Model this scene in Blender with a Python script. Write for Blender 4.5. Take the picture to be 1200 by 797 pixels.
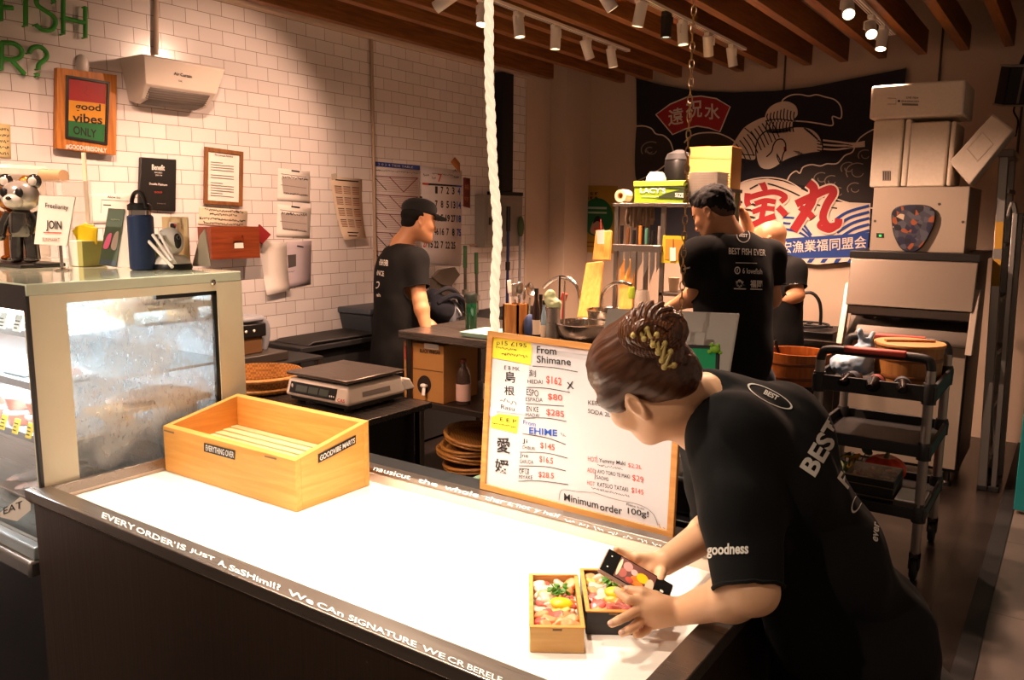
import bpy, bmesh, math, random
import numpy as np
from math import sin, cos, pi, radians as R_
from mathutils import Vector as V, Matrix, noise
from mathutils.geometry import tessellate_polygon
from mathutils.bvhtree import BVHTree

S = bpy.context.scene
COL = S.collection
for o in list(bpy.data.objects):
    bpy.data.objects.remove(o)

# ------------------------------------------------------------- camera, world, light, exposure
FPX = 950.0
CAMP = V((0, 0, 1.6)); PITCH = R_(8.8); YAW = R_(34.8); ROLL = R_(0.5)
_hd = V((-sin(YAW), cos(YAW), 0)); _r0 = V((cos(YAW), sin(YAW), 0)); _up = V((0, 0, 1))
FW = _hd*cos(PITCH) - _up*sin(PITCH); _u0 = _hd*sin(PITCH) + _up*cos(PITCH)
RT = _r0*cos(ROLL) + _u0*sin(ROLL); UV = -_r0*sin(ROLL) + _u0*cos(ROLL)
cd = bpy.data.cameras.new('camera'); cam = bpy.data.objects.new('camera', cd); COL.objects.link(cam)
cd.sensor_width = 36; cd.lens = FPX/1200*36; cd.clip_start = 0.02
m3 = Matrix((RT, UV, -FW)).transposed()
cam.matrix_world = Matrix.Translation(CAMP) @ m3.to_4x4()
S.camera = cam
S.view_settings.view_transform = 'Standard'; S.view_settings.look = 'None'
S.view_settings.gamma = 1; S.view_settings.use_curve_mapping = False
S.view_settings.exposure = 0.0
w = bpy.data.worlds.new('world'); S.world = w; w.use_nodes = True
w.node_tree.nodes['Background'].inputs[0].default_value = (1, .66, .45, 1)
w.node_tree.nodes['Background'].inputs[1].default_value = 0.24

SPOT_COUNTER = 105
SPOT_KITCHEN = 290
WARM = (1, .605, .42)
NEUTRAL = (1, .80, .62)
def lamp(name, loc, aim, watts, angle=70, color=WARM, blend=.6, size=.03, parent=None):
    d = bpy.data.lights.new(name, 'SPOT'); d.energy = watts; d.color = color
    d.spot_size = R_(angle); d.spot_blend = blend; d.shadow_soft_size = size
    o = bpy.data.objects.new(name, d); COL.objects.link(o)
    q = (V(aim)-V(loc)).to_track_quat('-Z', 'Y')
    o.rotation_euler = q.to_euler()
    o.location = V(loc) - (org[parent.name] if parent else V((0, 0, 0)))
    if parent: o.parent = parent
    return o

# ------------------------------------------------------------- helpers
def ray(x, y): return FW*FPX + RT*(x-600) - UV*(y-398.5)
def PX(x, y, X=None, Y=None, Z=None, D=None):
    """A photo point carried out to the plane x=X, y=Y, z=Z or to depth D."""
    d = ray(x, y)
    if X is not None: t = (X-CAMP.x)/d.x
    elif Y is not None: t = (Y-CAMP.y)/d.y
    elif Z is not None: t = (Z-CAMP.z)/d.z
    else: t = D/FPX
    return CAMP + d*t
org = {}

def srgb(h):
    h = h.lstrip('#'); c = [int(h[i:i+2], 16)/255 for i in (0, 2, 4)]
    return [x/12.92 if x <= .04045 else ((x+.055)/1.055)**2.4 for x in c]
MATS = {}
def M(name, hexc='#808080', rough=.55, metal=0, kind='plain', hex2=None, scale=None, bump=.15, var=.12, **kw):
    if name in MATS: return MATS[name]
    m = bpy.data.materials.new(name); m.use_nodes = True; MATS[name] = m
    nt = m.node_tree; N = nt.nodes; L = nt.links; b = N['Principled BSDF']
    c = srgb(hexc) + [1]; c2 = (srgb(hex2) if hex2 else [x*(1-var) for x in c[:3]]) + [1]
    b.inputs['Base Color'].default_value = c
    b.inputs['Roughness'].default_value = rough; b.inputs['Metallic'].default_value = metal
    tc = N.new('ShaderNodeTexCoord'); mp = N.new('ShaderNodeMapping'); L.new(tc.outputs['Object'], mp.inputs[0])
    no = N.new('ShaderNodeTexNoise'); L.new(mp.outputs[0], no.inputs['Vector'])
    no.inputs['Detail'].default_value = 4
    mix = N.new('ShaderNodeMix'); mix.data_type = 'RGBA'
    mix.inputs[6].default_value = c; mix.inputs[7].default_value = c2
    fac = no.outputs['Fac']; sc = scale or 25
    if kind == 'wood':
        ax = kw.get('axis', 'x'); st = {'x': (2, 30, 30), 'y': (30, 2, 30), 'z': (30, 30, 2)}[ax]
        mp.inputs['Scale'].default_value = st; no.inputs['Scale'].default_value = scale or 2.2
        no.inputs['Distortion'].default_value = .6
        cr = N.new('ShaderNodeMapRange'); cr.inputs[1].default_value = .35; cr.inputs[2].default_value = .65
        L.new(fac, cr.inputs[0]); fac = cr.outputs[0]
    elif kind == 'brushed':
        ax = kw.get('axis', 'x'); st = {'x': (1, 90, 90), 'y': (90, 1, 90), 'z': (90, 90, 1)}[ax]
        mp.inputs['Scale'].default_value = st; no.inputs['Scale'].default_value = scale or 3
        rr = N.new('ShaderNodeMapRange'); rr.inputs[3].default_value = max(.05, rough-.12); rr.inputs[4].default_value = min(1, rough+.15)
        L.new(no.outputs['Fac'], rr.inputs[0]); L.new(rr.outputs[0], b.inputs['Roughness'])
    elif kind == 'cloth':
        no.inputs['Scale'].default_value = scale or 400; b.inputs['Sheen Weight'].default_value = kw.get('sheen', .1)
    elif kind == 'skin':
        no.inputs['Scale'].default_value = scale or 30
        b.inputs['Subsurface Weight'].default_value = .12; b.inputs['Subsurface Radius'].default_value = (.012, .005, .003)
        b.inputs['Subsurface Scale'].default_value = .6
    elif kind == 'hair' and 'R' in kw:
        mp.inputs['Rotation'].default_value = kw['R'].transposed().to_euler(); m2_ = N.new('ShaderNodeMapping'); L.new(mp.outputs[0], m2_.inputs[0])
        m2_.inputs['Scale'].default_value = (10, 160, 160); L.new(m2_.outputs[0], no.inputs['Vector']); no.inputs['Scale'].default_value = 1
    elif kind == 'hair':
        wv = N.new('ShaderNodeTexWave'); wv.inputs['Scale'].default_value = scale or 60; wv.inputs['Distortion'].default_value = 6
        wv.inputs['Detail'].default_value = 3; wv.inputs['Detail Scale'].default_value = 1.5
        mp.inputs['Rotation'].default_value = kw.get('rot', (0, 0, 0)); L.new(mp.outputs[0], wv.inputs[0])
        fac = wv.outputs['Fac']
    elif kind == 'weave':
        wv = N.new('ShaderNodeTexChecker'); wv.inputs['Scale'].default_value = scale or 120; L.new(mp.outputs[0], wv.inputs[0]); fac = wv.outputs['Fac']
    else:
        no.inputs['Scale'].default_value = sc
    L.new(fac, mix.inputs[0]); L.new(mix.outputs[2], b.inputs['Base Color'])
    if bump:
        bp = N.new('ShaderNodeBump'); bp.inputs['Strength'].default_value = bump; bp.inputs['Distance'].default_value = kw.get('bd', .002)
        L.new(fac, bp.inputs['Height']); L.new(bp.outputs[0], b.inputs['Normal'])
    if 'coat' in kw: b.inputs['Coat Weight'].default_value = kw['coat']
    if 'spec' in kw: b.inputs['Specular IOR Level'].default_value = kw['spec']
    if 'trans' in kw:
        b.inputs['Transmission Weight'].default_value = kw['trans']; b.inputs['IOR'].default_value = kw.get('ior', 1.45)
    if 'alpha' in kw: b.inputs['Alpha'].default_value = kw['alpha']
    if 'emit' in kw:
        b.inputs['Emission Color'].default_value = srgb(kw.get('ecol', hexc)) + [1]; b.inputs['Emission Strength'].default_value = kw['emit']
    return m

def rotm(deg=(0, 0, 0)):
    return Matrix.Rotation(R_(deg[2]), 3, 'Z') @ Matrix.Rotation(R_(deg[1]), 3, 'Y') @ Matrix.Rotation(R_(deg[0]), 3, 'X')

class MB:
    """Collects shapes of one part into one mesh."""
    def __init__(s): s.v = []; s.f = []
    def add(s, vs, fs):
        o = len(s.v); s.v += [V(p) for p in vs]; s.f += [tuple(i+o for i in f) for f in fs]; return s
    def box(s, lo, hi):
        x0, y0, z0 = lo; x1, y1, z1 = hi
        return s.add([(x0,y0,z0),(x1,y0,z0),(x1,y1,z0),(x0,y1,z0),(x0,y0,z1),(x1,y0,z1),(x1,y1,z1),(x0,y1,z1)],
                     [(3,2,1,0),(4,5,6,7),(0,1,5,4),(1,2,6,5),(2,3,7,6),(3,0,4,7)])
    def obox(s, c, size, rot=None):
        m = rot if isinstance(rot, Matrix) else rotm(rot or (0, 0, 0)); c = V(c); a, b, d = [q/2 for q in size]
        P = [(-a,-b,-d),(a,-b,-d),(a,b,-d),(-a,b,-d),(-a,-b,d),(a,-b,d),(a,b,d),(-a,b,d)]
        return s.add([c + m @ V(p) for p in P], [(3,2,1,0),(4,5,6,7),(0,1,5,4),(1,2,6,5),(2,3,7,6),(3,0,4,7)])
    def hexa(s, b4, t4):
        return s.add(list(b4)+list(t4), [(3,2,1,0),(4,5,6,7),(0,1,5,4),(1,2,6,5),(2,3,7,6),(3,0,4,7)])
    def tube(s, pts, r, n=10, caps=True, closed=False):
        pts = [V(p) for p in pts]; k = len(pts); rs = r if isinstance(r, (list, tuple)) else [r]*k
        vs = []; nrm = None
        for i, p in enumerate(pts):
            if closed: t = pts[(i+1) % k]-pts[i-1]
            else: t = pts[min(i+1, k-1)]-pts[max(i-1, 0)]
            t.normalize()
            if nrm is None:
                nrm = t.orthogonal().normalized()
            else:
                nrm = nrm - t*nrm.dot(t)
                nrm = nrm.normalized() if nrm.length > 1e-6 else t.orthogonal().normalized()
            b = t.cross(nrm)
            vs += [p + (nrm*cos(2*pi*j/n)+b*sin(2*pi*j/n))*rs[i] for j in range(n)]
        fs = []
        for i in range(k if closed else k-1):
            a = i*n; c = ((i+1) % k)*n
            fs += [(a+j, a+(j+1) % n, c+(j+1) % n, c+j) for j in range(n)]
        if caps and not closed:
            fs += [tuple(range(n-1, -1, -1)), tuple(range((k-1)*n, k*n))]
        return s.add(vs, fs)
    def lathe(s, prof, c=(0,0,0), n=28, rot=None, caps=True):
        m = rot if isinstance(rot, Matrix) else rotm(rot or (0, 0, 0)); c = V(c); vs = []
        for r, z in prof: vs += [c + m @ V((r*cos(2*pi*j/n), r*sin(2*pi*j/n), z)) for j in range(n)]
        fs = []
        for i in range(len(prof)-1):
            fs += [(i*n+j, i*n+(j+1) % n, (i+1)*n+(j+1) % n, (i+1)*n+j) for j in range(n)]
        if caps:
            if prof[0][0] > 1e-5: fs.append(tuple(range(n-1, -1, -1)))
            if prof[-1][0] > 1e-5: fs.append(tuple(range((len(prof)-1)*n, len(prof)*n)))
        return s.add(vs, fs)
    def ell(s, c, r, rot=None, n=14, k=9):
        m = rot if isinstance(rot, Matrix) else rotm(rot or (0, 0, 0)); c = V(c); vs = []; fs = []
        for i in range(k+1):
            a = pi*i/k - pi/2
            vs += [c + m @ V((r[0]*cos(a)*cos(2*pi*j/n), r[1]*cos(a)*sin(2*pi*j/n), r[2]*sin(a))) for j in range(n)]
        for i in range(k): fs += [(i*n+j, i*n+(j+1) % n, (i+1)*n+(j+1) % n, (i+1)*n+j) for j in range(n)]
        return s.add(vs, fs)
    def slab(s, pts, off):
        """closed outline thickened along the vector off"""
        pts = [V(p) for p in pts]; off = V(off); k = len(pts)
        tri = tessellate_polygon([pts])
        return s.add(pts + [p+off for p in pts], [tuple(t) for t in tri] + [tuple(i+k for i in reversed(t)) for t in tri] +
                     [(i, (i+1) % k, (i+1) % k+k, i+k) for i in range(k)])
    def xf(s, m, start=0):
        s.v = s.v[:start] + [m @ p for p in s.v[start:]]; return s

def obj(name, mb, mat, parent=None, bevel=0, smooth=40, at=None, seg=2, solid=0):
    me = bpy.data.meshes.new(name)
    if parent is not None: o0 = org[parent.name]
    elif at is not None: o0 = V(at)
    else:
        lo = [min(p[i] for p in mb.v) for i in range(3)]; hi = [max(p[i] for p in mb.v) for i in range(3)]
        o0 = V(((lo[0]+hi[0])/2, (lo[1]+hi[1])/2, lo[2]))
    me.from_pydata([p-o0 for p in mb.v], [], mb.f); me.validate(); 
    bm = bmesh.new(); bm.from_mesh(me); bmesh.ops.remove_doubles(bm, verts=bm.verts, dist=1e-5)
    bmesh.ops.recalc_face_normals(bm, faces=bm.faces); bm.to_mesh(me); bm.free()
    if smooth:
        me.polygons.foreach_set('use_smooth', [True]*len(me.polygons)); me.set_sharp_from_angle(angle=R_(smooth))
    me.materials.append(mat)
    o = bpy.data.objects.new(name, me); COL.objects.link(o); org[o.name] = o0
    if parent is not None: o.parent = parent
    else: o.location = o0
    if solid:
        md = o.modifiers.new('solid', 'SOLIDIFY'); md.thickness = solid; md.offset = 0
    if bevel:
        md = o.modifiers.new('bevel', 'BEVEL'); md.width = bevel; md.segments = seg; md.limit_method = 'ANGLE'; md.angle_limit = R_(35)
        md.harden_normals = False
    return o
def tag(o, label, cat, group=None):
    o['label'] = label; o['category'] = cat
    if group: o['group'] = group
    return o
def thing(name, label, cat, loc, group=None, rotz=0):
    o = bpy.data.objects.new(name, None); COL.objects.link(o); o.location = loc; o.rotation_euler.z = rotz
    o.empty_display_size = .05
    org[o.name] = V(loc); return tag(o, label, cat, group)
def struct(name, mb, mat, **k):
    o = obj(name, mb, mat, **k); o['kind'] = 'structure'; return o
def dup(root, loc, label=None, rot=None, group=None, scale=None):
    def cp(o, par):
        c = o.copy(); COL.objects.link(c)
        if par: c.parent = par
        for ch in o.children: cp(ch, c)
        return c
    r = cp(root, None); r.location = loc
    if rot is not None: r.rotation_euler = rot
    if scale is not None: r.scale = scale if hasattr(scale, '__len__') else (scale,)*3
    if label: r['label'] = label
    if group: r['group'] = group
    return r

# flat drawing on a surface: photo points are carried onto the plane through p0 with normal n
def smooth_pts(pts, closed=False, n=6):
    P = [V(p) for p in pts]; k = len(P); out = []
    rng = range(k) if closed else range(k-1)
    for i in rng:
        p1, p2 = P[i], P[(i+1) % k]
        p0 = P[i-1] if (closed or i > 0) else p1; p3 = P[(i+2) % k] if (closed or i+2 < k) else p2
        for j in range(n):
            t = j/n
            out.append(.5*((2*p1)+(p2-p0)*t+(2*p0-5*p1+4*p2-p3)*t*t+(3*p1-p0-3*p2+p3)*t**3))
    if not closed: out.append(P[-1])
    return out
class Sheet:
    def __init__(s, p0, n, tf=None, step=.0012):
        s.p0 = V(p0); s.n = V(n).normalized()
        if s.n.dot(CAMP-s.p0) < 0: s.n.negate()
        s.tf = tf or (lambda x, y: (x, y)); s.parts = {}; s.step = step
    def P(s, q, layer=0):
        x, y = s.tf(q[0], q[1]); d = ray(x, y); p0 = s.p0 + s.n*s.step*layer
        return CAMP + d*((p0-CAMP).dot(s.n)/d.dot(s.n))
    def mb(s, part, mat):
        return s.parts.setdefault((part, mat.name), (MB(), mat))[0]
    def poly(s, pts, part, mat, layer=1, smooth=False, closed=True):
        if smooth: pts = [(p.x, p.y) for p in smooth_pts([(a, b, 0) for a, b in pts], True)]
        P = [s.P(q, layer) for q in pts]
        s.np = getattr(s, 'np', 0)+1
        tri = tessellate_polygon([P]); s.parts.setdefault((part, s.np), (MB(), mat))[0].add(P, [tuple(t) for t in tri])
    def stroke(s, pts, wd, part, mat, layer=2, smooth=True, closed=False):
        if smooth and len(pts) > 2: pts = [(p.x, p.y) for p in smooth_pts([(a, b, 0) for a, b in pts], closed)]
        if closed: pts = list(pts)+[pts[0]]
        P = [V((a, b, 0)) for a, b in pts]; Lh = []; Rh = []
        for i in range(len(P)):
            t = P[min(i+1, len(P)-1)]-P[max(i-1, 0)]
            if closed and i in (0, len(P)-1): t = P[1]-P[-2]
            if t.length < 1e-9: t = V((1, 0, 0))
            nn = V((-t.y, t.x, 0)).normalized()*wd/2
            Lh.append(P[i]+nn); Rh.append(P[i]-nn)
        s.ns = getattr(s, 'ns', 0)+1; l0 = layer+(s.ns % 30)*.012; k = len(P)
        vs = [s.P((p.x, p.y), l0+.004*i) for i, p in enumerate(Lh)]+[s.P((p.x, p.y), l0+.004*i) for i, p in enumerate(Rh)]
        s.mb(part, mat).add(vs, [(i, i+1, i+1+k, i+k) for i in range(k-1)])
    def text(s, st, a, b, h, part, mat, layer=2, bold=0, up=None):
        """st set from baseline point a to b, cap height h photo pixels (up: direction of the letters)"""
        vs, fs = glyphs(st, bold)
        if not vs: return
        x0 = min(v[0] for v in vs); x1 = max(v[0] for v in vs); y0 = min(v[1] for v in vs); y1 = max(v[1] for v in vs)
        y0 = min(y0, 0) if y0 > -.05 else y0
        A = s.P(a, layer); B = s.P(b, layer); ux, uy = up or (0, -1)
        U = s.P((a[0]+ux*h, a[1]+uy*h), layer)-A
        s.np = getattr(s, 'np', 0)+1
        s.parts.setdefault((part, s.np), (MB(), mat))[0].add([A+(B-A)*((x-x0)/(x1-x0))+U*((y-y0)/(y1-y0)) for x, y in vs], fs)
    def scribble(s, a, b, h, part, mat, wd=.8, layer=2, seed=0, n=None):
        """a run of small illegible handwriting"""
        r = random.Random(seed); L = math.hypot(b[0]-a[0], b[1]-a[1]); n = n or max(3, int(L/(h*.8)))
        for i in range(n):
            t0 = i/n; t1 = (i+.75)/n; pts = []
            for q in range(4):
                t = t0+(t1-t0)*q/3; pts.append((a[0]+(b[0]-a[0])*t, a[1]+(b[1]-a[1])*t-h*r.random()))
            s.stroke(pts, wd, part, mat, layer, smooth=False)
    def flush(s, parent, **k):
        out = []
        for (pn, mn), (mb, mat) in s.parts.items(): out.append(obj(pn, mb, mat, parent, smooth=0, **k))
        s.parts = {}; return out
_gl = {}
def glyphs(st, bold=0):
    key = (st, bold)
    if key not in _gl:
        cu = bpy.data.curves.new('t', 'FONT'); cu.body = st; cu.resolution_u = 3; cu.offset = bold
        ob = bpy.data.objects.new('t', cu); COL.objects.link(ob)
        dg = bpy.context.evaluated_depsgraph_get(); me = bpy.data.meshes.new_from_object(ob.evaluated_get(dg))
        _gl[key] = ([(v.co.x, v.co.y) for v in me.vertices], [tuple(p.vertices) for p in me.polygons])
        bpy.data.objects.remove(ob); bpy.data.curves.remove(cu); bpy.data.meshes.remove(me)
    return _gl[key]
def text3(st, A, B, U, bold=0):
    """letters as (verts, faces) from A to B with letter height vector U"""
    vs, fs = glyphs(st, bold); A = V(A); B = V(B); U = V(U)
    x0 = min(v[0] for v in vs); x1 = max(v[0] for v in vs); y0 = min(v[1] for v in vs); y1 = max(v[1] for v in vs)
    return [A+(B-A)*((x-x0)/(x1-x0))+U*((y-y0)/(y1-y0)) for x, y in vs], fs

# continuous organic surfaces: a field of blended tapered capsules and ellipsoids, meshed by surface nets
def C_(a, b, ra, rb, k=.02): return ('c', V(a), V(b), ra, rb, k)
def E_(c, r, rot=None, k=.02, neg=False): return ('n' if neg else 'e', V(c), r, rot or Matrix.Identity(3), None, k)
def field_mesh(prims, res):
    los, his = [], []
    for p in prims:
        if p[0] == 'c':
            r = max(p[3], p[4]); q = [p[1], p[2]]
        else:
            r = max(p[2]); q = [p[1]]
        if p[0] != 'n':
            los.append([min(a[i] for a in q)-r for i in range(3)]); his.append([max(a[i] for a in q)+r for i in range(3)])
    lo = np.min(los, 0)-.03; hi = np.max(his, 0)+.03
    n = np.ceil((hi-lo)/res).astype(int)+1
    Fd = np.full(n, .2, np.float32)
    ax = [lo[i]+np.arange(n[i])*res for i in range(3)]
    for p in prims:
        k = p[5]
        if p[0] == 'c':
            r = max(p[3], p[4]); q = [p[1], p[2]]
        else:
            r = max(p[2]); q = [p[1]]
        e = r+k+.02
        i0 = [max(0, int((min(a[i] for a in q)-e-lo[i])/res)) for i in range(3)]
        i1 = [min(n[i], int((max(a[i] for a in q)+e-lo[i])/res)+2) for i in range(3)]
        if any(i1[i] <= i0[i] for i in range(3)): continue
        sl = tuple(slice(i0[i], i1[i]) for i in range(3))
        X = ax[0][sl[0]][:, None, None].astype(np.float32); Y = ax[1][sl[1]][None, :, None].astype(np.float32); Z = ax[2][sl[2]][None, None, :].astype(np.float32)
        if p[0] == 'c':
            a, b = np.array(p[1]), np.array(p[2]); ab = b-a; L2 = max(1e-9, ab@ab)
            t = np.clip(((X-a[0])*ab[0]+(Y-a[1])*ab[1]+(Z-a[2])*ab[2])/L2, 0, 1)
            d = np.sqrt((X-a[0]-t*ab[0])**2+(Y-a[1]-t*ab[1])**2+(Z-a[2]-t*ab[2])**2)-(p[3]+(p[4]-p[3])*t)
        else:
            c = p[1]; m = p[3]; rr = p[2]
            x, y, z = X-c.x, Y-c.y, Z-c.z
            u = [m[0][i]*x+m[1][i]*y+m[2][i]*z for i in range(3)]
            k0 = np.sqrt(sum((u[i]/rr[i])**2 for i in range(3))); k1 = np.sqrt(sum((u[i]/rr[i]**2)**2 for i in range(3)))
            d = k0*(k0-1)/np.maximum(k1, 1e-6)
        A = Fd[sl]
        if p[0] == 'n':
            h = np.clip(.5-.5*(A+d)/k, 0, 1); Fd[sl] = A*(1-h)-d*h+k*h*(1-h)
        else:
            h = np.clip(.5+.5*(A-d)/k, 0, 1); Fd[sl] = A*(1-h)+d*h-k*h*(1-h)
    s = Fd < 0
    cnt = np.zeros([q-1 for q in n], np.int8)
    for i in (0, 1):
        for j in (0, 1):
            for k in (0, 1): cnt += s[i:n[0]-1+i, j:n[1]-1+j, k:n[2]-1+k]
    act = np.argwhere((cnt > 0) & (cnt < 8))
    ids = -np.ones(cnt.shape, np.int64); ids[tuple(act.T)] = np.arange(len(act))
    acc = np.zeros((len(act), 3)); num = np.zeros(len(act))
    cs = [(i, j, k) for i in (0, 1) for j in (0, 1) for k in (0, 1)]
    for a in cs:
        for b in cs:
            if sum(b)-sum(a) == 1 and all(b[i] >= a[i] for i in range(3)):
                fa = Fd[tuple((act+a).T)]; fb = Fd[tuple((act+b).T)]; m = (fa < 0) != (fb < 0)
                t = np.where(m, fa/np.where(fa-fb == 0, 1, fa-fb), 0)
                pt = np.array(a)+t[:, None]*(np.array(b)-np.array(a))
                acc += np.where(m[:, None], pt, 0); num += m
    vs = (act+acc/num[:, None])*res+lo
    fs = []
    for d in range(3):
        e, g = [q for q in range(3) if q != d]
        s0 = [slice(None)]*3; s1 = [slice(None)]*3; s0[d] = slice(0, -1); s1[d] = slice(1, None)
        for flip in (0, 1):
            m = (s[tuple(s0)] & ~s[tuple(s1)]) if not flip else (~s[tuple(s0)] & s[tuple(s1)])
            q = np.argwhere(m); q = q[(q[:, e] > 0) & (q[:, g] > 0) & (q[:, e] < n[e]-1) & (q[:, g] < n[g]-1)]
            cells = []
            for de, dg in ((1, 1), (0, 1), (0, 0), (1, 0)):
                c = q.copy(); c[:, e] -= de; c[:, g] -= dg; cells.append(ids[tuple(c.T)])
            f = np.stack(cells, 1)
            if (flip ^ (d == 1)): f = f[:, ::-1]
            fs.append(f)
    fs = np.concatenate(fs); fs = fs[(fs >= 0).all(1)]
    return vs, fs
def organic(name, prims, mat, parent, res=.004, relax=1, wrinkle=None, cut=None, wR=None):
    vs, fs = field_mesh(prims, res)
    for _ in range(relax):
        a = np.zeros_like(vs); c = np.zeros(len(vs))
        for i in range(4):
            np.add.at(a, fs[:, i], vs[fs[:, (i+1) % 4]]); np.add.at(a, fs[:, i], vs[fs[:, i-1]]); np.add.at(c, fs[:, i], 2)
        vs = .5*vs+.5*a/np.maximum(c, 1)[:, None]
    o0 = org[parent.name]
    me = bpy.data.meshes.new(name)
    if wrinkle:
        me.from_pydata(vs.tolist(), [], fs.tolist()); me.update(); amp, f3 = wrinkle
        nn = np.zeros(len(vs)*3); me.vertices.foreach_get('normal', nn); nn = nn.reshape(-1, 3)
        wv_ = (vs-vs.mean(0)) @ np.array(wR) if wR is not None else vs
        d = np.array([noise.noise(V((p[0]*f3[0], p[1]*f3[1], p[2]*f3[2]))) + .5*noise.noise(V((p[0]*f3[0]*2.3+5, p[1]*f3[1]*2.3, p[2]*f3[2]*2.3))) for p in wv_])
        vs = vs+nn*(d*amp)[:, None]
        bpy.data.meshes.remove(me); me = bpy.data.meshes.new(name)
    if cut is not None:
        keep = cut(vs[fs].mean(1)); fs = fs[keep]
    me.from_pydata((vs-np.array(o0)).tolist(), [], fs.tolist()); me.update()
    me.polygons.foreach_set('use_smooth', [True]*len(me.polygons))
    me.materials.append(mat); o = bpy.data.objects.new(name, me); COL.objects.link(o)
    o.parent = parent; org[o.name] = o0; return o
_bv = {}
def print_on(target, parts, mat, parent, direction=None, name='shirt_print', lift=.0012):
    for q in parts: print_one(target, [q], mat, parent, direction, name, lift)
def print_one(target, parts, mat, parent, direction, name, lift):
    """lay flat lettering (lists of verts, faces) onto a curved surface seen from the photo side"""
    me = target.data; o0 = org[target.name]
    if target.name not in _bv: _bv[target.name] = BVHTree.FromPolygons([v.co+o0 for v in me.vertices], [tuple(p.vertices) for p in me.polygons])
    bvh = _bv[target.name]
    bm = bmesh.new()
    for vs, fs in parts:
        vv = [bm.verts.new(p) for p in vs]
        for f in fs:
            try: bm.faces.new([vv[i] for i in f])
            except ValueError: pass
    for _ in range(3):
        lg = [e for e in bm.edges if e.calc_length() > .008]
        if lg: bmesh.ops.subdivide_edges(bm, edges=lg, cuts=1)
    bmesh.ops.triangulate(bm, faces=bm.faces)
    dead = []
    for v in bm.verts:
        d = V(direction) if direction is not None else (v.co-CAMP).normalized()
        hit, nr, i, dist = bvh.ray_cast(v.co-d*.6, d, 1.6)
        if hit is None: dead.append(v)
        else: v.co = hit+nr*(lift if nr.dot(d) < 0 else -lift)
    bmesh.ops.delete(bm, geom=dead, context='VERTS')
    m2 = bpy.data.meshes.new(name)
    for v in bm.verts: v.co -= o0
    bm.to_mesh(m2); bm.free(); m2.materials.append(mat)
    o = bpy.data.objects.new(name, m2); COL.objects.link(o); o.parent = parent; org[o.name] = o0; return o
# ------------------------------------------------------------- materials of the room
def tile_mat():
    m = bpy.data.materials.new('white_tile'); m.use_nodes = True; N = m.node_tree.nodes; L = m.node_tree.links; b = N['Principled BSDF']
    tc = N.new('ShaderNodeTexCoord'); sp = N.new('ShaderNodeSeparateXYZ'); cb = N.new('ShaderNodeCombineXYZ')
    L.new(tc.outputs['Object'], sp.inputs[0]); L.new(sp.outputs['Y'], cb.inputs[0]); L.new(sp.outputs['Z'], cb.inputs[1])
    br = N.new('ShaderNodeTexBrick'); L.new(cb.outputs[0], br.inputs['Vector'])
    br.inputs['Scale'].default_value = 1; br.inputs['Brick Width'].default_value = .1495; br.inputs['Row Height'].default_value = .0766
    br.inputs['Mortar Size'].default_value = .0017; br.inputs['Mortar Smooth'].default_value = .3
    br.inputs['Color1'].default_value = srgb('#e9e2de')+[1]; br.inputs['Color2'].default_value = srgb('#dfd6d1')+[1]; br.inputs['Mortar'].default_value = srgb('#8d7a6c')+[1]
    L.new(br.outputs['Color'], b.inputs['Base Color']); b.inputs['Roughness'].default_value = .22
    ns = N.new('ShaderNodeTexNoise'); ns.inputs['Scale'].default_value = 9; L.new(tc.outputs['Object'], ns.inputs['Vector'])
    mx = N.new('ShaderNodeMath'); mx.operation = 'MULTIPLY_ADD'; L.new(ns.outputs['Fac'], mx.inputs[0]); mx.inputs[1].default_value = .25
    inv = N.new('ShaderNodeMath'); inv.operation = 'SUBTRACT'; inv.inputs[0].default_value = 1; L.new(br.outputs['Fac'], inv.inputs[1]); L.new(inv.outputs[0], mx.inputs[2])
    bp = N.new('ShaderNodeBump'); bp.inputs['Distance'].default_value = .002; bp.inputs['Strength'].default_value = .5; L.new(mx.outputs[0], bp.inputs['Height']); L.new(bp.outputs[0], b.inputs['Normal'])
    return m
def floor_mat(name, c1, c2, mort, w_, h_, rough):
    m = bpy.data.materials.new(name); m.use_nodes = True; N = m.node_tree.nodes; L = m.node_tree.links; b = N['Principled BSDF']
    tc = N.new('ShaderNodeTexCoord'); br = N.new('ShaderNodeTexBrick'); L.new(tc.outputs['Object'], br.inputs['Vector'])
    br.inputs['Scale'].default_value = 1; br.inputs['Brick Width'].default_value = w_; br.inputs['Row Height'].default_value = h_
    br.inputs['Mortar Size'].default_value = .003; br.offset = 0
    ns = N.new('ShaderNodeTexNoise'); ns.inputs['Scale'].default_value = 7; ns.inputs['Detail'].default_value = 6; L.new(tc.outputs['Object'], ns.inputs['Vector'])
    mx = N.new('ShaderNodeMix'); mx.data_type = 'RGBA'; mx.inputs[6].default_value = srgb(c1)+[1]; mx.inputs[7].default_value = srgb(c2)+[1]; L.new(ns.outputs['Fac'], mx.inputs[0])
    L.new(mx.outputs[2], br.inputs['Color1']); L.new(mx.outputs[2], br.inputs['Color2']); br.inputs['Mortar'].default_value = srgb(mort)+[1]
    L.new(br.outputs['Color'], b.inputs['Base Color']); b.inputs['Roughness'].default_value = rough
    return m
TILE = tile_mat()
PLASTER = M('plaster', '#d2bda8', .8, var=.06, bump=.1, scale=6)
PLASTERD = M('plaster_back', '#c9b29c', .85, var=.08, bump=.1, scale=5)
WOODBEAM = M('beam_wood', '#8f5a28', .5, kind='wood', axis='y', hex2='#70421a')
BLACK = M('black_plastic', '#141312', .4, bump=.05)
BLACKM = M('black_matt', '#0d0c0c', .75, bump=.05)
STEEL = M('brushed_steel', '#b9b2aa', .3, 1, 'brushed', var=.1, bump=.05)
STEELD = M('dull_steel', '#6d655e', .38, 1, 'brushed', var=.2, bump=.05)
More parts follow.
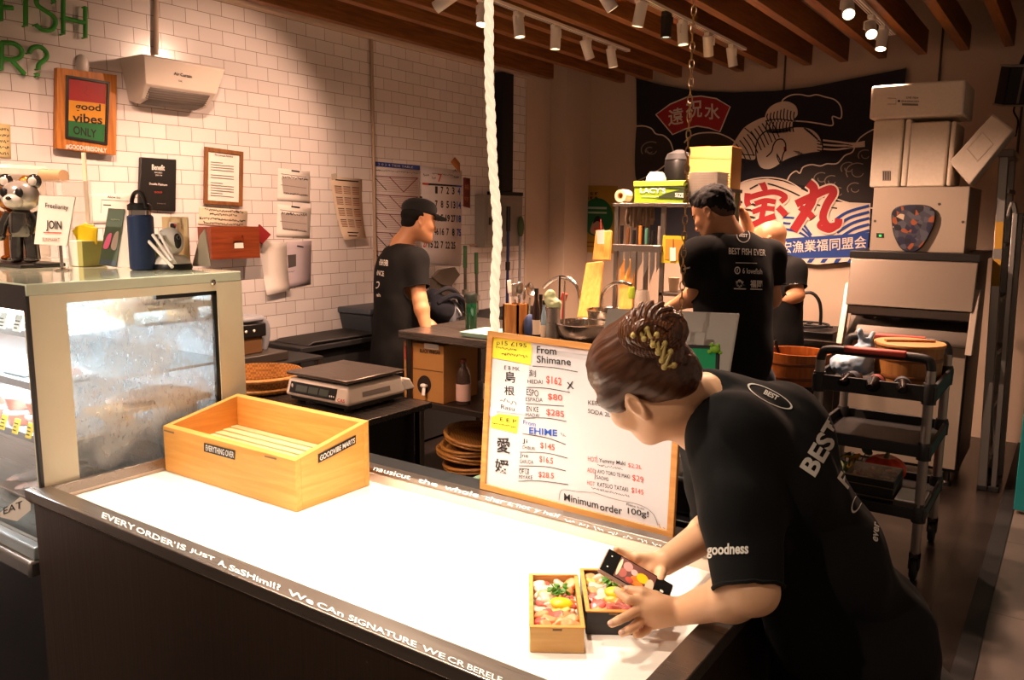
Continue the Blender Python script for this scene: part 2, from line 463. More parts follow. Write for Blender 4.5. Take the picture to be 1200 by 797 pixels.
CHROME = M('polished_steel', '#d5d0ca', .12, 1, bump=0)
ALU = M('aluminium', '#a9a6a2', .35, .9, 'brushed', axis='z', bump=.03)
WHITEP = M('white_plastic', '#ece5db', .35, bump=.02, var=.03)
PAPER = M('paper_white', '#ece4da', .8, var=.03, bump=.05)
INK = M('black_ink', '#1a1716', .7, bump=0)
REDINK = M('red_ink', '#d8503c', .7, bump=0)
BLUEINK = M('blue_ink', '#1e4fae', .7, bump=0)
WHITEINK = M('white_print', '#e9e4dc', .7, bump=0)
GREYINK = M('grey_ink', '#7d746c', .8, bump=0)
GLASS = M('clear_glass', '#ffffff', .02, trans=1, bump=0, ior=1.1)
CARD = M('cardboard', '#b98445', .8, var=.1, scale=12)

# ------------------------------------------------------------- the room
struct('floor', MB().box((-4.1, -1.2, -.1), (-.235, 6.8, 0)), floor_mat('kitchen_floor_mat', '#2b2420', '#161210', '#0a0807', .6, .6, .28))
struct('floor', MB().box((-.165, -1.2, -.1), (1.6, 6.8, 0)), floor_mat('shop_floor_mat', '#6e645d', '#4a423c', '#241f1b', .45, .9, .45))
struct('trim_1', MB().box((-.235, -1.2, -.1), (-.165, 6.8, .006)), BLACKM)
struct('wall_left', MB().box((-4.15, -1.2, 0), (-4.0, 5.93, 3.4)), TILE, at=(-4, .01, .06))
struct('wall_corner', MB().box((-4.15, 5.93, 0), (-3.99, 6.32, 3.4)), PLASTER, bevel=.006)
struct('wall_pillar', MB().box((-4.15, 6.32, 0), (-3.83, 6.9, 3.4)), PLASTER, bevel=.006)
struct('wall_back', MB().box((-4.2, 6.75, 0), (1.6, 6.9, 3.4)), PLASTERD)
struct('wall_right', MB().box((.75, 5.1, 0), (.9, 6.75, 3.4)), M('dark_wall', '#4a3f38', .8))
struct('ceiling', MB().box((-4.2, -1.2, 3.3), (1.6, 6.9, 3.4)), M('dark_ceiling', '#2c2521', .9))
struct('trim_2', MB().box((-4.0, -1.2, 2.741), (-3.94, 5.93, 2.80)), PLASTER, bevel=.004)
for k in range(18):
    x = -.52 - .265*k + 4*.265
    if k == 16: x = -3.86
    if k > 16: continue
    y1 = 6.6 if x > -3.8 else 6.1
    struct('ceiling_beam', MB().box((x-.03, -1.0, 2.75), (x+.03, y1, 2.915)), WOODBEAM, bevel=.003)
for i, (y, r) in enumerate([(4.2, .035), (5.35, .03), (6.2, .045), (2.6, .04)]):
    struct('ceiling_pipe', MB().tube([(-4, y, 3.12+.03*i), (1.5, y, 3.12+.03*i)], r, 12), M('pipe_dark', '#4a423c', .5))
struct('ceiling_cable_tray', MB().box((-1.2, 4.6, 3.02), (1.5, 4.9, 3.06)), M('pipe_dark'))
# threaded hangers of the beam grid
for (x, y) in ((-.99, 6.5), (-.46, 6.55), (-2.1, 6.3)):
    struct('hanger_rod', MB().tube([(x+.04, 6.735, 2.95), (x+.04, 6.735, 2.0 if x > -.6 else 2.5)], .008, 8), M('pipe_dark'))
struct('wall_conduit', MB().tube([PX(183, 64, X=-3.985), PX(183, -40, X=-3.985)], .012, 10), PLASTER)
struct('wall_conduit', MB().tube([(-3.985, 4.07, .85), (-3.985, 4.07, 2.745)], .012, 10), M('conduit_cream', '#b79f86', .5))

# teal partition and dark curtain at the edge of the stall
t = thing('partition_panel', 'teal painted partition panel at the far right edge beside the ladder', 'panel', (.2, 5.1, 0))
obj('panel', MB().box((-.165, 5.08, .02), (.6, 5.12, 1.0)), M('teal_paint', '#157f80', .5), t, bevel=.004)
obj('cap_rail', MB().box((-.175, 5.07, 1.0), (.6, 5.13, 1.03)), BLACKM, t, bevel=.004)
mb = MB()
for i in range(12):
    x = -.13+.06*i; mb.tube([(x, 5.16+.02*(i % 2), 1.03), (x+.01, 5.17, 1.5), (x, 5.16+.02*(i % 2), 2.1)], .036, 8)
c = obj('dark_curtain', mb, M('curtain_cloth', '#1b1512', .9, kind='cloth'), at=(.2, 5.16, 1.03)); tag(c, 'dark cloth curtain hanging above the teal partition panel', 'curtain')

# ------------------------------------------------------------- serving counter
BED = .862; TOP = .9
t = thing('display_counter', 'long dark steel serving counter with a white bed and handwritten rim', 'counter', (-1.28, 1.25, 0))
FRONT = M('dark_brown_steel', '#5c4b3f', .34, .7, 'brushed', axis='z', hex2='#4a3b32', bump=.03)
obj('front_panel', MB().box((-2.125, .93, .02), (-.445, .95, .872)), FRONT, t)
obj('end_panel', MB().box((-.465, .95, .02), (-.445, 1.575, .872)), FRONT, t)
obj('body', MB().box((-2.117, .95, .02), (-.465, 1.575, .83)), BLACKM, t)
RIM = M('rim_steel', '#93877e', .3, .85, 'brushed', bump=.03)
rim = MB(); rw = .052
rim.box((-2.143, .917, .872), (-2.118, .945, TOP)).box((-2.118, .917, .872), (-.43, .917+rw, TOP)).box((-.43-rw, .917+rw, .872), (-.43, 1.60, TOP)).box((-2.117, .917+rw, .872), (-2.10, 1.60, TOP)).box((-2.11, 1.566, .872), (-.43-rw, 1.60, TOP))
rimo = obj('rim', rim, RIM, t, bevel=.002)
obj('bed', MB().box((-2.11, .917+rw, .83), (-.43-rw, 1.566, BED)), M('white_bed', '#f6f1ea', .55, var=.02, bump=.03), t)
lip = MB().box((-2.11, .917+rw, BED), (-2.105, 1.566, .885)).box((-2.11, 1.561, BED), (-.43-rw, 1.566, .885)).box((-.487, .917+rw, BED), (-.482, 1.566, .885))
obj('bed_wall', lip, M('lip_steel', '#e2d0c0', .35, .4, 'brushed', bump=.02), t)
obj('back_ledge', MB().box((-2.1, 1.60, .80), (-.45, 1.68, .893)), BLACKM, t)
CH = M('chalk_white', '#f3f0ee', .8, bump=0)
sh = Sheet((0, 0, TOP+.0008), (0, 0, 1), step=.0004)
def rimtext(st, x0, x1, lo=.0, sz=6.5):
    y = lambda x: 573.2+.4146*(x-29.1)-4-lo
    sh.text(st, (x0, y(x0)), (x1, y(x1)), sz, 'rim_lettering', CH, bold=.015, up=(.25, -.97))
rimtext('EVERY', 119, 158); rimtext("ORDER'", 159, 205); rimtext('IS', 207, 217, 1); rimtext("JUST", 222, 251, 2, 5.5); rimtext('A.', 255, 265, 1); rimtext('SaSHimi!?', 268, 328, .5); rimtext('We', 337, 367)
rimtext('CAn', 371, 402); rimtext('SIGNATURE', 408, 488); rimtext('WE', 494, 521); rimtext('CR', 524, 544); rimtext('BERELE', 547, 588)
for i, (st, x0, x1) in enumerate([('nausicut', 437, 480), ('the', 489, 512), ('whole', 520, 560), ('char', 568, 590), ('s, not', 594, 620), ('y half', 625, 655)]):
    y = lambda x: 552+.262*(x-436)-1.2
    sh.text(st, (x0, y(x0)), (x1, y(x1)), 5.5, 'back_rim_lettering', CH, bold=.01, up=(.5, -.86))
for i in range(7):
    x = 662+i*17; y = 552+.268*(x-436)-1; sh.scribble((x, y), (x+12, y+3.2), 4, 'back_rim_lettering', CH, .9, seed=i)
sh.flush(t)

# ------------------------------------------------------------- pine display box (tall at the back)
PINE = M('pine', '#e3a655', .5, kind='wood', axis='x', hex2='#d99844', var=.1)
PINEI = M('pine_inside', '#f0cd98', .55, kind='wood', axis='x', hex2='#e6bd82')
t = thing('wooden_display_box', 'open pine display box with sloping sides and black name stickers on the counter', 'box', (-1.74, 1.33, BED))
x0, x1, y0, y1 = -2.10, -1.537, 1.279, 1.534; zf = PX(345.5, 540.3, Y=1.279).z; zb = PX(433.3, 493.2, Y=1.534).z; th = .018; zb0 = BED+.001
def sloped(xa, xb, ya, yb):
    s_ = lambda y: zf+(zb-zf)*(y-y0)/(y1-y0)
    return [(xa,ya,zb0),(xb,ya,zb0),(xb,yb,zb0),(xa,yb,zb0)], [(xa,ya,s_(ya)),(xb,ya,s_(ya)),(xb,yb,s_(yb)),(xa,yb,s_(yb))]
for a in ((x0, x1, y0, y0+th), (x0, x1, y1-th, y1)): obj('long_side', MB().hexa(*sloped(*a)), PINE, t, bevel=.0015)
for a in ((x0, x0+th, y0+th, y1-th), (x1-th, x1, y0+th, y1-th)): obj('short_side', MB().hexa(*sloped(*a)), M('pine_end', '#e3a655', .5, kind='wood', axis='y', hex2='#d99844'), t, bevel=.0015)
for i in range(8):
    ya = y0+th+(y1-y0-2*th)*i/8; yb = ya+(y1-y0-2*th)/8-.003
    zz = .93+(.955-.93)*i/8
    obj('floor_slat', MB().hexa([(x0+th,ya,zz-.012),(x1-th,ya,zz-.012),(x1-th,yb,zz-.012),(x0+th,yb,zz-.012)], [(x0+th,ya,zz),(x1-th,ya,zz),(x1-th,yb,zz),(x0+th,yb,zz)]), PINEI, t, bevel=.001)
s1 = Sheet((0, y0-.0008, 0), (0, 1, 0))
s1.poly([(239, 519), (275, 528), (275, 539), (239, 529)], 'front_sticker', BLACK, 1); s1.text('EVERYTHING OVER', (241, 528), (274, 537), 7, 'front_sticker_lettering', WHITEINK, 2, .02)
for a in ((192, 503.5, 204, 507.5), (310, 534, 324, 538)):
    s1.poly([(a[0], a[1]), (a[2], a[3]-1), (a[2], a[3]+1), (a[0], a[1]+1.6)], 'finger_slot', M('slot_dark', '#8a6a45', .7), 1)
s1.flush(t)
s1 = Sheet((x1+.0008, 0, 0), (1, 0, 0))
s1.poly([(373, 532.5), (417, 510), (417, 520), (373, 543)], 'end_sticker', BLACK, 1); s1.text('GOODVIBE MARTS', (375, 540.5), (416, 519), 6.5, 'end_sticker_lettering', WHITEINK, 2, .02)
s1.flush(t)

# ------------------------------------------------------------- whiteboard
bl = PX(565, 573, Y=1.625); br_ = PX(791, 632, Y=1.625); tl = PX(574, 388, Y=1.73)
nrm = (br_-bl).cross(tl-bl).normalized()
wb = Sheet(bl, nrm, step=.0006)
t = thing('menu_whiteboard', 'wood framed whiteboard with a handwritten fish menu leaning behind the counter', 'whiteboard', (bl+br_)/2)
cs = [wb.P(q) for q in ((565, 573), (791, 632), (803, 417), (574, 388))]
def quadframe(cs, wdt, thick, n):
    """four mitred bars along the quad cs; returns MB and the inner corners"""
    c = sum(cs, V((0, 0, 0)))/4; inn = []
    k = len(cs)
    for i in range(k):
        a = (cs[i-1]-cs[i]).normalized(); b = (cs[(i+1) % k]-cs[i]).normalized()
        inn.append(cs[i]+(a+b)*wdt)
    mb = MB(); n = V(n)*thick
    for i in range(k):
        j = (i+1) % k
        mb.hexa([cs[i], cs[j], inn[j], inn[i]], [cs[i]+n, cs[j]+n, inn[j]+n, inn[i]+n])
    return mb, inn
OAK = M('oak_frame', '#c98f4e', .5, kind='wood', axis='x', hex2='#b87b3a')
fr, inn = quadframe(cs, .0165, .012, wb.n)
obj('frame', fr, OAK, t, bevel=.0015)
obj('board', MB().slab([p+wb.n*.004 for p in inn], -wb.n*.004), M('whiteboard_white', '#cbc6c9', .25, var=.02, bump=.0), t)
wb.p0 = wb.p0+wb.n*.0045
YEL = M('yellow_paper', '#f1dc3c', .8)
wb.poly([(577, 395), (624, 402), (622, 428), (576, 419)], 'yellow_note', YEL, 1)
wb.poly([(576, 484), (608, 488), (606, 508), (575, 501)], 'yellow_note', YEL, 1)
wb.poly([(576, 420), (620, 428), (618, 486), (575, 481)], 'menu_sheet', M('pale_paper', '#d2ccd0', .8, var=.02), 1)
wb.poly([(622, 402), (700, 413), (700, 418), (623, 407)], 'menu_strip', M('grey_strip', '#d9cfd2', .8), 1)
T = wb.text
k = 'black_writing'; rd = 'red_writing'
T('From', (629, 414), (652, 416), 8.5, k, INK, 2, .01); T('Shimane', (629, 425), (669, 428.5), 8.5, k, INK, 2, .01)
wb.stroke([(624, 429), (650, 431), (677, 436)], .8, k, INK); wb.stroke([(617, 454), (640, 455), (668, 460)], .8, k, INK)
wb.stroke([(616, 473), (661, 476)], .8, k, INK); wb.stroke([(614, 490), (640, 490), (664, 494)], .8, k, INK)
T('p15 £195', (582, 405), (617, 409), 6, k, INK, 2); wb.scribble((581, 408), (606, 412), 2.5, k, INK, .6, seed=2); wb.scribble((588, 416), (619, 420), 3.5, k, INK, .7, seed=3)
T('E B MK', (591, 433), (609, 435), 4.5, k, INK); T('島', (592, 448), (604, 449), 13, k, INK, 2, .01); T('根', (591, 463), (603, 464), 11, k, INK, 2, .01)
wb.scribble((586, 470), (606, 476), 5, k, INK, .7, seed=4); T('Rasu', (587, 479), (603, 482), 5, k, INK)
wb.poly([(573, 477), (581, 478), (583, 486), (575, 489), (572, 484)], 'lilac_sticker', M('lilac', '#cdbfdd', .8), 2)
T('E E P', (586, 493), (605, 496), 4, k, INK, 3); wb.scribble((577, 497), (605, 502), 2.5, k, INK, .6, 3, seed=6)
T('愛', (582, 530), (598, 532), 18, k, INK, 2, .01); T('媛', (580, 553), (597, 556), 16, k, INK, 2, .01)
T('刻', (620, 441), (628, 442), 8, k, INK); T('HEDAI', (618, 449), (636, 450), 4.5, k, INK, 2); T('$162', (640, 450), (658, 453), 10, rd, REDINK, 2, .01)
wb.stroke([(665, 448), (672, 456)], 1.3, k, INK, smooth=False); wb.stroke([(671, 447), (665, 456)], 1.3, k, INK, smooth=False)
T('ESPO', (617, 463), (631, 465), 7.5, k, INK); T('ESPADA', (616, 470), (636, 471), 4.5, k, INK); T('$80', (642, 469), (659, 471), 8, rd, REDINK, 2, .01)
T('EN KE', (617, 482), (631, 483), 6, k, INK); T('MADAI', (616, 488), (632, 489), 4, k, INK); T('$285', (640, 487), (661, 490), 8, rd, REDINK, 2, .01)
T('From', (613, 497), (628, 500), 5, 'blue_writing', BLUEINK); T('EHIME', (620, 508), (653, 511.5), 7.5, 'blue_writing', BLUEINK, 2, .02)
wb.stroke([(612, 508), (640, 513), (663, 521)], .8, k, INK); wb.scribble((657, 510), (664, 514), 4, k, GREYINK, .6, seed=8)
T('Ji', (612, 520), (618, 521), 6, k, INK); T('CHIBURI', (612, 526), (627, 528), 4, k, INK); T('$145', (633, 526), (650, 529), 8, rd, REDINK, 2, .01)
wb.stroke([(609, 530), (640, 531), (665, 537)], .8, k, INK)
T('Jne', (609, 537), (619, 538), 6, k, INK); T('GARUDA', (609, 543), (625, 544), 4.5, k, INK); T('$16.5', (632, 542), (648, 545), 8, rd, REDINK, 2, .01)
wb.stroke([(608, 546), (640, 547), (663, 552)], .8, k, INK); wb.stroke([(608, 549), (620, 550)], .7, k, INK)
T('OF LE', (608, 555), (620, 556), 5.5, k, INK); T('MIYAKE', (608, 561), (624, 562), 4.5, k, INK); T('$28.5', (631, 560), (649, 562), 7.5, rd, REDINK, 2, .01)
wb.stroke([(607, 564), (635, 564), (666, 568)], .8, k, INK)
T('KEED', (689, 474), (706, 476), 5, k, INK); T('SODA 2L', (689, 484), (715, 489), 5, k, INK)
T('HOT', (689, 540), (699, 542), 5.5, rd, REDINK); T('Yummy Maki', (702, 543), (733, 547), 6, k, INK, 2, .005); T('$2.2L', (736, 548), (752, 551), 5.5, rd, REDINK)
wb.scribble((700, 546), (730, 551), 2.2, k, INK, .5, seed=11); T('ADD', (688, 553), (698, 555), 5, rd, REDINK); T('AVO TORO TE MAKI', (700, 554.5), (738, 561), 4.5, k, INK); T('SADIG', (699, 561), (713, 564), 4, k, INK); T('$29', (741, 564), (754, 567), 8, rd, REDINK, 2)
wb.stroke([(699, 534), (700, 543)], .6, rd, REDINK); wb.stroke([(698, 551), (697, 562)], .6, k, INK)
T('HOT', (688, 568), (697, 570), 5, rd, REDINK); T('KATSUO TATAKI', (700, 570), (736, 576.5), 5, k, INK); T('$145', (740, 578), (754, 581), 7, rd, REDINK); wb.scribble((693, 573), (738, 583), 2.5, k, INK, .5, seed=12)
wb.stroke([(655, 586), (656, 578), (660, 574), (675, 576), (690, 577), (695, 577)], .6, k, GREYINK)
wb.stroke([(695, 577), (720, 585), (750, 592), (765, 602), (771, 616)], .6, k, GREYINK)
T('Minimum', (661, 586.5), (701, 596.5), 8.5, k, INK, 2, .008); T('order', (703, 598), (729, 603), 8.5, k, INK, 2, .008); T('100g!', (735.5, 604), (760, 608.5), 9, k, INK, 2, .008); T('Piece box', (734, 592), (755, 598), 2.6, k, INK)
wb.stroke([(772, 614), (774, 619)], .9, 'orange_mark', CARD); wb.stroke([(777, 618), (779, 620)], .9, 'orange_mark', CARD)
wb.flush(t)

# ------------------------------------------------------------- bento boxes with diced fish
def bento(name, label, L, wd, dp, ang, h, outm, group):
    x0, y0 = L.x, L.y; x1 = x0+wd; y1 = y0+dp
    t = thing(name, label, 'bento box', (x0, y0, BED))
    th = .005; z0 = BED+.0005; z1 = BED+h
    o = MB()
    tp = .004
    def wall(a, b, c_, d):
        o.hexa([(a, c_, z0), (b, c_, z0), (b, d, z0), (a, d, z0)], [(a, c_, z1), (b, c_, z1), (b, d, z1), (a, d, z1)])
    wall(x0, x1, y0, y0+th); wall(x0, x1, y1-th, y1); wall(x0, x0+th, y0+th, y1-th); wall(x1-th, x1, y0+th, y1-th)
    obj('box_wall', o, outm, t, bevel=.001)
    obj('box_floor', MB().box((x0+th, y0+th, z0), (x1-th, y1-th, z0+.004)), PINE, t)
    r = MB(); e = .0012
    for a in ((x0-e, x1+e, y0-e, y0+th+e), (x0-e, x1+e, y1-th-e, y1+e), (x0-e, x0+th+e, y0+th+e, y1-th-e), (x1-th-e, x1+e, y0+th+e, y1-th-e)):
        r.box((a[0], a[2], z1), (a[1], a[3], z1+.003))
    obj('rim', r, PINE, t, bevel=.0008)
    obj('finger_notch', MB().box(((x0+x1)/2-.008, y0-.0012, z1-.004), ((x0+x1)/2+.008, y0-.0002, z1-.0005)), M('slot_dark'), t)
    rice = MB(); rr = random.Random(5)
    for i in range(340):
        rice.ell((rr.uniform(x0+.009, x1-.009), rr.uniform(y0+.009, y1-.009), z1-.024+rr.uniform(-.002, .002)), (.0035, .0016, .0016), (0, rr.uniform(-30, 30), rr.uniform(0, 180)), 6, 4)
    rice.box((x0+th, y0+th, z0+.004), (x1-th, y1-th, z1-.025))
    q = obj('rice', rice, M('rice_white', '#f2ece0', .5, bump=0), at=(x0, y0, BED)); q.rotation_euler.z = t.rotation_euler.z = ang; tag(q, 'white rice filling ' + group, 'rice'); q['kind'] = 'stuff'
    return t, z1
FISH = {
 'salmon_piece': (M('salmon', '#f08a4e', .25, hex2='#f4ad7c', scale=90, coat=.4), 'orange salmon cube', 'salmon'),
 'tuna_piece': (M('tuna', '#cf4a40', .25, hex2='#e07468', scale=90, coat=.4), 'red tuna cube', 'tuna'),
 'white_fish_piece': (M('white_fish', '#f4dcc8', .25, hex2='#f0bfa6', scale=70, coat=.4), 'pale white fish cube', 'fish'),
 'omelette_piece': (M('omelette', '#f2bb4a', .4, hex2='#f3cd76'), 'golden omelette cube', 'omelette'),
}
random.seed(3)
protos = {}
def chunk(kind, p, s, rot):
    mat, lab, cat = FISH[kind]; vi = random.randrange(3); key = (kind, vi)
    if key not in protos:
        sd = V((len(protos)*3.7, 1.3, 0)); rq = random.Random(len(protos)+5); asp = V((rq.uniform(.95, 1.3), rq.uniform(.7, 1.0), rq.uniform(.38, .62)))
        m = MB().ell((0, 0, 0), (1, 1, 1), n=18, k=12)
        for v in m.v:
            q = v.normalized(); n4 = (abs(q.x)**5+abs(q.y)**5+abs(q.z)**5)**.2; w_ = q/n4*(1+.16*noise.noise(q*1.4+sd)+.05*noise.noise(q*4+sd))
            w_.x += .25*w_.z*math.sin(len(protos)); v.x, v.y, v.z = w_.x*asp.x, w_.y*asp.y, w_.z*asp.z
        o = obj(kind, m, mat, at=(0, 0, 0), smooth=70); protos[key] = o
    else:
        o = protos[key].copy(); COL.objects.link(o)
    o.location = p; o.rotation_euler = rot; o.scale = (s, s, s); o['category'] = cat; return o, lab
def fill(L, wd, dp, ang, z, where, seed):
    r = random.Random(seed); nx, ny = 5, 9; mt = Matrix.Rotation(ang, 3, 'Z')
    for j in range(ny):
        for i in range(nx):
            f = j/(ny-1)
            kinds = (['salmon_piece']*2+['tuna_piece']*3 if f < .3 else ['white_fish_piece']*4+['tuna_piece']+['omelette_piece']+['salmon_piece'])
            if .3 <= f < .6 and i < 2: kinds = ['tuna_piece', 'white_fish_piece', 'white_fish_piece']
            if .3 < f < .55 and i in (2, 3): kinds = ['omelette_piece']
            kd = r.choice(kinds)
            q = mt @ V((.012+(wd-.024)*(i+.5+r.uniform(-.25, .25))/nx, .012+(dp-.024)*(j+.5+r.uniform(-.25, .25))/ny, 0))
            p = (L.x+q.x, L.y+q.y, z+r.uniform(-.003, .004))
            o, lab = chunk(kd, p, r.uniform(.0095, .0135), (r.uniform(-.45, .45), r.uniform(-.45, .45), r.uniform(0, 6)))
            o['label'] = lab + ' among the toppings of ' + where; o['group'] = lab + 's in ' + where
    def at(u, v, dz): q = mt @ V((wd*u, dp*v, 0)); return V((L.x+q.x, L.y+q.y, z+dz))
    # a bright yellow omelette slice, a green herb sprig, two small roe dots
    c = at(.62, .44, .012); m = MB().ell((0, 0, 0), (.021, .015, .008))
    o = obj('egg_slice', m, M('egg_yellow', '#f7d21a', .35, coat=.3), at=(0, 0, 0)); o.location = c; o.rotation_euler = (.2, .1, ang); tag(o, 'bright yellow egg slice on the toppings of ' + where, 'egg')
    c = at(.6, .62, .008); m = MB()
    for i in range(24):
        a = r.uniform(0, 6.28); l = r.uniform(.008, .024); e = V((cos(a)*l*.8, sin(a)*l*.8, r.uniform(.004, .016)))
        m.tube([(0, 0, 0), e*.6+V((0, 0, .003)), e], [.0012, .0012, .0006], 5); m.ell(e, (.0065, .004, .0014), (r.uniform(-40, 40), r.uniform(-40, 40), math.degrees(a)), 8, 5)
    m.tube([(0, 0, 0), (.002, .012, .012), (-.004, .03, .02)], [.001, .001, .0005], 5)
    o = obj('herb_sprig', m, M('herb_green', '#4f8a1f', .5), at=(0, 0, 0)); o.location = c; tag(o, 'green herb sprig on the toppings of ' + where, 'herb')
ang = R_(33.9)
wa = PX(621, 765, Z=BED); LA = V((wa.x, wa.y, 0))
t, zt = bento('bento_box', 'natural pine bento box of diced sashimi, open, nearest the camera on the counter', LA, .092, .205, ang, .045, M('pine_bento', '#dcae6c', .5, kind='wood', axis='x', hex2='#cf9c56'), 'the pine bento box')
fill(LA, .092, .205, ang, zt-.012, 'the pine bento box', 1)
wb_ = PX(687, 744, Z=BED); LB = V((wb_.x, wb_.y, 0))
t, zt = bento('bento_box', 'black sided bento box with pine rim half under the phone', LB, .095, .175, ang, .043, M('black_bento', '#24201f', .5, kind='wood', axis='x', hex2='#2e2927'), 'the black bento box')
fill(LB, .095, .175, ang, zt-.012, 'the black bento box', 2)
# ------------------------------------------------------------- track lighting
def track(p0, p1, label):
    a, b = V(p0), V(p1); m = MB(); c = (a+b)/2
    t = thing('light_track', label, 'light track', (c.x, c.y, c.z))
    obj('rail', MB().obox(c, (.036, (b-a).length, .018), rotm((0, 0, math.degrees(math.atan2(b.y-a.y, b.x-a.x))-90))), WHITEP, t, bevel=.002)
    g = MB(); d = (b-a).normalized(); n = V((d.y, -d.x, 0))
    for s_ in (-1, 1): g.obox(c+n*.007*s_+V((0, 0, -.0095)), (.004, (b-a).length-.02, .002), rotm((0, 0, math.degrees(math.atan2(d.y, d.x))-90)))
    obj('groove', g, M('groove_grey', '#5e564f', .5), t)
    return t
LENS = M('lamp_lens', '#ffe9cf', .3, emit=22, ecol='#ffdcae', bump=0)
LENSDIM = M('lamp_lens_dim', '#ffe9cf', .3, emit=5, ecol='#ffdcae', bump=0)
def head(p, aim, label, col=None, watts=0, angle=70, lens=None, color=WARM, dist=.09, drop=.085):
    """p: point on the track; aim: unit direction of the beam"""
    p = V(p); d = V(aim).normalized(); col = col or WHITEP
    t = thing('track_light', label, 'spotlight', p, 'track spotlights')
    obj('adapter', MB().obox(p+V((0, 0, -.021)), (.034, .07, .022)), col, t, bevel=.003)
    piv = p+V((0, 0, -drop)); side = d.cross(V((0, 0, 1))); side = side.normalized() if side.length > .05 else V((1, 0, 0))
    pp = piv+side*.036
    obj('arm', MB().tube([p+V((0, 0, -.03)), p+V((0, 0, -.045))+side*.036, pp], .006, 8), col, t)
    q = d.to_track_quat('Z', 'Y').to_matrix(); c = piv
    L = .125; r = .031
    obj('housing', MB().lathe([(r-.004, -L/2), (r, -L/2+.004), (r, L/2), (r-.003, L/2), (r-.003, L/2-.012), (0, L/2-.012)], c, 24, q), col, t)
    obj('lens', MB().lathe([(0, L/2-.010), (r-.0035, L/2-.010), (r-.0035, L/2-.0085), (0, L/2-.0075)], c, 24, q), lens or LENSDIM, t)
    if watts:
        lamp('spot_lamp', c+d*(L/2+.01), c+d*2, watts, angle, color, parent=t)
    return t
TZ = 2.735
def tp(x, y): return PX(x, y, Z=TZ-.04)
xa = tp(520, 12).x
a, b = tp(519, 3), tp(724, 62); b.z = a.z = TZ; X1 = b.x
track((X1, 2.6, TZ), (X1, b.y+.15, TZ), 'white light track nearest the tiled wall')
e2 = tp(866, 62); X2 = e2.x; track((X2, -.7, TZ), (X2, e2.y+.1, TZ), 'white light track in the middle of the ceiling')
e3 = tp(1042, 44); X3 = e3.x; track((X3, -.7, TZ), (X3, e3.y+.1, TZ), 'white light track at the right above the tall shelves')
def on(X, x, y, Z=TZ-.04):
    q = PX(x, y, X=X); return V((X, q.y, TZ))
dn = V((0, 0, -1))
W1 = SPOT_KITCHEN
head(on(X1, 522, 6), (-.75, -.25, -.45), 'white track spotlight tilted left at the ceiling edge, leftmost of its row', watts=W1*.2, lens=LENS, angle=80)
head(on(X1, 566, 20), (.05, -.25, -1), 'white track spotlight with a glowing lens just left of the rope', watts=W1*.9, lens=LENS, angle=85)
head(on(X1, 608, 32), (.12, 0, -1), 'white track spotlight just right of the rope, tilted a little', watts=W1*.6, angle=85)
head(on(X1, 651, 43), (-.02, 0, -1), 'white track spotlight fourth along the left row', watts=W1*.75, angle=85)
head(on(X1, 688, 58), (.18, .42, -1), 'white track spotlight above the wall speaker, second from the far end', watts=W1*.85, angle=100)
head(on(X1, 717, 66), (.12, .2, -1), 'white track spotlight at the far end of the left row', watts=W1*.6, angle=110)
head(on(X2, 655, -13), (-.05, 0, -1), 'white track spotlight cut by the top edge of the photo, middle row', watts=W1*.42, angle=85)
head(on(X2, 710, -2), (.42, .40, -.8), 'white track spotlight tilted right, second along the middle row', watts=W1*1.5, angle=85)
head(on(X2, 750, 12), (-.2, 0, -1), 'white track spotlight just left of the black one', watts=W1*.42, angle=85)
head(on(X2, 781, 24), dn, 'black track spotlight, the only dark one in its row', col=BLACK, watts=W1*.42, angle=85)
head(on(X2, 800, 36), (.1, 0, -1), 'white track spotlight just right of the black one, behind the chain', watts=W1*.8, angle=85)
head(on(X2, 830, 50), (-.1, .5, -1), 'white track spotlight right of the chain, second from the end', watts=W1*.27, angle=100)
head(on(X2, 858, 60), (.1, .25, -1), 'white track spotlight at the far end of the middle row', watts=W1*.45, angle=110)
head(on(X3, 994, 10), (.25, -.75, -.6), 'bright spotlight aimed at the viewer, biggest glare of three', watts=W1*.4, lens=LENS, angle=80)
head(on(X3, 1021, 28), (.25, -.75, -.6), 'bright spotlight aimed at the viewer, middle of three at right', watts=W1*.4, lens=LENS, angle=80)
head(on(X3, 1034, 42), (.0, -.3, -.9), 'bright spotlight lowest of three at right, pointing down', watts=W1*.45, lens=LENS, angle=80)
# heads over the serving counter (above the top edge of the photo)
for X, y, tx, ty, g in ((X2, 1.35, -1.75, 1.35, 1), (X2, 2.0, -1.5, 1.3, 1), (X3, 1.15, -1.35, 1.22, 1.2), (X3, 1.7, -.9, 1.25, 1), (X3, .8, -.95, 1.2, .8), (X2, .85, -.72, 1.22, .9), (X2, -.45, -2.25, 1.2, 1.1), (X3, -.5, -.72, 1.25, .6)):
    head((X, y, TZ), V((tx, ty, .9))-V((X, y, TZ-.1)), 'white track spotlight above the serving counter', watts=SPOT_COUNTER*g, lens=LENS, angle=48, color=NEUTRAL)
track((X1, -.6, TZ), (X1, 2.3, TZ), 'white light track above the display fridge')
for y, ax, ay in ((2.1, -.5, .55), (1.5, -.5, .3), (.6, -.4, .3)):
    head((X1, y, TZ), (ax, ay, -1), 'white track spotlight above the display fridge', watts=SPOT_KITCHEN*.40, angle=100)
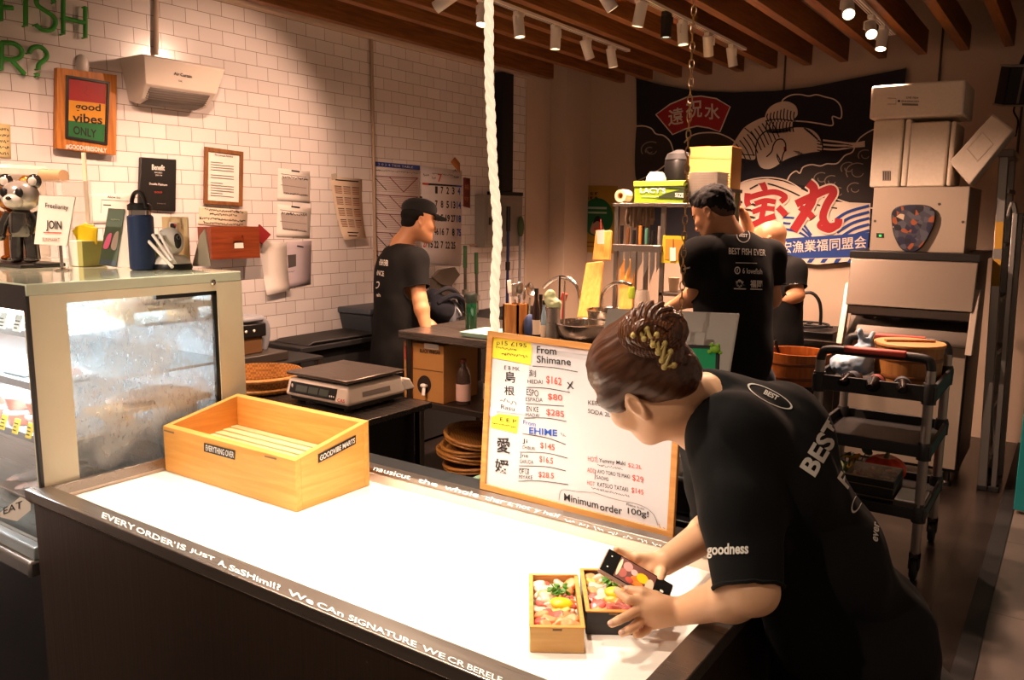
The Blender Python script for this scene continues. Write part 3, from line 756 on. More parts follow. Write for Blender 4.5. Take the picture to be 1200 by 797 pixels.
# ------------------------------------------------------------- refrigerated display case
FX0, FX1, FY0, FY1, FZ = -3.3, -2.12, .95, 1.58, 1.42
CREAM = M('cream_enamel', '#e3dcc0', .35, bump=.02, var=.03)
CASEIN = M('case_inside', '#d5dce0', .4, bump=0, var=.03)
t = thing('refrigerated_display_case', 'cream framed glass fish display fridge with a steamed up side pane', 'display fridge', ((FX0+FX1)/2, (FY0+FY1)/2, 0))
obj('base', MB().box((FX0, FY0+.01, .02), (FX1-.005, FY1, .66)), BLACK, t, bevel=.004)
obj('front_rail', MB().box((FX0, FY0-.035, .655), (FX1-.03, FY0+.03, .70)), ALU, t, bevel=.008)
obj('rail_strip', MB().box((FX0, FY0-.02, .70), (FX1-.03, FY0+.02, .735)), M('rail_pale', '#b9c6cc', .3, .5), t, bevel=.004)
obj('deck', MB().box((FX0, FY0+.03, .66), (FX1-.01, FY1-.02, .79)), M('deck_steel', '#9fb0b6', .3, .7, 'brushed'), t)
obj('top', MB().box((FX0, FY0, FZ-.03), (FX1, FY1, FZ)), M('top_glass_green', '#cfd8c0', .12, bump=0, coat=.5), t, bevel=.003)
obj('back_panel', MB().box((FX0, FY1-.02, .79), (FX1-.0235, FY1, FZ-.03)), CASEIN, t)
# side frame: cream border around the pane
ps = [PX(*q, X=FX1) for q in ((77, 352), (256, 343), (259, 520), (86, 553))]
m = MB(); zt0 = FZ-.03; pz0 = .88
gy0, gy1, gz1 = 1.046, 1.492, 1.366
for a, b in (((FY0, .70), (gy0, zt0)), ((gy1, .70), (FY1, zt0)), ((gy0, gz1), (gy1, zt0)), ((gy0, .70), (gy1, pz0))):
    m.box((FX1-.022, a[0], a[1]), (FX1, b[0], b[1]))
obj('side_frame', m, CREAM, t)
g2 = MB()
for a, b in (((gy1-.012, pz0), (gy1, gz1)), ((gy0+.25, gz1-.012), (gy1, gz1)), ((gy0, pz0), (gy1, pz0+.01))):
    g2.box((FX1-.018, a[0], a[1]), (FX1-.004, b[0], b[1]))
obj('gasket', g2, BLACK, t)
def fog():
    m = bpy.data.materials.new('steamed_glass'); m.use_nodes = True; N = m.node_tree.nodes; L = m.node_tree.links; b = N['Principled BSDF']
    b.inputs['Base Color'].default_value = srgb('#dfe6ea')+[1]; b.inputs['Roughness'].default_value = .25
    tc = N.new('ShaderNodeTexCoord'); n1 = N.new('ShaderNodeTexNoise'); n1.inputs['Scale'].default_value = 5; n1.inputs['Detail'].default_value = 3
    n2 = N.new('ShaderNodeTexNoise'); n2.inputs['Scale'].default_value = 130; mp = N.new('ShaderNodeMapping'); mp.inputs['Scale'].default_value = (1, 1, .45)
    L.new(tc.outputs['Object'], n1.inputs['Vector']); L.new(tc.outputs['Object'], mp.inputs[0]); L.new(mp.outputs[0], n2.inputs['Vector'])
    r1 = N.new('ShaderNodeMapRange'); r1.inputs[1].default_value = .38; r1.inputs[2].default_value = .62; r1.inputs[3].default_value = .14; r1.inputs[4].default_value = .58
    r2 = N.new('ShaderNodeMapRange'); r2.inputs[1].default_value = .56; r2.inputs[2].default_value = .66; r2.inputs[3].default_value = 1; r2.inputs[4].default_value = .25
    L.new(n1.outputs['Fac'], r1.inputs[0]); L.new(n2.outputs['Fac'], r2.inputs[0])
    mu = N.new('ShaderNodeMath'); mu.operation = 'MULTIPLY'; L.new(r1.outputs[0], mu.inputs[0]); L.new(r2.outputs[0], mu.inputs[1]); L.new(mu.outputs[0], b.inputs['Alpha'])
    bp = N.new('ShaderNodeBump'); bp.inputs['Strength'].default_value = .3; bp.inputs['Distance'].default_value = .001; L.new(n2.outputs['Fac'], bp.inputs['Height']); L.new(bp.outputs[0], b.inputs['Normal'])
    return m
obj('side_pane', MB().box((FX1-.014, gy0, pz0), (FX1-.010, gy1, gz1)), fog(), t).visible_shadow = True
CLEARP = M('clear_pane', '#f2f8fa', .05, alpha=.07, bump=0)
obj('front_pane', MB().box((FX0, FY0+.004, .735), (FX1-.012, FY0+.008, FZ-.065)), CLEARP, t)
obj('front_band', MB().box((FX0, FY0-.001, FZ-.068), (FX1-.003, FY0+.008, FZ-.004)), BLACK, t)
obj('front_edge', MB().box((FX1-.012, FY0-.002, .735), (FX1+.001, FY0+.006, FZ-.03)), BLACK, t)
obj('lock', MB().lathe([(.009, 0), (.009, .006), (.005, .009), (0, .009)], PX(249, 331, X=FX1), 14, rotm((0, 90, 0))), CHROME, t)
SHZ = [1.285, 1.145, 1.0]
for z in SHZ:
    s_ = obj('shelf', MB().box((FX0+.02, FY0+.05, z-.008), (FX1-.03, FY1-.03, z)), M('shelf_glass', '#c3d0d4', .25, .2, bump=0), t)
    obj('shelf_edge', MB().box((FX0+.02, FY0+.042, z-.014), (FX1-.03, FY0+.05, z+.006)), ALU, s_)
obj('light_tube', MB().tube([(FX0+.05, FY0+.06, FZ-.045), (FX1-.05, FY0+.06, FZ-.045)], .01, 10), M('case_tube', '#ffffff', .3, emit=14, ecol='#e2f1ff', bump=0), t)
d = bpy.data.lights.new('case_lamp', 'AREA'); d.shape = 'RECTANGLE'; d.size = 1.05; d.size_y = .05; d.energy = 33; d.color = (.86, .94, 1)
o = bpy.data.objects.new('case_lamp', d); COL.objects.link(o); o.parent = t; o.location = V(((FX0+FX1)/2, FY0+.1, FZ-.06))-org[t.name]; o.rotation_euler = (R_(18), 0, 0)
for z in SHZ[1:]:
    d2 = bpy.data.lights.new('case_lamp', 'AREA'); d2.shape = 'RECTANGLE'; d2.size = 1.0; d2.size_y = .03; d2.energy = 10; d2.color = (.86, .94, 1)
    o = bpy.data.objects.new('case_lamp', d2); COL.objects.link(o); o.parent = t; o.location = V(((FX0+FX1)/2, FY0+.07, z+.125))-org[t.name]; o.rotation_euler = (R_(15), 0, 0)

# contents of the case
SHN = ['the top shelf', 'the middle shelf', 'the lowest shelf']
ORD = ['first', 'second', 'third', 'fourth', 'fifth', 'sixth']
SALM = M('salmon_slab', '#ef6d3e', .3, hex2='#f29a72', scale=60, coat=.3)
PINKF = M('pink_fish', '#e8a093', .3, hex2='#f0c4b6', scale=50, coat=.3)
FILM = M('clear_film', '#eef6f8', .08, alpha=.18, bump=.1, scale=60)
TRAYW = M('foam_tray', '#e8eef0', .5, bump=0)
def pack(name, lab, c, s, fish, filmh=.03):
    x, y, z = c; a, b = s[0]/2, s[1]/2
    t = thing(name, lab, 'fish pack', c)
    obj('tray', MB().hexa([(x-a*.85, y-b*.85, z+.001), (x+a*.85, y-b*.85, z+.001), (x+a*.85, y+b*.85, z+.001), (x-a*.85, y+b*.85, z+.001)],
        [(x-a, y-b, z+.018), (x+a, y-b, z+.018), (x+a, y+b, z+.018), (x-a, y+b, z+.018)]), TRAYW, t, bevel=.003)
    m = MB(); r = random.Random(int(x*1000))
    for i in range(5): m.ell((x-a*.6+a*1.2*i/4, y+r.uniform(-.01, .01), z+.024), (a*.22, b*.7, .011), (0, 14, r.uniform(-12, 12)), 12, 7)
    obj('fish_slice', m, fish, t)
    obj('film', MB().ell((x, y, z+.019), (a*.98, b*.98, filmh), n=18, k=8), FILM, t)
for i in range(4):
    pack('salmon_pack', 'orange salmon pack on the top shelf of the fridge, %s from the cream side frame' % ORD[i], (-2.25-.16*i, 1.06, SHZ[0]), (.14, .1), SALM)
for i in range(4):
    pack('fish_pack', 'pink fish pack on the middle shelf of the fridge, %s from the cream side frame' % ORD[i], (-2.24-.17*i, 1.08, SHZ[1]), (.15, .12), PINKF, .034)
LID = M('tub_lid', '#f4e9e4', .15, alpha=.35, bump=0)
def cup(c, lab):
    t = thing('lidded_tub', lab, 'tub', c)
    obj('tub', MB().lathe([(.034, .001), (.043, .034), (.045, .036)], c, 24), M('tub_pink', '#d98a78', .25, hex2='#e5a592', scale=60), t)
    obj('lid', MB().lathe([(.047, .034), (.047, .040), (.040, .045), (0, .046)], c, 24), LID, t)
for i in range(4):
    for k in range(2):
        cup((-2.215-.105*i, 1.05+.01*(i % 2), SHZ[2]+.0465*k), 'pink %s tub of the %s stack from the side frame, lowest fridge shelf' % (['lower', 'upper'][k], ORD[i]))
def tag_card(c, lab, col, h=.035, wd=.03):
    t = thing('price_tag', lab, 'price tag', c)
    x, y, z = c
    obj('card', MB().hexa([(x-wd/2, y, z+.002), (x+wd/2, y, z+.002), (x+wd/2, y+.002, z+.002), (x-wd/2, y+.002, z+.002)], [(x-wd/2, y+.012, z+h), (x+wd/2, y+.012, z+h), (x+wd/2, y+.014, z+h), (x-wd/2, y+.014, z+h)]), col, t)
    m = MB()
    r = random.Random(int(abs(x)*999))
    for j in range(3):
        zz = z+.009+.009*j; yy = y+.012*(zz-z)/h-.0012; L = r.uniform(.5, .8)*wd
        m.add([(x-wd*.4, yy, zz), (x-wd*.4+L, yy, zz), (x-wd*.4+L, yy+.001, zz+.003), (x-wd*.4, yy+.001, zz+.003)], [(0, 1, 2, 3)])
    obj('price_writing', m, INK, t, smooth=0)
WTAG = M('white_tag', '#eeeee6', .7); YTAG = M('yellow_tag', '#e8cf3a', .7)
for i in range(4):
    tag_card((-2.175-.085*i, FY0+.03, SHZ[0]), 'white price tag on the top fridge shelf, %s from the cream side frame' % ORD[i], WTAG, .045, .04)
    tag_card((-2.17-.075*i, FY0+.03, SHZ[2]), 'yellow price tag on the lowest fridge shelf, %s from the cream side frame' % ORD[i], YTAG, .04)
PALEW = M('pale_wood', '#dcb884', .5, kind='wood', axis='y', hex2='#cfa468')
def wtray(c, s, lab):
    x, y, z = c; a, b = s[0]/2, s[1]/2; h = s[2]
    t = thing('wooden_tray', lab, 'tray', c)
    obj('board', MB().box((x-a, y-b, z+h-.014), (x+a, y+b, z+h)), PALEW, t, bevel=.001)
    for q in (-b*.7, b*.5): obj('foot', MB().box((x-a, y+q, z+.001), (x+a, y+q+.03, z+h-.014)), PALEW, t, bevel=.001)
    return t
for (c, s, lab) in (((-2.225, 1.34, SHZ[0]), (.12, .34, .045), 'pale wooden tray on the top fridge shelf behind the steamed pane'),
                    ((-2.225, 1.32, SHZ[2]), (.12, .34, .045), 'pale wooden tray on the lowest fridge shelf behind the steamed pane')):
    wtray(c, s, lab)
    x, y, z = c
    o = obj('wrapped_fish', MB().ell((x, y-.02, z+.066), (.045, .12, .02), (0, 0, 5)).ell((x+.01, y+.03, z+.062), (.04, .1, .016), (0, 0, -8)), M('wrapped_white', '#efe7dc', .35, hex2='#e8c9b8', scale=20), at=(x, y, z+.045))
    tag(o, 'pale wrapped fish fillet lying on the tray of %s' % ('the top fridge shelf' if z > 1.2 else 'the lowest fridge shelf'), 'fish')
t = thing('steel_tray', 'steel tray of bagged fish on the floor of the fridge', 'tray', (-2.33, 1.12, .79))
m = MB(); x0, x1, y0, y1 = -2.50, -2.16, 1.0, 1.24
m.hexa([(x0+.02, y0+.02, .791), (x1-.02, y0+.02, .791), (x1-.02, y1-.02, .791), (x0+.02, y1-.02, .791)], [(x0, y0, .815), (x1, y0, .815), (x1, y1, .815), (x0, y1, .815)])
obj('pan', m, STEEL, t, bevel=.003)
obj('rim', MB().box((x0-.006, y0-.006, .815), (x1+.006, y1+.006, .82)), STEEL, t, bevel=.002)
for i, (x, y, a, n_) in enumerate(((-2.24, 1.1, 20, 'nearest the side pane'), (-2.33, 1.1, 10, 'in the middle'), (-2.42, 1.12, -5, 'furthest left'))):
    t = thing('bagged_fish', 'silvery pink fish in a clear bag on the steel fridge tray, ' + n_, 'fish', (x, y, .82))
    obj('fish', MB().ell((x, y, .842), (.035, .1, .02), (0, 0, a)).ell((x-.02, y-.09, .84), (.02, .03, .006), (0, 0, a)), M('silver_fish', '#d9b8b4', .25, hex2='#8fa0aa', scale=18), t)
    obj('bag', MB().ell((x, y, .844), (.045, .115, .0235), (0, 0, a)), FILM, t)
s_ = Sheet((0, FY0-.022, 0), (0, 1, 0)); s_.p0 = V((0, FY0-.0215, 0))
t = thing('paper_notice', 'small white paper notice taped to the lower rail of the fridge', 'notice', (-2.3, FY0-.02, .71))
s_.poly([(0, 601), (24, 582), (36, 588), (36, 598), (20, 611), (0, 606)], 'sheet', PAPER, 1)
s_.text('EAT', (4, 603), (26, 595), 8, 'lettering', INK, 2); s_.flush(t)

# ------------------------------------------------------------- things on top of the fridge
z0 = FZ+.001
GLOSS = M('chrome_black', '#39383a', .12, .9, bump=0, hex2='#8f8c88')
def bear(c, lab, body, snout, sc, yaw, face=None):
    """a glossy toy bear standing upright"""
    t = thing('bear_figurine', lab, 'figurine', c); c = V(c); m3_ = Matrix.Rotation(yaw, 3, 'Z')
    def P(x, y, z): return c+m3_ @ V((x, y, z))*sc
    def el(mb, p, r, d=(0, 0, 0)): mb.ell(P(*p), [q*sc for q in r], m3_ @ rotm(d), 18, 12)
    m = MB(); el(m, (0, 0, .128), (.044, .036, .048)); m.tube([P(0, 0, .085), P(0, 0, .1), P(0, 0, .16), P(0, 0, .172)], [.034*sc, .042*sc, .036*sc, .02*sc], 18)
    obj('torso', m, body, t)
    m = MB(); el(m, (0, 0, .215), (.06, .052, .05)); obj('head', m, face or body, t)
    m = MB(); el(m, (0, -.04, .200), (.032, .026, .022)); obj('muzzle', m, snout, t)
    m = MB(); el(m, (0, -.066, .207), (.009, .006, .006)); obj('nose', m, BLACK, t)
    for s_ in (-1, 1):
        m = MB(); el(m, (.046*s_, .003, .262), (.024, .013, .024)); e = obj('ear', m, body, t)
        m = MB(); el(m, (.046*s_, -.008, .262), (.014, .006, .014)); obj('inner_ear', m, snout, e)
        m = MB(); el(m, (.024*s_, -.047, .225), (.013, .006, .016)); obj('eye', m, BLACK, t)
        m = MB(); m.tube([P(.04*s_, 0, .160), P(.062*s_, -.002, .125), P(.066*s_, -.012, .092)], [.016*sc, .016*sc, .014*sc], 12); el(m, (.066*s_, -.014, .086), (.016, .016, .014)); obj('arm', m, body, t)
        m = MB(); m.tube([P(.022*s_, 0, .09), P(.025*s_, 0, .05), P(.026*s_, 0, .012)], [.022*sc, .021*sc, .021*sc], 14); el(m, (.026*s_, -.012, .011), (.021, .03, .0105)); obj('leg', m, body, t)
    return t
p = PX(31, 313, Z=FZ)
obj_ = thing('display_plinth', 'flat black plinth under the shiny bear figurines', 'plinth', (p.x-.08, p.y+.02, z0))
obj('slab', MB().box((p.x-.26, p.y-.05, z0), (p.x+.07, p.y+.09, z0+.012)), BLACK, obj_, bevel=.003)
bear((p.x, p.y, z0+.0125), 'mirror black bear figurine with a white face standing on the fridge', GLOSS, M('bear_white', '#e6e0d8', .2, bump=0), .98, R_(35), M('bear_face', '#d3ccc4', .18, .55, bump=0))
bear((p.x-.15, p.y+.045, z0+.0125), 'gold and orange bear figurine half out of the photo at left', M('bear_gold', '#b5701c', .2, .6, hex2='#7a2f12', scale=18), M('bear_amber', '#d9922f', .25, bump=0), .98, R_(30))
# join sign
p = PX(73, 317, Z=FZ)
t = thing('tabletop_sign', 'white sign reading JOIN on a thin steel post on the fridge', 'sign', (p.x, p.y, z0))
obj('foot', MB().lathe([(.026, 0), (.026, .003), (.006, .007), (0, .008)], (p.x, p.y, z0), 20), CHROME, t)
q = PX(71, 288, X=p.x-.0); obj('post', MB().tube([(p.x, p.y, z0), (p.x, p.y, z0+.11)], .005, 10), CHROME, t)
sg = Sheet((p.x+.014, p.y-.024, z0), V((.57, -.82, .12)))
cs = [sg.P(a) for a in ((46, 229), (88, 231), (78, 288), (40, 286))]
obj('panel', MB().slab(cs, -sg.n*.006), PAPER, t)
sg.text('Freeliarity', (53, 245), (80, 248), 7.5, 'lettering', INK, 2, .01); sg.text('JOIN', (54, 271), (72, 272), 13, 'lettering', INK, 2, .02)
sg.stroke([(51, 272.5), (72, 273)], 1.3, 'red_underline', REDINK, 2); sg.text('SUNMARKT', (49.5, 283), (70, 283.5), 4.5, 'small_lettering', M('brown_ink', '#8a4a34', .8), 2)
sg.flush(t)
# clear acrylic stand and bags behind
t = thing('acrylic_stand', 'clear acrylic stand with a cream post behind the JOIN sign', 'stand', (-2.75, 1.5, z0))
ACR = M('acrylic', '#f5efe6', .06, alpha=.25, bump=0)
a = PX(52, 213, Y=1.5); b = PX(93, 215, Y=1.5)
obj('top_sheet', MB().box((a.x, 1.44, a.z-.004), (b.x, 1.54, a.z)), ACR, t); obj('side_sheet', MB().box((b.x-.004, 1.44, z0), (b.x, 1.54, a.z-.004)), ACR, t)
obj('post', MB().box((b.x-.05, 1.54, z0), (b.x-.028, 1.545, a.z+.1)), CREAM, t); obj('side_sheet', MB().box((a.x, 1.44, z0), (a.x+.004, 1.54, a.z-.004)), ACR, t)
p = PX(22, 210, Y=1.5)
t = thing('storage_tub', 'clear lidded plastic storage tub at the back of the fridge top', 'tub', (p.x-.05, 1.47, z0))
obj('tub', MB().box((p.x-.22, 1.37, z0), (p.x+.09, 1.56, p.z)), M('milky_plastic', '#d8cdbd', .3, alpha=.55, bump=.05), t, bevel=.012)
obj('lid', MB().box((p.x-.23, 1.36, p.z), (p.x+.1, 1.57, p.z+.05)), M('milky_lid', '#e3dacc', .2, alpha=.6), t, bevel=.015)
p2 = PX(58, 201, Y=1.5)
o = obj('paper_roll', MB().tube([p2+V((-.05, 0, 0)), p2+V((.06, .02, -.003))], .022, 18), M('kraft', '#b99a74', .8), at=p2); tag(o, 'brown paper roll lying on the clear acrylic stand', 'paper roll')
o.location.z = a.z+.0225
# white caddy with yellow sachets
p = PX(100, 312, Z=FZ)
t = thing('packet_caddy', 'white paper caddy filled with yellow sachets beside the pamphlet stand', 'caddy', (p.x, p.y, z0))
za = PX(100, 282, Y=p.y).z; wx = .045
obj('caddy', MB().box((p.x-wx, p.y-.03, z0), (p.x+wx*.3, p.y+.05, za)), WHITEP, t, bevel=.002)
obj('side_panel', MB().box((p.x+wx*.3, p.y-.03, z0), (p.x+wx, p.y+.05, za)), M('sage', '#a9ab66', .7), t, bevel=.002)
for i in range(5):
    o = obj('yellow_sachet', MB().obox((p.x-.03+.015*i, p.y+.01, za+.018+.006*(i % 2)), (.05, .006, .055), (0, -25+8*i, 20)), M('sachet_yellow', '#d9bd1c', .4, hex2='#b7a514', scale=40), at=(p.x, p.y, za))
    tag(o, 'crumpled yellow sachet sticking out of the white caddy', 'sachet', 'yellow sachets in the caddy')
    o.modifiers.new('b', 'BEVEL').width = .002
# pamphlet stand
p = PX(130, 314, Z=FZ)
t = thing('pamphlet_stand', 'green printed A frame card standing in front of the blue bottle', 'card stand', (p.x, p.y, z0))
sg = Sheet((p.x, p.y, z0), V((.62, -.75, .22)))
cs = [sg.P(a) for a in ((127, 244), (146, 245), (136, 313), (116, 310))]
obj('card', MB().slab(cs, -sg.n*.003), M('card_green', '#3f5a3c', .5, hex2='#2c3f31', scale=9), t)
bk = [cs[1]-sg.n*.003, cs[2]-sg.n*.003, cs[2]+V((.042, .05, 0)), ]; bk[2].z = cs[2].z
obj('easel_back', MB().slab(bk, V((-.004, .004, 0))), WHITEP, t)
sg.poly([(126, 276), (131, 274), (127, 290), (121, 290)], 'pink_print', M('pink', '#d55f8e', .6), 1, smooth=True); sg.poly([(134, 275), (139, 272), (136, 292), (130, 290)], 'grey_print', M('greyprint', '#a89d93', .6), 1, smooth=True)
sg.scribble((130, 258), (141, 259), 2, 'fine_print', M('pale_ink', '#93a586', .8), .7, seed=3); sg.poly([(118, 303), (137, 306), (136, 312), (116.5, 309.5)], 'foot_band', M('slate', '#3b4f5e', .5), 1)
sg.flush(t)
p = PX(152, 314, Z=FZ); p.y += .06; p.x -= .03
o = obj('tea_tin', MB().box((p.x-.03, p.y-.02, z0), (p.x+.05, p.y+.04, z0+.105)), M('tin_green', '#1f3a2c', .35), bevel=.004); tag(o, 'dark green tin behind the pamphlet stand and the bottle', 'tin')
p = PX(143, 313, Z=FZ); p.y = 1.53; p.x -= .06
o = obj('paper_plate', MB().lathe([(.0, -.004), (.03, -.003), (.046, .004), (.045, .006), (.03, -.001), (0, -.001)], (p.x, p.y, z0+.105), 24, rotm((75, 0, 20))), M('plate_cream', '#d9b987', .6)); tag(o, 'round cream dish propped up behind the pamphlet stand', 'dish'); o.location.z = z0
# blue bottle
p = PX(175, 316, Z=FZ); p.y -= .02
t = thing('water_bottle', 'navy blue steel water bottle with black loop lid on the fridge', 'bottle', (p.x, p.y, z0))
zt = PX(175, 252, Y=p.y).z-z0; r = .038
obj('body', MB().lathe([(r-.004, 0), (r, .004), (r, zt-.006), (r-.006, zt)], (p.x, p.y, z0), 32), M('navy_coat', '#1c3156', .4, bump=.03), t)
obj('collar', MB().lathe([(r-.006, zt), (r-.006, zt+.014)], (p.x, p.y, z0), 32), CHROME, t)
lid = obj('lid', MB().lathe([(r-.003, zt+.014), (r-.003, zt+.03), (r-.012, zt+.036), (0, zt+.036)], (p.x, p.y, z0), 32), BLACK, t)
loop = [(p.x-.034, p.y, z0+zt+.026)]+[(p.x+.036*cos(a)-.005, p.y, z0+zt+.03+.04*sin(a)) for a in np.linspace(2.9, .35, 8)]+[(p.x+.036, p.y, z0+zt+.02)]
obj('carry_loop', MB().tube(smooth_pts(loop), .0065, 8), BLACK, lid)
# white tubes, security camera, card
cz = PX(213, 315, Z=FZ); cx, cy = cz.x, min(cz.y, 1.49)
t = thing('security_camera', 'white pan and tilt camera with black lens face on an oval base', 'camera', (cx, cy, z0))
e = rotm((0, 0, 0))
obj('base', MB().lathe([(.058, 0), (.060, .010), (.052, .030), (.036, .044), (0, .046)], (cx, cy, z0), 28), WHITEP, t)
obj('base_band', MB().lathe([(.0605, .001), (.0605, .010), (.0575, .018)], (cx, cy, z0), 28, caps=False), BLACK, t)
hd_ = obj('head', MB().ell((cx-.004, cy, z0+.084), (.041, .041, .046), n=24, k=16), WHITEP, t)
dv = (CAMP-V((cx, cy, z0+.084))); dv.z = 0; dv.normalize(); sd = V((-dv.y, dv.x, 0))
for a_, nm, rr in ((.62, 'lens_face', (.014, .024)), (-.62, 'lens', (.012, .013))):
    dd = (dv*cos(a_)+sd*sin(a_)); c = V((cx-.004, cy, z0+.088))+dd*.036
    mt_ = dd.to_track_quat('Z', 'Y').to_matrix()
    obj(nm, MB().ell(c, (rr[0], rr[1], .0075), mt_, 20, 10), BLACK, hd_)
obj('lens_ring', MB().tube([V((cx-.004, cy, z0+.1))+(dv*cos(.62)+sd*sin(.62))*.0425+(V((0, 0, 1))*sin(q)+(sd*cos(.62)-dv*sin(.62))*cos(q))*.006 for q in np.linspace(0, 2*pi, 13)[:-1]], .0012, 6, closed=True), GREYINK, hd_)
for i, (a, b) in enumerate((((168, 276), (202, 313)), ((179, 275), (201, 306)), ((186, 272), (205, 308)))):
    yy = cy-.065+.012*i; A = PX(*a, Y=yy-.01); B = PX(*b, Y=yy); B.z = max(B.z, z0+.006)
    o = obj('white_stick', MB().tube([A, B], .0052, 12), WHITEP, at=B); tag(o, 'thin white stick leaning left of the camera, %s' % ['longest and lowest', 'middle of three', 'nearest to the camera'][i], 'stick')
p = PX(203, 268, Y=1.555)
t = thing('picture_card', 'cream card with a small printed emblem behind the white camera', 'card', (p.x, 1.555, z0))
q0 = PX(190, 254, Y=1.555); q1 = PX(220, 256, Y=1.555)
obj('card', MB().box((q0.x, 1.553, z0), (q1.x, 1.557, q0.z)), M('cream_card', '#dcc596', .7), t)
sg = Sheet((0, 1.5525, 0), (0, 1, 0)); sg.poly([(198, 260), (208, 261), (208, 269), (198, 268)], 'print', PAPER, 1); sg.poly([(200, 262), (206, 263), (205, 268), (200, 267)], 'emblem', INK, 2, smooth=True)
sg.poly([(203, 262), (207, 263), (206, 266)], 'emblem_red', REDINK, 3); sg.scribble((212, 258), (213, 272), 3, 'fine_print', GREYINK, .6); sg.flush(t)
p = PX(240, 300, Y=1.56)
o = obj('grey_leaflet', MB().slab([PX(*a, Y=1.565) for a in ((234, 276), (240, 268), (247, 312), (225, 312))], (0, .003, 0)), M('leaflet_grey', '#b5a994', .7, alpha=.9)); tag(o, 'pale grey leaflet propped at the right end of the fridge top', 'leaflet'); 
# ------------------------------------------------------------- on the tiled wall
WX = -3.999
def wsheet(off=.0): return Sheet((WX+off, 0, 0), (1, 0, 0), step=.0015)
# green lettering standing off the wall
GREENL = M('sign_green', '#3f9a34', .45, bump=0)
t = thing('sign_lettering', 'green raised lettering FISH R? high on the white tiled wall', 'sign', PX(40, 90, X=WX))
def letter(name, strokes):
    m = MB()
    for st in strokes:
        P = [PX(a, b, X=WX+.03) for a, b in st]
        P = smooth_pts(P, n=4) if len(P) > 3 else P
        m.tube(P, .0105, 10)
        for q in (P[0], P[-1]): m.tube([q, q+V((-.03, 0, 0))], .004, 6)
    obj('letter', m, GREENL, t)
letter('f', [[(1, -14), (1, 24)], [(1, 8), (15, 9.5)]])
letter('i', [[(30, -14), (30, 30)]])
letter('s', [[(64, 3), (58, -6), (50, -8), (43, -2), (44, 6), (52, 12), (62, 19), (65, 27), (60, 35), (50, 35), (42, 29)]])
letter('h', [[(74, -2), (74, 40)], [(100, 8), (100, 44)], [(75, 21), (100, 27)]])
letter('r', [[(2, 49), (1, 82)], [(2, 50), (16, 51), (25, 58), (24, 66), (14, 70), (2, 68)], [(12, 69), (29, 87)]])
letter('question', [[(34, 62), (38, 56), (47, 55), (54, 61), (54, 68), (46, 75), (45, 81)], [(44, 86), (44, 89)]])
# good vibes board
t = thing('wooden_wall_sign', 'wooden sign with a red, yellow and green good vibes print on the tiles', 'sign', PX(100, 182, X=WX))
sg = wsheet(.055)
cs = [sg.P(q) for q in ((67, 79), (137, 88), (136, 182), (66, 174))]
obj('board', MB().slab(cs, V((-.03, 0, 0))), M('sign_wood', '#c07a2c', .5, kind='wood', axis='z', hex2='#9c5a1c'), t, bevel=.002)
obj('wall_spacer', MB().slab([sg.P(q)-V((.03, 0, 0)) for q in ((85, 100), (118, 104), (117, 160), (84, 156))], V((-.025, 0, 0))), BLACK, t)
qf, inn = quadframe([sg.P(q) for q in ((77, 88), (128, 96), (125, 170), (76, 162))], .012, .008, (1, 0, 0))
obj('black_frame', qf, BLACK, t, bevel=.001)
sg.poly([(80, 92), (124, 99), (123.5, 122), (80, 117)], 'red_band', M('rasta_red', '#980f0e', .5), 1)
sg.poly([(80, 117), (123.5, 122), (123, 146), (79, 141)], 'yellow_band', M('rasta_yellow', '#d08d10', .5), 1)
sg.poly([(79, 141), (123, 146), (122, 167), (79, 160)], 'green_band', M('rasta_green', '#0f6128', .5), 1)
sg.text('good', (88, 131), (118, 133), 11, 'lettering', INK, 2, .02); sg.text('vibes', (85, 143), (120, 146), 11, 'lettering', INK, 2, .02); sg.text('ONLY', (86, 157), (113, 162), 10, 'lettering', INK, 2, .02)
sg.text('#GOODVIBESONLY', (77, 174.5), (125, 179.5), 6, 'white_lettering', WHITEINK, 1, .02)
sg.stroke([(100, 100), (102, 104), (99, 108), (103, 112)], .6, 'fine_ornament', M('rasta_dark', '#7d1512', .5), 2)
sg.flush(t)
o = obj('wall_dome', MB().ell(PX(96, 76, X=WX), (.035, .03, .05), n=18), WHITEP); tag(o, 'small white dome fitting on the tiles above the wooden sign', 'fitting')
# air curtain
t = thing('air_curtain', 'white air curtain unit mounted high on the tiled wall', 'air curtain', PX(205, 110, X=WX))
fA = PX(166, 63, X=-3.80); fB = PX(262, 82, X=-3.80); yA, yB = fA.y, fB.y; zt = fA.z
prof = [(-4.0, zt+.0), (-3.80, zt+.0), (-3.785, zt-.01), (-3.82, zt-.135), (-3.835, zt-.145)]
low = [(-3.835, zt-.145), (-3.88, zt-.20), (-3.95, zt-.215), (-4.0, zt-.20)]
def extr(pr, ya, yb, skew=0):
    return MB().slab([V((a, ya+(zt-b)*skew, b)) for a, b in pr], V((0, yb-ya, 0)))
body = MB(); P = prof+low[1:]
n_ = len(P); ins = .0
vs = [V((a, yA+(zt-b)*.18, b)) for a, b in P]+[V((a, yB-(zt-b)*.25, b)) for a, b in P]
obj('housing', MB().add(vs, [tuple(range(n_-1, -1, -1)), tuple(range(n_, 2*n_))]+[(i, (i+1) % n_, (i+1) % n_+n_, i+n_) for i in range(n_)]), M('ac_white', '#ddd0c2', .45, bump=.02, var=.03), t, bevel=.004)
vs = [V((a+.0015, yA+.03+(zt-b)*.18, b-.0015)) for a, b in low[:3]]+[V((a+.0015, yB-.03-(zt-b)*.25, b-.0015)) for a, b in low[:3]]
obj('air_outlet', MB().add(vs, [(0, 1, 4, 3), (1, 2, 5, 4)]), M('outlet_grey', '#6c625a', .6), t, solid=.002)
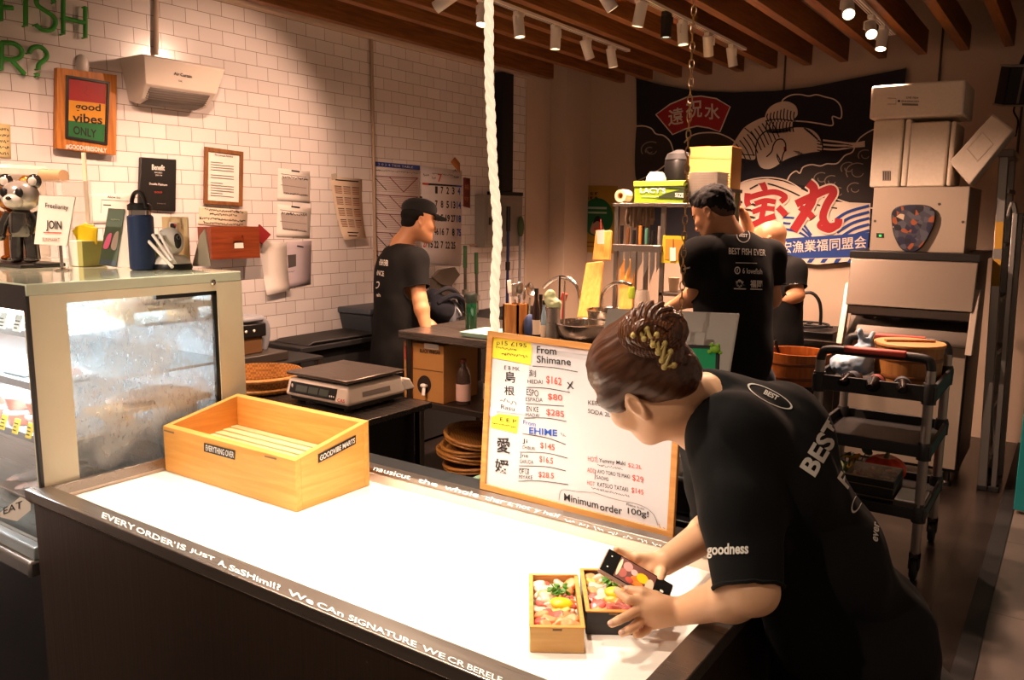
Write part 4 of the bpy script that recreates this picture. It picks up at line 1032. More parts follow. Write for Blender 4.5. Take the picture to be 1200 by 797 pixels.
for i in range(5):
    zz = zt-.155-.01*i; xx = -3.835-.045*(i*.01+.01)/.055
    obj('outlet_louvre', MB().tube([(xx+.004, yA+.05, zz), (xx+.004, yB-.07, zz)], .002, 6), M('outlet_grey'), t)
sg = Sheet((-3.79, 0, zt-.03), V((.125, 0, -.035)))
sg.p0 = V((-3.7845, 0, zt-.012)); sg.n = V((.963, 0, -.27)).normalized(); 
sg.text('Air Curtain', (204, 88), (225, 91.5), 3.8, 'brand_lettering', INK, 1.5, .02); sg.text('OK', (209, 95.5), (214, 96.5), 2, 'brand_lettering', INK, 1.5); sg.flush(t)
# black plaque
sg = wsheet(.022)
t = thing('award_plaque', 'black plaque with small white lettering on the tiles', 'plaque', PX(185, 248, X=WX))
obj('plate', MB().slab([sg.P(q) for q in ((165, 184), (207, 187), (206, 248), (163, 245))], V((-.02, 0, 0))), BLACK, t, bevel=.004)
sg.text('Benefit', (178, 199), (193, 200), 6.5, 'lettering', WHITEINK, 1, .02); sg.text('AWARD', (181, 203), (190, 203.5), 1.8, 'lettering', WHITEINK, 1); sg.text('2019', (182, 206), (190, 206.4), 1.5, 'lettering', WHITEINK, 1)
sg.text('Double Platinum', (175, 216.5), (196, 218), 2.6, 'lettering', WHITEINK, 1, .02); sg.text('GOLD', (181, 226), (190, 226.5), 1.8, 'red_lettering', REDINK, 1); sg.text('award', (184, 239), (194, 239.6), 2, 'lettering', GREYINK, 1)
sg.flush(t)
# framed certificate
sg = wsheet(.012)
t = thing('framed_certificate', 'printed certificate in a brown wooden frame on the tiles', 'picture frame', PX(261, 241, X=WX))
cs = [sg.P(q) for q in ((239, 172), (284, 178), (283, 242), (238, 239))]
fr, inn = quadframe(cs, .022, .012, (1, 0, 0)); obj('frame', fr, M('frame_brown', '#8a5a2c', .5, kind='wood', axis='z', hex2='#70451e'), t, bevel=.002)
obj('paper', MB().slab([p+V((.002, 0, 0)) for p in inn], V((-.012, 0, 0))), PAPER, t)
sg.p0 = sg.p0+V((.003, 0, 0))
sg.text('Fit Certain Notice', (252, 182.5), (273, 185), 2.6, 'lettering', INK, 1, .01)
for i in range(14):
    y = 190+i*3; L = 27 if i % 4 else 14
    if i in (4, 7): continue
    sg.stroke([(247, y-.2), (247+L, y+2.4*L/30)], .9, 'text_lines', GREYINK, 1, smooth=False)
sg.flush(t)
def wallsheet(name, cat, lab, corners, mat=PAPER, curl=.0, off=.004):
    sg = wsheet(off); P = [sg.P(q) for q in corners]
    t = thing(name, lab, cat, (P[2]+P[3])/2)
    m = MB(); nx, ny = 2, 8; v = []
    for j in range(ny+1):
        for i in range(nx+1):
            a = P[0].lerp(P[1], i/nx); b = P[3].lerp(P[2], i/nx); p = a.lerp(b, j/ny); v.append(p+V((curl*(j/ny)**3, 0, 0)))
    f = [(j*(nx+1)+i, j*(nx+1)+i+1, (j+1)*(nx+1)+i+1, (j+1)*(nx+1)+i) for j in range(ny) for i in range(nx)]
    obj('sheet', m.add(v, f), mat, t, solid=.001)
    sg.p0 = sg.p0+V((.0006, 0, 0))
    return t, sg
# handwritten strip
t, sg = wallsheet('handwritten_notice', 'notice', 'cream handwritten notice strip below the framed certificate', ((234, 242), (290, 247), (289, 267), (232, 263)), M('cream_paper', '#dfcdb0', .8))
for i, (y, x0, x1) in enumerate(((247, 240, 286), (252, 246, 278), (257, 234, 288), (262, 238, 285))):
    sg.scribble((x0, y), (x1, y+(x1-x0)*.07), 3, 'handwriting', INK, .8, 1, seed=20+i)
sg.flush(t)
# small yellow handwriting at the far left
t, sg = wallsheet('handwritten_notice', 'notice', 'pale yellow handwritten note cut by the left edge of the photo', ((-14, 143), (12, 146), (13, 186), (-14, 184)), M('pale_yellow', '#e3cd92', .8))
for i in range(5): sg.scribble((-12, 152+7*i), (11, 154+7*i), 3.5, 'handwriting', INK, .9, 1, seed=40+i)
sg.flush(t)
t, sg = wallsheet('paper_notice', 'notice', 'white printed notice behind the blue bottle, below the black plaque', ((104, 226), (157, 228), (156, 262), (104, 262)))
sg.text('Allow list', (126, 232), (141, 233), 3, 'lettering', INK, 1); sg.stroke([(118, 250), (119, 234), (152, 236)], .6, 'ruling', GREYINK, 1, smooth=False); sg.stroke([(121, 240), (130, 240.5)], 1, 'lettering', INK, 1); sg.flush(t)
# wooden holder with a red fan
t = thing('wooden_wall_holder', 'reddish brown wooden box holder on the tiles beside the fridge', 'holder', PX(276, 303, X=-3.9))
REDW = M('red_wood', '#8a3f1c', .4, kind='wood', axis='y', hex2='#6d2c10')
pa, pb = PX(247, 266, X=-3.88), PX(305, 302, X=-3.88)
m = MB(); ya, yb, za, zb = pa.y, pb.y, pb.z, pa.z
sl = PX(273, 276, X=-3.88).y, PX(286, 291, X=-3.88).y; sz = PX(279, 276, X=-3.88).z, PX(279, 291, X=-3.88).z
for a in ((ya, sl[0], za, zb), (sl[1], yb, za, zb), (sl[0], sl[1], za, sz[1]), (sl[0], sl[1], sz[0], zb)): m.box((-3.895, a[0], a[2]), (-3.88, a[1], a[3]))
obj('front_panel', m, REDW, t)
obj('box', MB().box((-4.0, ya, za), (-3.985, yb, zb)).box((-3.985, ya, za), (-3.895, ya+.012, zb)).box((-3.985, yb-.012, za), (-3.895, yb, zb)).box((-3.985, ya+.012, za), (-3.895, yb-.012, za+.012)), REDW, t)
obj('slot_label', MB().box((-3.879, sl[0]+.005, sz[1]-.0), (-3.877, sl[1]-.005, sz[1]+.03)), PAPER, t)
o = obj('red_fan', MB().slab([PX(*q, X=-3.94) for q in ((303, 263), (316, 275), (306, 286), (300, 280))], V((.012, 0, 0))), M('fan_red', '#8f1a1f', .6)); tag(o, 'dark red pointed fan sticking out of the wooden holder', 'fan')
# papers
def doc(lab, corners, mat=PAPER, curl=0, lines=6, head=True, seed=0):
    t, sg = wallsheet('paper_notice', 'notice', lab, corners, mat, curl)
    (x0, y0), (x1, y1), (x2, y2), (x3, y3) = corners
    for i in range(lines):
        f = .18+.7*i/lines; a = (x0+(x3-x0)*f+3.5, y0+(y3-y0)*f); b = (x1+(x2-x1)*f-4, y1+(y2-y1)*f)
        sg.stroke([a, b], .7, 'text_lines', GREYINK, 1, smooth=False)
    if head: sg.stroke([(x0+(x1-x0)*.42, y0+(y3-y0)*.08), (x0+(x1-x0)*.68, y0+(y3-y0)*.08+1.4)], 1.8, 'heading', INK, 1, smooth=False)
    return t, sg
for i, (lab, c) in enumerate((('white form upper of two beside the small wall calendar', ((326, 197), (363, 201), (363, 238), (325, 234))), ('white form lower of two beside the small wall calendar', ((325, 239), (364, 244), (363, 279), (324, 277))))):
    t, sg = doc(lab, c, lines=2)
    (x0, y0) = c[0]; sg.poly([(x0+4, y0+11), (x0+35, y0+14), (x0+35, y0+33), (x0+6, y0+30)], 'grey_table', M('table_grey', '#b7aaa2', .8), 1)
    sg.scribble((x0+5, y0+12), (x0+35, y0+15), 3, 'handwriting', INK, .8, 2, seed=i); sg.scribble((x0+7, y0+30), (x0+34, y0+33), 2, 'handwriting', INK, .6, 2, seed=i+5); sg.flush(t)
t, sg = doc('crumpled white sheet hanging lower left under the wooden holder', ((306, 283), (336, 284), (336, 340), (309, 346)), curl=.03, lines=8); sg.parts = {}; sg.flush(t)
t, sg = doc('lilac sheet with a small grey picture beside the crumpled sheet', ((336, 284), (365, 282), (364, 333), (336, 338)), M('lilac_paper', '#bcaeb4', .8), lines=0)
sg.poly([(337, 299), (347, 298), (347, 312), (338, 314)], 'picture', M('dark_grey_print', '#58504c', .8), 1); sg.scribble((337, 320), (346, 319), 2, 'lettering', GREYINK, .6, 1); sg.flush(t)
t, sg = wallsheet('wall_calendar', 'calendar', 'curled cream year calendar hanging between the forms and the wall pipe', ((387, 207), (424, 210), (423, 279), (397, 281)), M('calendar_cream', '#e2cbb0', .8), .05)
sg.flush(t)
cal = [o for o in t.children][0]
sg = wsheet(.006); sg.tf = lambda x, y: (x, y)
def cp(u, v): # on the curled sheet
    x = 387+(424-387)*u+(397-387)*v*(1-u); y = 207+3*u+(73-2*u)*v
    p = PX(x, y, X=WX+.0065); return p+V((.05*v**3, 0, 0))
m = MB(); m2 = MB()
for r in range(4):
    for c in range(3):
        for k in range(5):
            u0 = .1+.29*c; v0 = .14+.18*r+.027*k; A, B, C2, D2 = cp(u0, v0), cp(u0+.23, v0), cp(u0+.23, v0+.012), cp(u0, v0+.012)
            (m if k else m2).add([A, B, C2, D2], [(0, 1, 2, 3)])
obj('month_grid', m, M('cal_brown', '#a06a50', .8), t, smooth=0)
for (u0, u1, v0) in ((.15, .9, .035), (.25, .9, .88), (.25, .85, .93)): m2.add([cp(u0, v0), cp(u1, v0), cp(u1, v0+.02), cp(u0, v0+.02)], [(0, 1, 2, 3)])
obj('month_heading', m2, INK, t, smooth=0)
o = obj('tape', MB().slab([PX(*q, X=WX+.0075) for q in ((388, 204), (394, 203), (395, 210), (389, 211))], V((.0004, 0, 0))), M('tape_clear', '#efe4d2', .3, alpha=.6), t)
# tide table poster
t, sg = wallsheet('schedule_poster', 'poster', 'tall schedule poster with blue header behind the man in the cap', ((436, 189), (492, 194), (492, 316), (437, 318)), M('poster_white', '#e6dcda', .8))
sg.poly([(436, 189), (492, 194), (492, 199.5), (436, 194.5)], 'blue_header', M('header_blue', '#26418f', .6), 1); sg.text('2 0 2 4 TIDE TABLE', (443, 193.6), (484, 197.4), 2.6, 'header_lettering', WHITEINK, 2)
sg.scribble((437, 200), (490, 204), 2, 'fine_print', GREYINK, .6, 1, seed=1)
for j in range(5):
    y0 = 206+j*22
    for i in range(9): sg.stroke([(437, y0+2.2*i), (490, y0+2.2*i+2.6)], .5, 'table_lines', M('table_rose', '#b88f8c', .8), 1, smooth=False)
    sg.stroke([(437, y0), (490, y0+3)], 1, 'table_heading', M('heading_rose', '#8a4a4a', .8), 2, smooth=False)
    sg.stroke([(438, y0+1), (453, y0+17)], .9, 'cross_lines', INK, 2, smooth=False); sg.stroke([(456, y0+1), (473, y0+19)], .9, 'cross_lines', M('heading_rose'), 2, smooth=False); sg.stroke([(473, y0+19), (489, y0+3)], .9, 'cross_lines', M('heading_rose'), 2, smooth=False)
sg.flush(t)
# big numeral calendar
t, sg = wallsheet('wall_calendar', 'calendar', 'large white July calendar with big black numerals behind the cap man', ((493, 195), (541, 200), (540, 312), (495, 309)), M('poster_white'))
sg.text('7', (513, 213), (518, 213.5), 9.5, 'red_numerals', REDINK, 1, .02); sg.scribble((496, 207), (503, 208), 4, 'fine_print', INK, .6, 1); sg.scribble((506, 204), (531, 207), 2, 'fine_print', GREYINK, .6, 1, seed=3); sg.scribble((506, 211), (511, 212), 5, 'fine_print', GREYINK, .6, 1); sg.scribble((532, 209), (538, 210), 3, 'fine_print', INK, .6, 1)
sg.poly([(495, 214), (502, 214.6), (502, 217), (495, 216.4)], 'red_bar', REDINK, 1); sg.poly([(502, 214.6), (535, 217), (535, 219), (502, 217)], 'black_bar', INK, 1); sg.poly([(535, 217), (541, 217.5), (541, 219.5), (535, 219)], 'blue_bar', BLUEINK, 1)
rows = [(('', '', '1', '7', '2', '3', '4'), 226), (('', '', '7', '8', '5', '13', '14'), 242.5), (('', '', '11', '5', '19', '27', '18'), 258.5), (('10', '7', '46', '16', '7', '8', '75'), 274.5), (('27', '15', '22', '7', '22', '25', ''), 290)]
for nums, y in rows:
    for i, n_ in enumerate(nums):
        if not n_: continue
        x = 495.5+i*6.6; w_ = 5 if len(n_) > 1 else 3
        sg.text(n_, (x+(5.4-w_)/2, y+i*.35), (x+(5.4-w_)/2+w_, y+i*.35+.3), 8.5, ['red_numerals', 'numerals', 'blue_numerals'][0 if i == 0 else (2 if i == 6 else 1)], [REDINK, INK, BLUEINK][0 if i == 0 else (2 if i == 6 else 1)], 1, .03)
sg.flush(t)
t, sg = wallsheet('paper_charm', 'charm', 'small orange paper charm pinned above the big calendar', ((528, 190), (533, 184), (539, 191), (539, 203)), M('charm_orange', '#b8743a', .7)); sg.text('大', (530, 202), (537, 202.5), 4, 'lettering', M('charm_brown', '#5d2b14', .8), 1); sg.flush(t)
t, sg = wallsheet('amulet_strip', 'amulet', 'narrow dark red amulet strip right of the big calendar', ((543, 208), (551, 209), (551, 244), (543, 242)), M('amulet_red', '#6d2417', .7)); sg.text('福', (544.5, 222), (549.5, 222.4), 6, 'lettering', M('charm_orange'), 1); sg.text('守', (544.5, 236), (549.5, 236.4), 6, 'lettering', M('charm_orange'), 1); sg.flush(t)
# electrical cabinet, duct, cleaning tools
def wallbox(x0, y0, x1, y1, dpt):
    a, b = PX(x0, y0, X=-4+dpt), PX(x1, y1, X=-4+dpt); return (-4.0, min(a.y, b.y), min(a.z, b.z)), (-4+dpt, max(a.y, b.y), max(a.z, b.z))
t = thing('electrical_cabinet', 'grey electrical cabinet on the wall at the tile corner', 'cabinet', PX(590, 290, X=-3.95))
lo, hi = wallbox(568, 228, 612, 288, .1); obj('cabinet', MB().box(lo, hi), M('cabinet_grey', '#8d857a', .5), t, bevel=.004)
obj('door', MB().box((hi[0], lo[1]+.03, lo[2]+.03), (hi[0]+.006, hi[1]-.03, hi[2]-.03)), M('cabinet_grey'), t, bevel=.003)
obj('latch', MB().box((hi[0]+.006, lo[1]+.05, (lo[2]+hi[2])/2-.03), (hi[0]+.016, lo[1]+.065, (lo[2]+hi[2])/2+.03)), BLACK, t)
lo2, hi2 = wallbox(589, 84, 601, 222, .08)
t = thing('cable_duct', 'black vertical cable duct running up from the electrical cabinet', 'cable duct', (-3.96, (lo2[1]+hi2[1])/2, hi[2]))
obj('duct', MB().box((lo2[0], lo2[1], hi[2]+.03), hi2), BLACKM, t, bevel=.003)
lo3, hi3 = wallbox(582, 218, 613, 227, .095); obj('flange', MB().box((lo3[0], lo3[1], hi[2]+.001), (hi3[0], hi3[1], hi[2]+.03)), BLACKM, t)
o = obj('conduit_run', MB().tube([PX(551, 287, X=-3.985), PX(568, 288, X=-3.985)], .01, 8), M('conduit_cream')); o['kind'] = 'structure'
def pole(name, cat, lab, a, b, r, col, X, extra=None):
    A, B = PX(*a, X=X), PX(*b, X=X)
    t = thing(name, lab, cat, B); obj('handle', MB().tube([A, B], r, 10), col, t)
    if extra: extra(t, A, B)
    return t
BLUEP = M('blue_plastic', '#20305f', .4)
def ex1(t, A, B):
    d = (B-A).normalized(); obj('grip', MB().tube([A-d*.0, A+d*.2], .018, 10), BLACK, t); obj('joint', MB().tube([A+d*.45, A+d*.52], .02, 10), BLACK, t)
    obj('mop_head', MB().box((B.x-.03, B.y-.12, B.z-.02), (B.x+.03, B.y+.12, B.z+.03)), BLUEP, t, bevel=.006)
pole('floor_mop', 'mop', 'dark blue handled mop leaning at the corner right of the rope', (596, 242), (592, 520), .013, BLUEP, -3.86, ex1)
def ex2(t, A, B):
    obj('bristles', MB().ell(A+V((0, 0, .03)), (.03, .03, .09), n=12), M('brush_green', '#4b5a35', .8), t); obj('foot', MB().box((B.x-.02, B.y-.1, B.z-.03), (B.x+.02, B.y+.1, B.z+.03)), M('broom_wood', '#b9722c', .5), t, bevel=.005)
pole('broom', 'broom', 'orange wooden broom standing bristles up beside the blue mop', (610, 270), (605, 520), .012, M('broom_wood'), -3.88, ex2)
def ex3(t, A, B):
    d = (B-A).normalized(); obj('grip', MB().tube([A, A+d*.17], .016, 10), M('grip_green', '#4c7a4e', .5), t); obj('clip', MB().tube([A+d*.34, A+d*.38], .026, 10), M('grip_grey', '#a79e92', .5), t)
GREYT = M('tool_grey', '#6b6a5f', .5)
pole('squeegee_pole', 'pole', 'grey pole with a green grip left of the rope, nearer the calendar', (545, 288), (546, 470), .012, GREYT, -3.9, ex3)
pole('squeegee_pole', 'pole', 'grey pole with a green looped grip just left of the rope', (558, 296), (561, 470), .012, GREYT, -3.9, ex3)
# speakers
def speaker(c, lab, yaw, s=1):
    t = thing('wall_speaker', lab, 'speaker', c); c = V(c); R = rotm((12, 0, yaw))
    obj('cabinet', MB().obox(c, (.17*s, .13*s, .24*s), R), BLACKM, t, bevel=.008)
    obj('grille', MB().obox(c+R @ V((0, -.067*s, 0)), (.15*s, .006, .22*s), R), M('grille', '#3f3a36', .7, kind='weave', scale=160), t, bevel=.002)
    for zz in (-.123*s, .123*s): obj('end_cap', MB().obox(c+R @ V((0, 0, zz)), (.18*s, .14*s, .012), R), M('cap_pale', '#a89c8e', .5), t, bevel=.003)
    obj('centre_strip', MB().obox(c+R @ V((0, -.071*s, 0)), (.014, .005, .22*s), R), M('strip_grey', '#8e857b', .4), t)
    obj('bracket', MB().tube([c+V((0, .05, .08)), c+V((.03, .12, .2)), V((c.x+.05, 6.74, c.z+.24))], .014, 8), BLACKM, t)
    return t
c = PX(664, 129, Y=6.5); speaker(c, 'small black wall speaker under the beams left of the banner', -20, .85)
m = MB(); a = PX(673, 110, Y=6.74); m.obox(a, (.1, .02, .12)); t2 = thing('junction_box', 'small grey junction box on the wall above the left speaker', 'junction box', a); obj('box', m, M('cabinet_grey'), t2, bevel=.003); obj('cable', MB().tube([a+V((0, -.01, .05)), a+V((.01, -.01, .35))], .008, 6), BLACKM, t2)
c = PX(1190, 100, Y=6.4); speaker(c, 'black wall speaker cut by the right edge above the ladder', 30, 1.0)
# hanging cable by the right speaker
o = obj('speaker_cable', MB().tube(smooth_pts([PX(1192, 118, Y=6.70), PX(1188, 130, Y=6.70), PX(1193, 142, Y=6.72), PX(1190, 160, Y=6.72)]), .006, 6), BLACKM); tag(o, 'thin black cable hanging under the right wall speaker', 'cable')
# green shop poster on the back wall
sg = Sheet((0, 6.745, 0), (0, 1, 0), step=.002)
t = thing('wall_poster', 'olive poster with a green disc on the back wall left of the knife rack', 'poster', PX(700, 296, Y=6.745))
obj('sheet', MB().slab([sg.P(q) for q in ((676, 217), (724, 218), (722, 297), (675, 295))], V((0, -.002, 0))), M('olive_paper', '#a8852f', .7), t); sg.p0 = V((0, 6.742, 0))
cir = [(700+18.5*cos(a), 254.5+22.5*sin(a)) for a in np.linspace(0, 2*pi, 33)[:-1]]
sg.poly(cir, 'green_disc', M('disc_green', '#14683a', .7), 1)
sg.stroke([(689, 243.5), (711, 244)], 2.6, 'disc_lettering', M('pale_mint', '#a9c9a8', .7), 2, False); sg.stroke([(689, 249), (711, 249.5)], 2.2, 'disc_lettering', M('pale_mint'), 2, False)
for r in range(3):
    for c in range(2 if r == 0 else 4): sg.text('鮮魚店旬'[(r+c) % 4], (680+c*5.6, 223.6+5.2*r), (684+c*5.6, 223.8+5.2*r), 4, 'lettering', INK, 1, .02)
for r in range(4): sg.text('新鮮美味'[r], (679, 265+4*r), (682, 265+4*r), 3.4, 'lettering', INK, 1)
sg.poly([(692, 272), (694, 262), (698, 257), (703, 257), (706, 262), (708, 271), (700, 275)], 'figure_print', M('print_rose', '#b98e78', .7), 2, smooth=True); sg.poly([(695, 262), (698, 254), (703, 254), (705, 261), (700, 259)], 'figure_hair', INK, 3, smooth=True); sg.stroke([(696, 268), (705, 268)], 2, 'figure_red', REDINK, 3, False)
sg.stroke([(685, 284), (706, 284.5)], 1.4, 'foot_lettering', M('brownprint', '#7c4a1c', .8), 1, False); sg.stroke([(685, 288.5), (706, 289)], 1.4, 'foot_lettering', M('brownprint'), 1, False)
sg.flush(t)

# ------------------------------------------------------------- fishing banner on the back wall
BY = 6.70
zt_ = lambda x, y: (x/3.32+740, y/3.32+80)
bn = Sheet((0, BY, 0), (0, 1, 0), zt_, step=.0018)
t = thing('fishing_banner', 'large navy cloth banner with a white crane and red characters on the back wall', 'banner', PX(900, 310, Y=BY))
NAVY = M('banner_navy', '#12101c', .85, kind='cloth', var=.25); BW = M('banner_white', '#d9c8b6', .85, kind='cloth', var=.06)
BR = M('banner_red', '#9e2126', .85, kind='cloth', var=.1); BB = M('banner_blue', '#1f3f86', .85, kind='cloth', var=.1); BG = M('banner_grey', '#2f2826', .85, kind='cloth', var=.15)
out = [(18, 38), (120, 66), (250, 88), (400, 94), (560, 88), (700, 72), (850, 42), (1068, 0), (1050, 300), (1000, 640), (950, 690), (880, 755), (700, 765), (560, 740), (400, 720), (200, 700), (15, 690), (22, 400)]
P = [bn.P(q) for q in out]; obj('cloth', MB().slab(P, V((0, .003, 0))), NAVY, t)
S_ = bn.stroke; Po = bn.poly
# clouds
def cloud(pts, seed, lw=5):
    Po(pts, 'cloud_fill', BG, 1, smooth=True); S_(pts, lw, 'cloud_outline', BW, 2, closed=False)
cloud([(20, 225), (50, 225), (78, 235), (95, 255), (125, 262), (150, 285), (162, 320), (165, 345), (100, 400), (20, 440)], 0)
cloud([(205, 290), (230, 265), (270, 252), (330, 252), (375, 268), (405, 290), (400, 310), (300, 320)], 1)
cloud([(605, 440), (618, 415), (640, 400), (655, 408), (668, 385), (700, 375), (735, 380), (760, 372), (800, 370), (830, 340), (860, 325), (875, 290), (900, 262), (950, 235), (1000, 230), (1000, 520), (850, 525), (720, 470)], 2)
cloud([(360, 410), (385, 402), (405, 420), (408, 450), (390, 470), (350, 470)], 3)
for (cx_, cy_, r_) in ((72, 322, 18), (78, 318, 40), (845, 390, 30), (880, 405, 45), (780, 440, 28), (740, 430, 30), (910, 340, 28), (870, 470, 30), (805, 485, 26), (380, 430, 14)):
    S_([(cx_+r_*cos(a), cy_+r_*.8*sin(a)) for a in np.linspace(2.6, 5.2, 7)], 4, 'cloud_curl', M('curl_grey', '#8a7a6c', .85), 3)
    S_([(cx_+r_*.5*cos(a), cy_+r_*.4*sin(a)) for a in np.linspace(.2, 3.4, 7)], 3, 'cloud_curl', M('curl_grey'), 3)
# black plume
S_([(585, 140), (590, 122), (620, 105), (655, 102), (690, 108), (720, 103), (755, 112), (790, 122), (812, 145), (818, 175), (812, 195), (782, 188), (782, 222), (730, 215), (680, 208), (630, 205)], 5, 'plume_outline', BW, 2)
# crane: far wing, near wing, body
wing = [(388, 310), (410, 270), (440, 230), (480, 205), (520, 190), (555, 200), (545, 240), (510, 290), (485, 330), (478, 355), (440, 352), (385, 340)]
Po(wing, 'crane_wing', BW, 3, smooth=True)
tuft = [(522, 178), (540, 150), (575, 132), (610, 130), (640, 148), (646, 180), (628, 205), (622, 240), (580, 252), (530, 248), (518, 215)]
Po(tuft, 'crane_wing', BW, 4, smooth=True)
for k in range(11):
    f = k/10; x0 = 392+145*f; y0 = 325-118*f**.8
    S_([(x0, y0-12), (x0+26-6*f, y0+22), (x0+44-6*f, y0+62)], 4.5, 'feather_lines', INK, 5)
for k in range(9):
    x0 = 530+13*k; S_([(x0, 165+abs(k-5)*4-8), (x0-3, 190), (x0+3, 208)], 4.5, 'feather_lines', INK, 5)
    S_([(x0-3, 208), (x0-6, 230), (x0-3, 248)], 4.5, 'feather_lines', INK, 5)
S_([(522, 205), (570, 198), (628, 205)], 4.5, 'feather_lines', INK, 5); S_([(440, 232), (470, 258), (490, 285)], 4, 'feather_lines', INK, 5); S_([(388, 330), (440, 336), (480, 338)], 4, 'feather_lines', INK, 5)
body = [(485, 300), (500, 265), (530, 242), (580, 238), (640, 228), (690, 232), (725, 255), (742, 290), (740, 322), (700, 330), (650, 340), (600, 358), (560, 385), (530, 395), (500, 385), (486, 350)]
Po(body, 'crane_body', BW, 4, smooth=True); S_(body, 5, 'crane_outline', INK, 6, closed=True)
for k in range(8): S_([(672+9*k, 232+k*4.5+k*k*.6), (690+7*k, 248+k*6)], 6, 'feather_lines', INK, 6, False)
for k in range(4): S_([(742, 322-k*12), (722, 318-k*12)], 4, 'feather_lines', INK, 6, False)
S_([(525, 345), (545, 325), (552, 300), (565, 280), (585, 276), (598, 290), (600, 315), (592, 330), (586, 350), (584, 372)], 5, 'crane_head', INK, 7); S_([(584, 382), (577, 355), (566, 335)], 5, 'crane_head', INK, 7)
Po([(593, 305), (602, 310), (603, 322), (594, 324)], 'crane_crest', BR, 7, smooth=True); S_([(566, 332), (568, 350), (582, 378)], 4, 'crane_head', INK, 7)
for k in range(3): S_([(630+8*k, 322+6*k), (655+9*k, 326+4*k)], 3, 'crane_outline', INK, 6)
for k, yy in enumerate((290, 305, 320)): S_([(745, yy-10+k*2), (800, yy-4), (860, 296-3+k*7), (908, 286+k*8)], 7, 'tail_feathers', BW, 4); S_([(745, yy-4+k*2), (800, yy+2), (860, 301+k*7)], 2.5, 'tail_lines', INK, 5)
# fan
fan = [(95, 180), (150, 140), (215, 113), (270, 108), (330, 118), (384, 150), (344, 247), (300, 232), (255, 225), (210, 236), (160, 258)]
Po(fan, 'fan_shape', BR, 4); S_(fan, 5, 'fan_outline', BW, 5, smooth=False, closed=True)
bn.text('遠', (143, 226), (202, 216), 66, 'fan_lettering', BW, 6, .015); bn.text('祝', (212, 196), (275, 190), 70, 'fan_lettering', BW, 6, .015); bn.text('水', (284, 196), (344, 204), 62, 'fan_lettering', BW, 6, .015)
# white ground with sun arc and waves
ground = [(388, 700), (400, 460), (420, 448), (470, 435), (530, 430), (590, 440), (640, 460), (700, 490), (800, 520), (930, 525), (925, 640), (900, 700), (560, 700)]
Po(ground, 'wave_field', BW, 2)
S_([(395, 470), (440, 440), (520, 425), (600, 436), (660, 470)], 5, 'wave_outline', BW, 5)
for k in range(5): S_([(780+10*k, 600+20*k), (840+8*k, 560+22*k), (925, 535+24*k)], 11, 'wave_stripes', BB, 4)
for k in range(3): S_([(590, 580+22*k), (650, 590+24*k), (700, 650+10*k)], 9, 'wave_stripes', BB, 4)
for k in range(3): S_([(425, 520+30*k), (470, 528+26*k), (520, 560+24*k)], 9, 'wave_stripes', M('wave_dark', '#26231f', .85), 4)
S_([(460, 470), (520, 448), (620, 480), (720, 530), (800, 545)], 6, 'wave_lines', M('wave_dark'), 4)
Po([(560, 690), (560, 665), (925, 640), (918, 700), (880, 735), (600, 742)], 'blue_band', BB, 5)
bn.text('宏漁業福同盟会', (580, 722), (915, 700), 46, 'band_lettering', BW, 6, .01)
Po([(600, 742), (880, 735), (845, 752), (720, 764), (620, 752)], 'hem_field', BW, 5)
for k in range(5): Po([(640+52*k, 741), (662+52*k, 740), (648+52*k, 757), (630+52*k, 757)], 'hem_stripes', BB, 6)
# the two great characters
def brush(strokes):
    for w_, pts in strokes:
        S_(pts, w_+13, 'character_edge', BW, 7); S_(pts, w_, 'great_characters', BR, 8)
brush([(24, [(508, 446), (518, 470), (512, 478)]), (24, [(452, 486), (450, 520), (456, 534)]), (22, [(452, 505), (510, 488), (560, 482), (598, 500), (580, 520)]),
       (20, [(480, 528), (520, 515), (560, 520)]), (20, [(470, 560), (515, 545), (556, 548)]), (22, [(520, 518), (512, 555), (505, 590)]), (24, [(470, 610), (510, 592), (560, 575)]), (26, [(570, 540), (590, 560), (600, 572)])])
brush([(34, [(688, 446), (710, 470), (700, 520), (670, 570), (630, 632)]), (30, [(640, 528), (700, 500), (770, 470), (786, 486), (760, 530), (745, 580), (765, 615), (800, 610), (806, 585)]), (26, [(655, 540), (690, 565), (705, 582)]), (18, [(745, 590), (730, 615), (770, 632), (805, 612)])])
bn.flush(t)
for q in ((18, 38), (1066, 2)):
    p = bn.P(q); obj('pin', MB().tube([p+V((0, -.006, 0)), V((p.x, 6.75, p.z))], .006, 8), CHROME, t)
# ------------------------------------------------------------- bench along the tiled wall
t = thing('wall_bench', 'long black workbench along the foot of the tiled wall', 'bench', (-3.8, 4.3, 0))
obj('worktop', MB().box((-3.995, 3.1, .79), (-3.64, 5.8, .825)), BLACKM, t, bevel=.006)
obj('front_panel', MB().box((-3.99, 3.12, .02), (-3.67, 5.78, .79)), BLACKM, t)
o = obj('griddle_cover', MB().hexa([(-3.97, 3.16, .826), (-3.65, 3.16, .826), (-3.65, 3.95, .826), (-3.97, 3.95, .826)], [(-3.95, 3.2, .846), (-3.64, 3.2, .85), (-3.64, 3.9, .84), (-3.95, 3.9, .85)]), M('black_cover', '#171412', .55, bump=.4, scale=15), bevel=.008); tag(o, 'flat black cover lying on the bench against the tiles', 'cover')
p = PX(424, 376, X=-3.8)
t = thing('storage_case', 'slate blue plastic case with lid on the bench behind the cap man', 'case', (-3.79, p.y+.1, .826))
a, b = PX(404, 385, X=-3.66), PX(455, 385, X=-3.66)
ya, yb = a.y+.25, b.y+.45; zt = PX(404, 366, X=-3.66).z
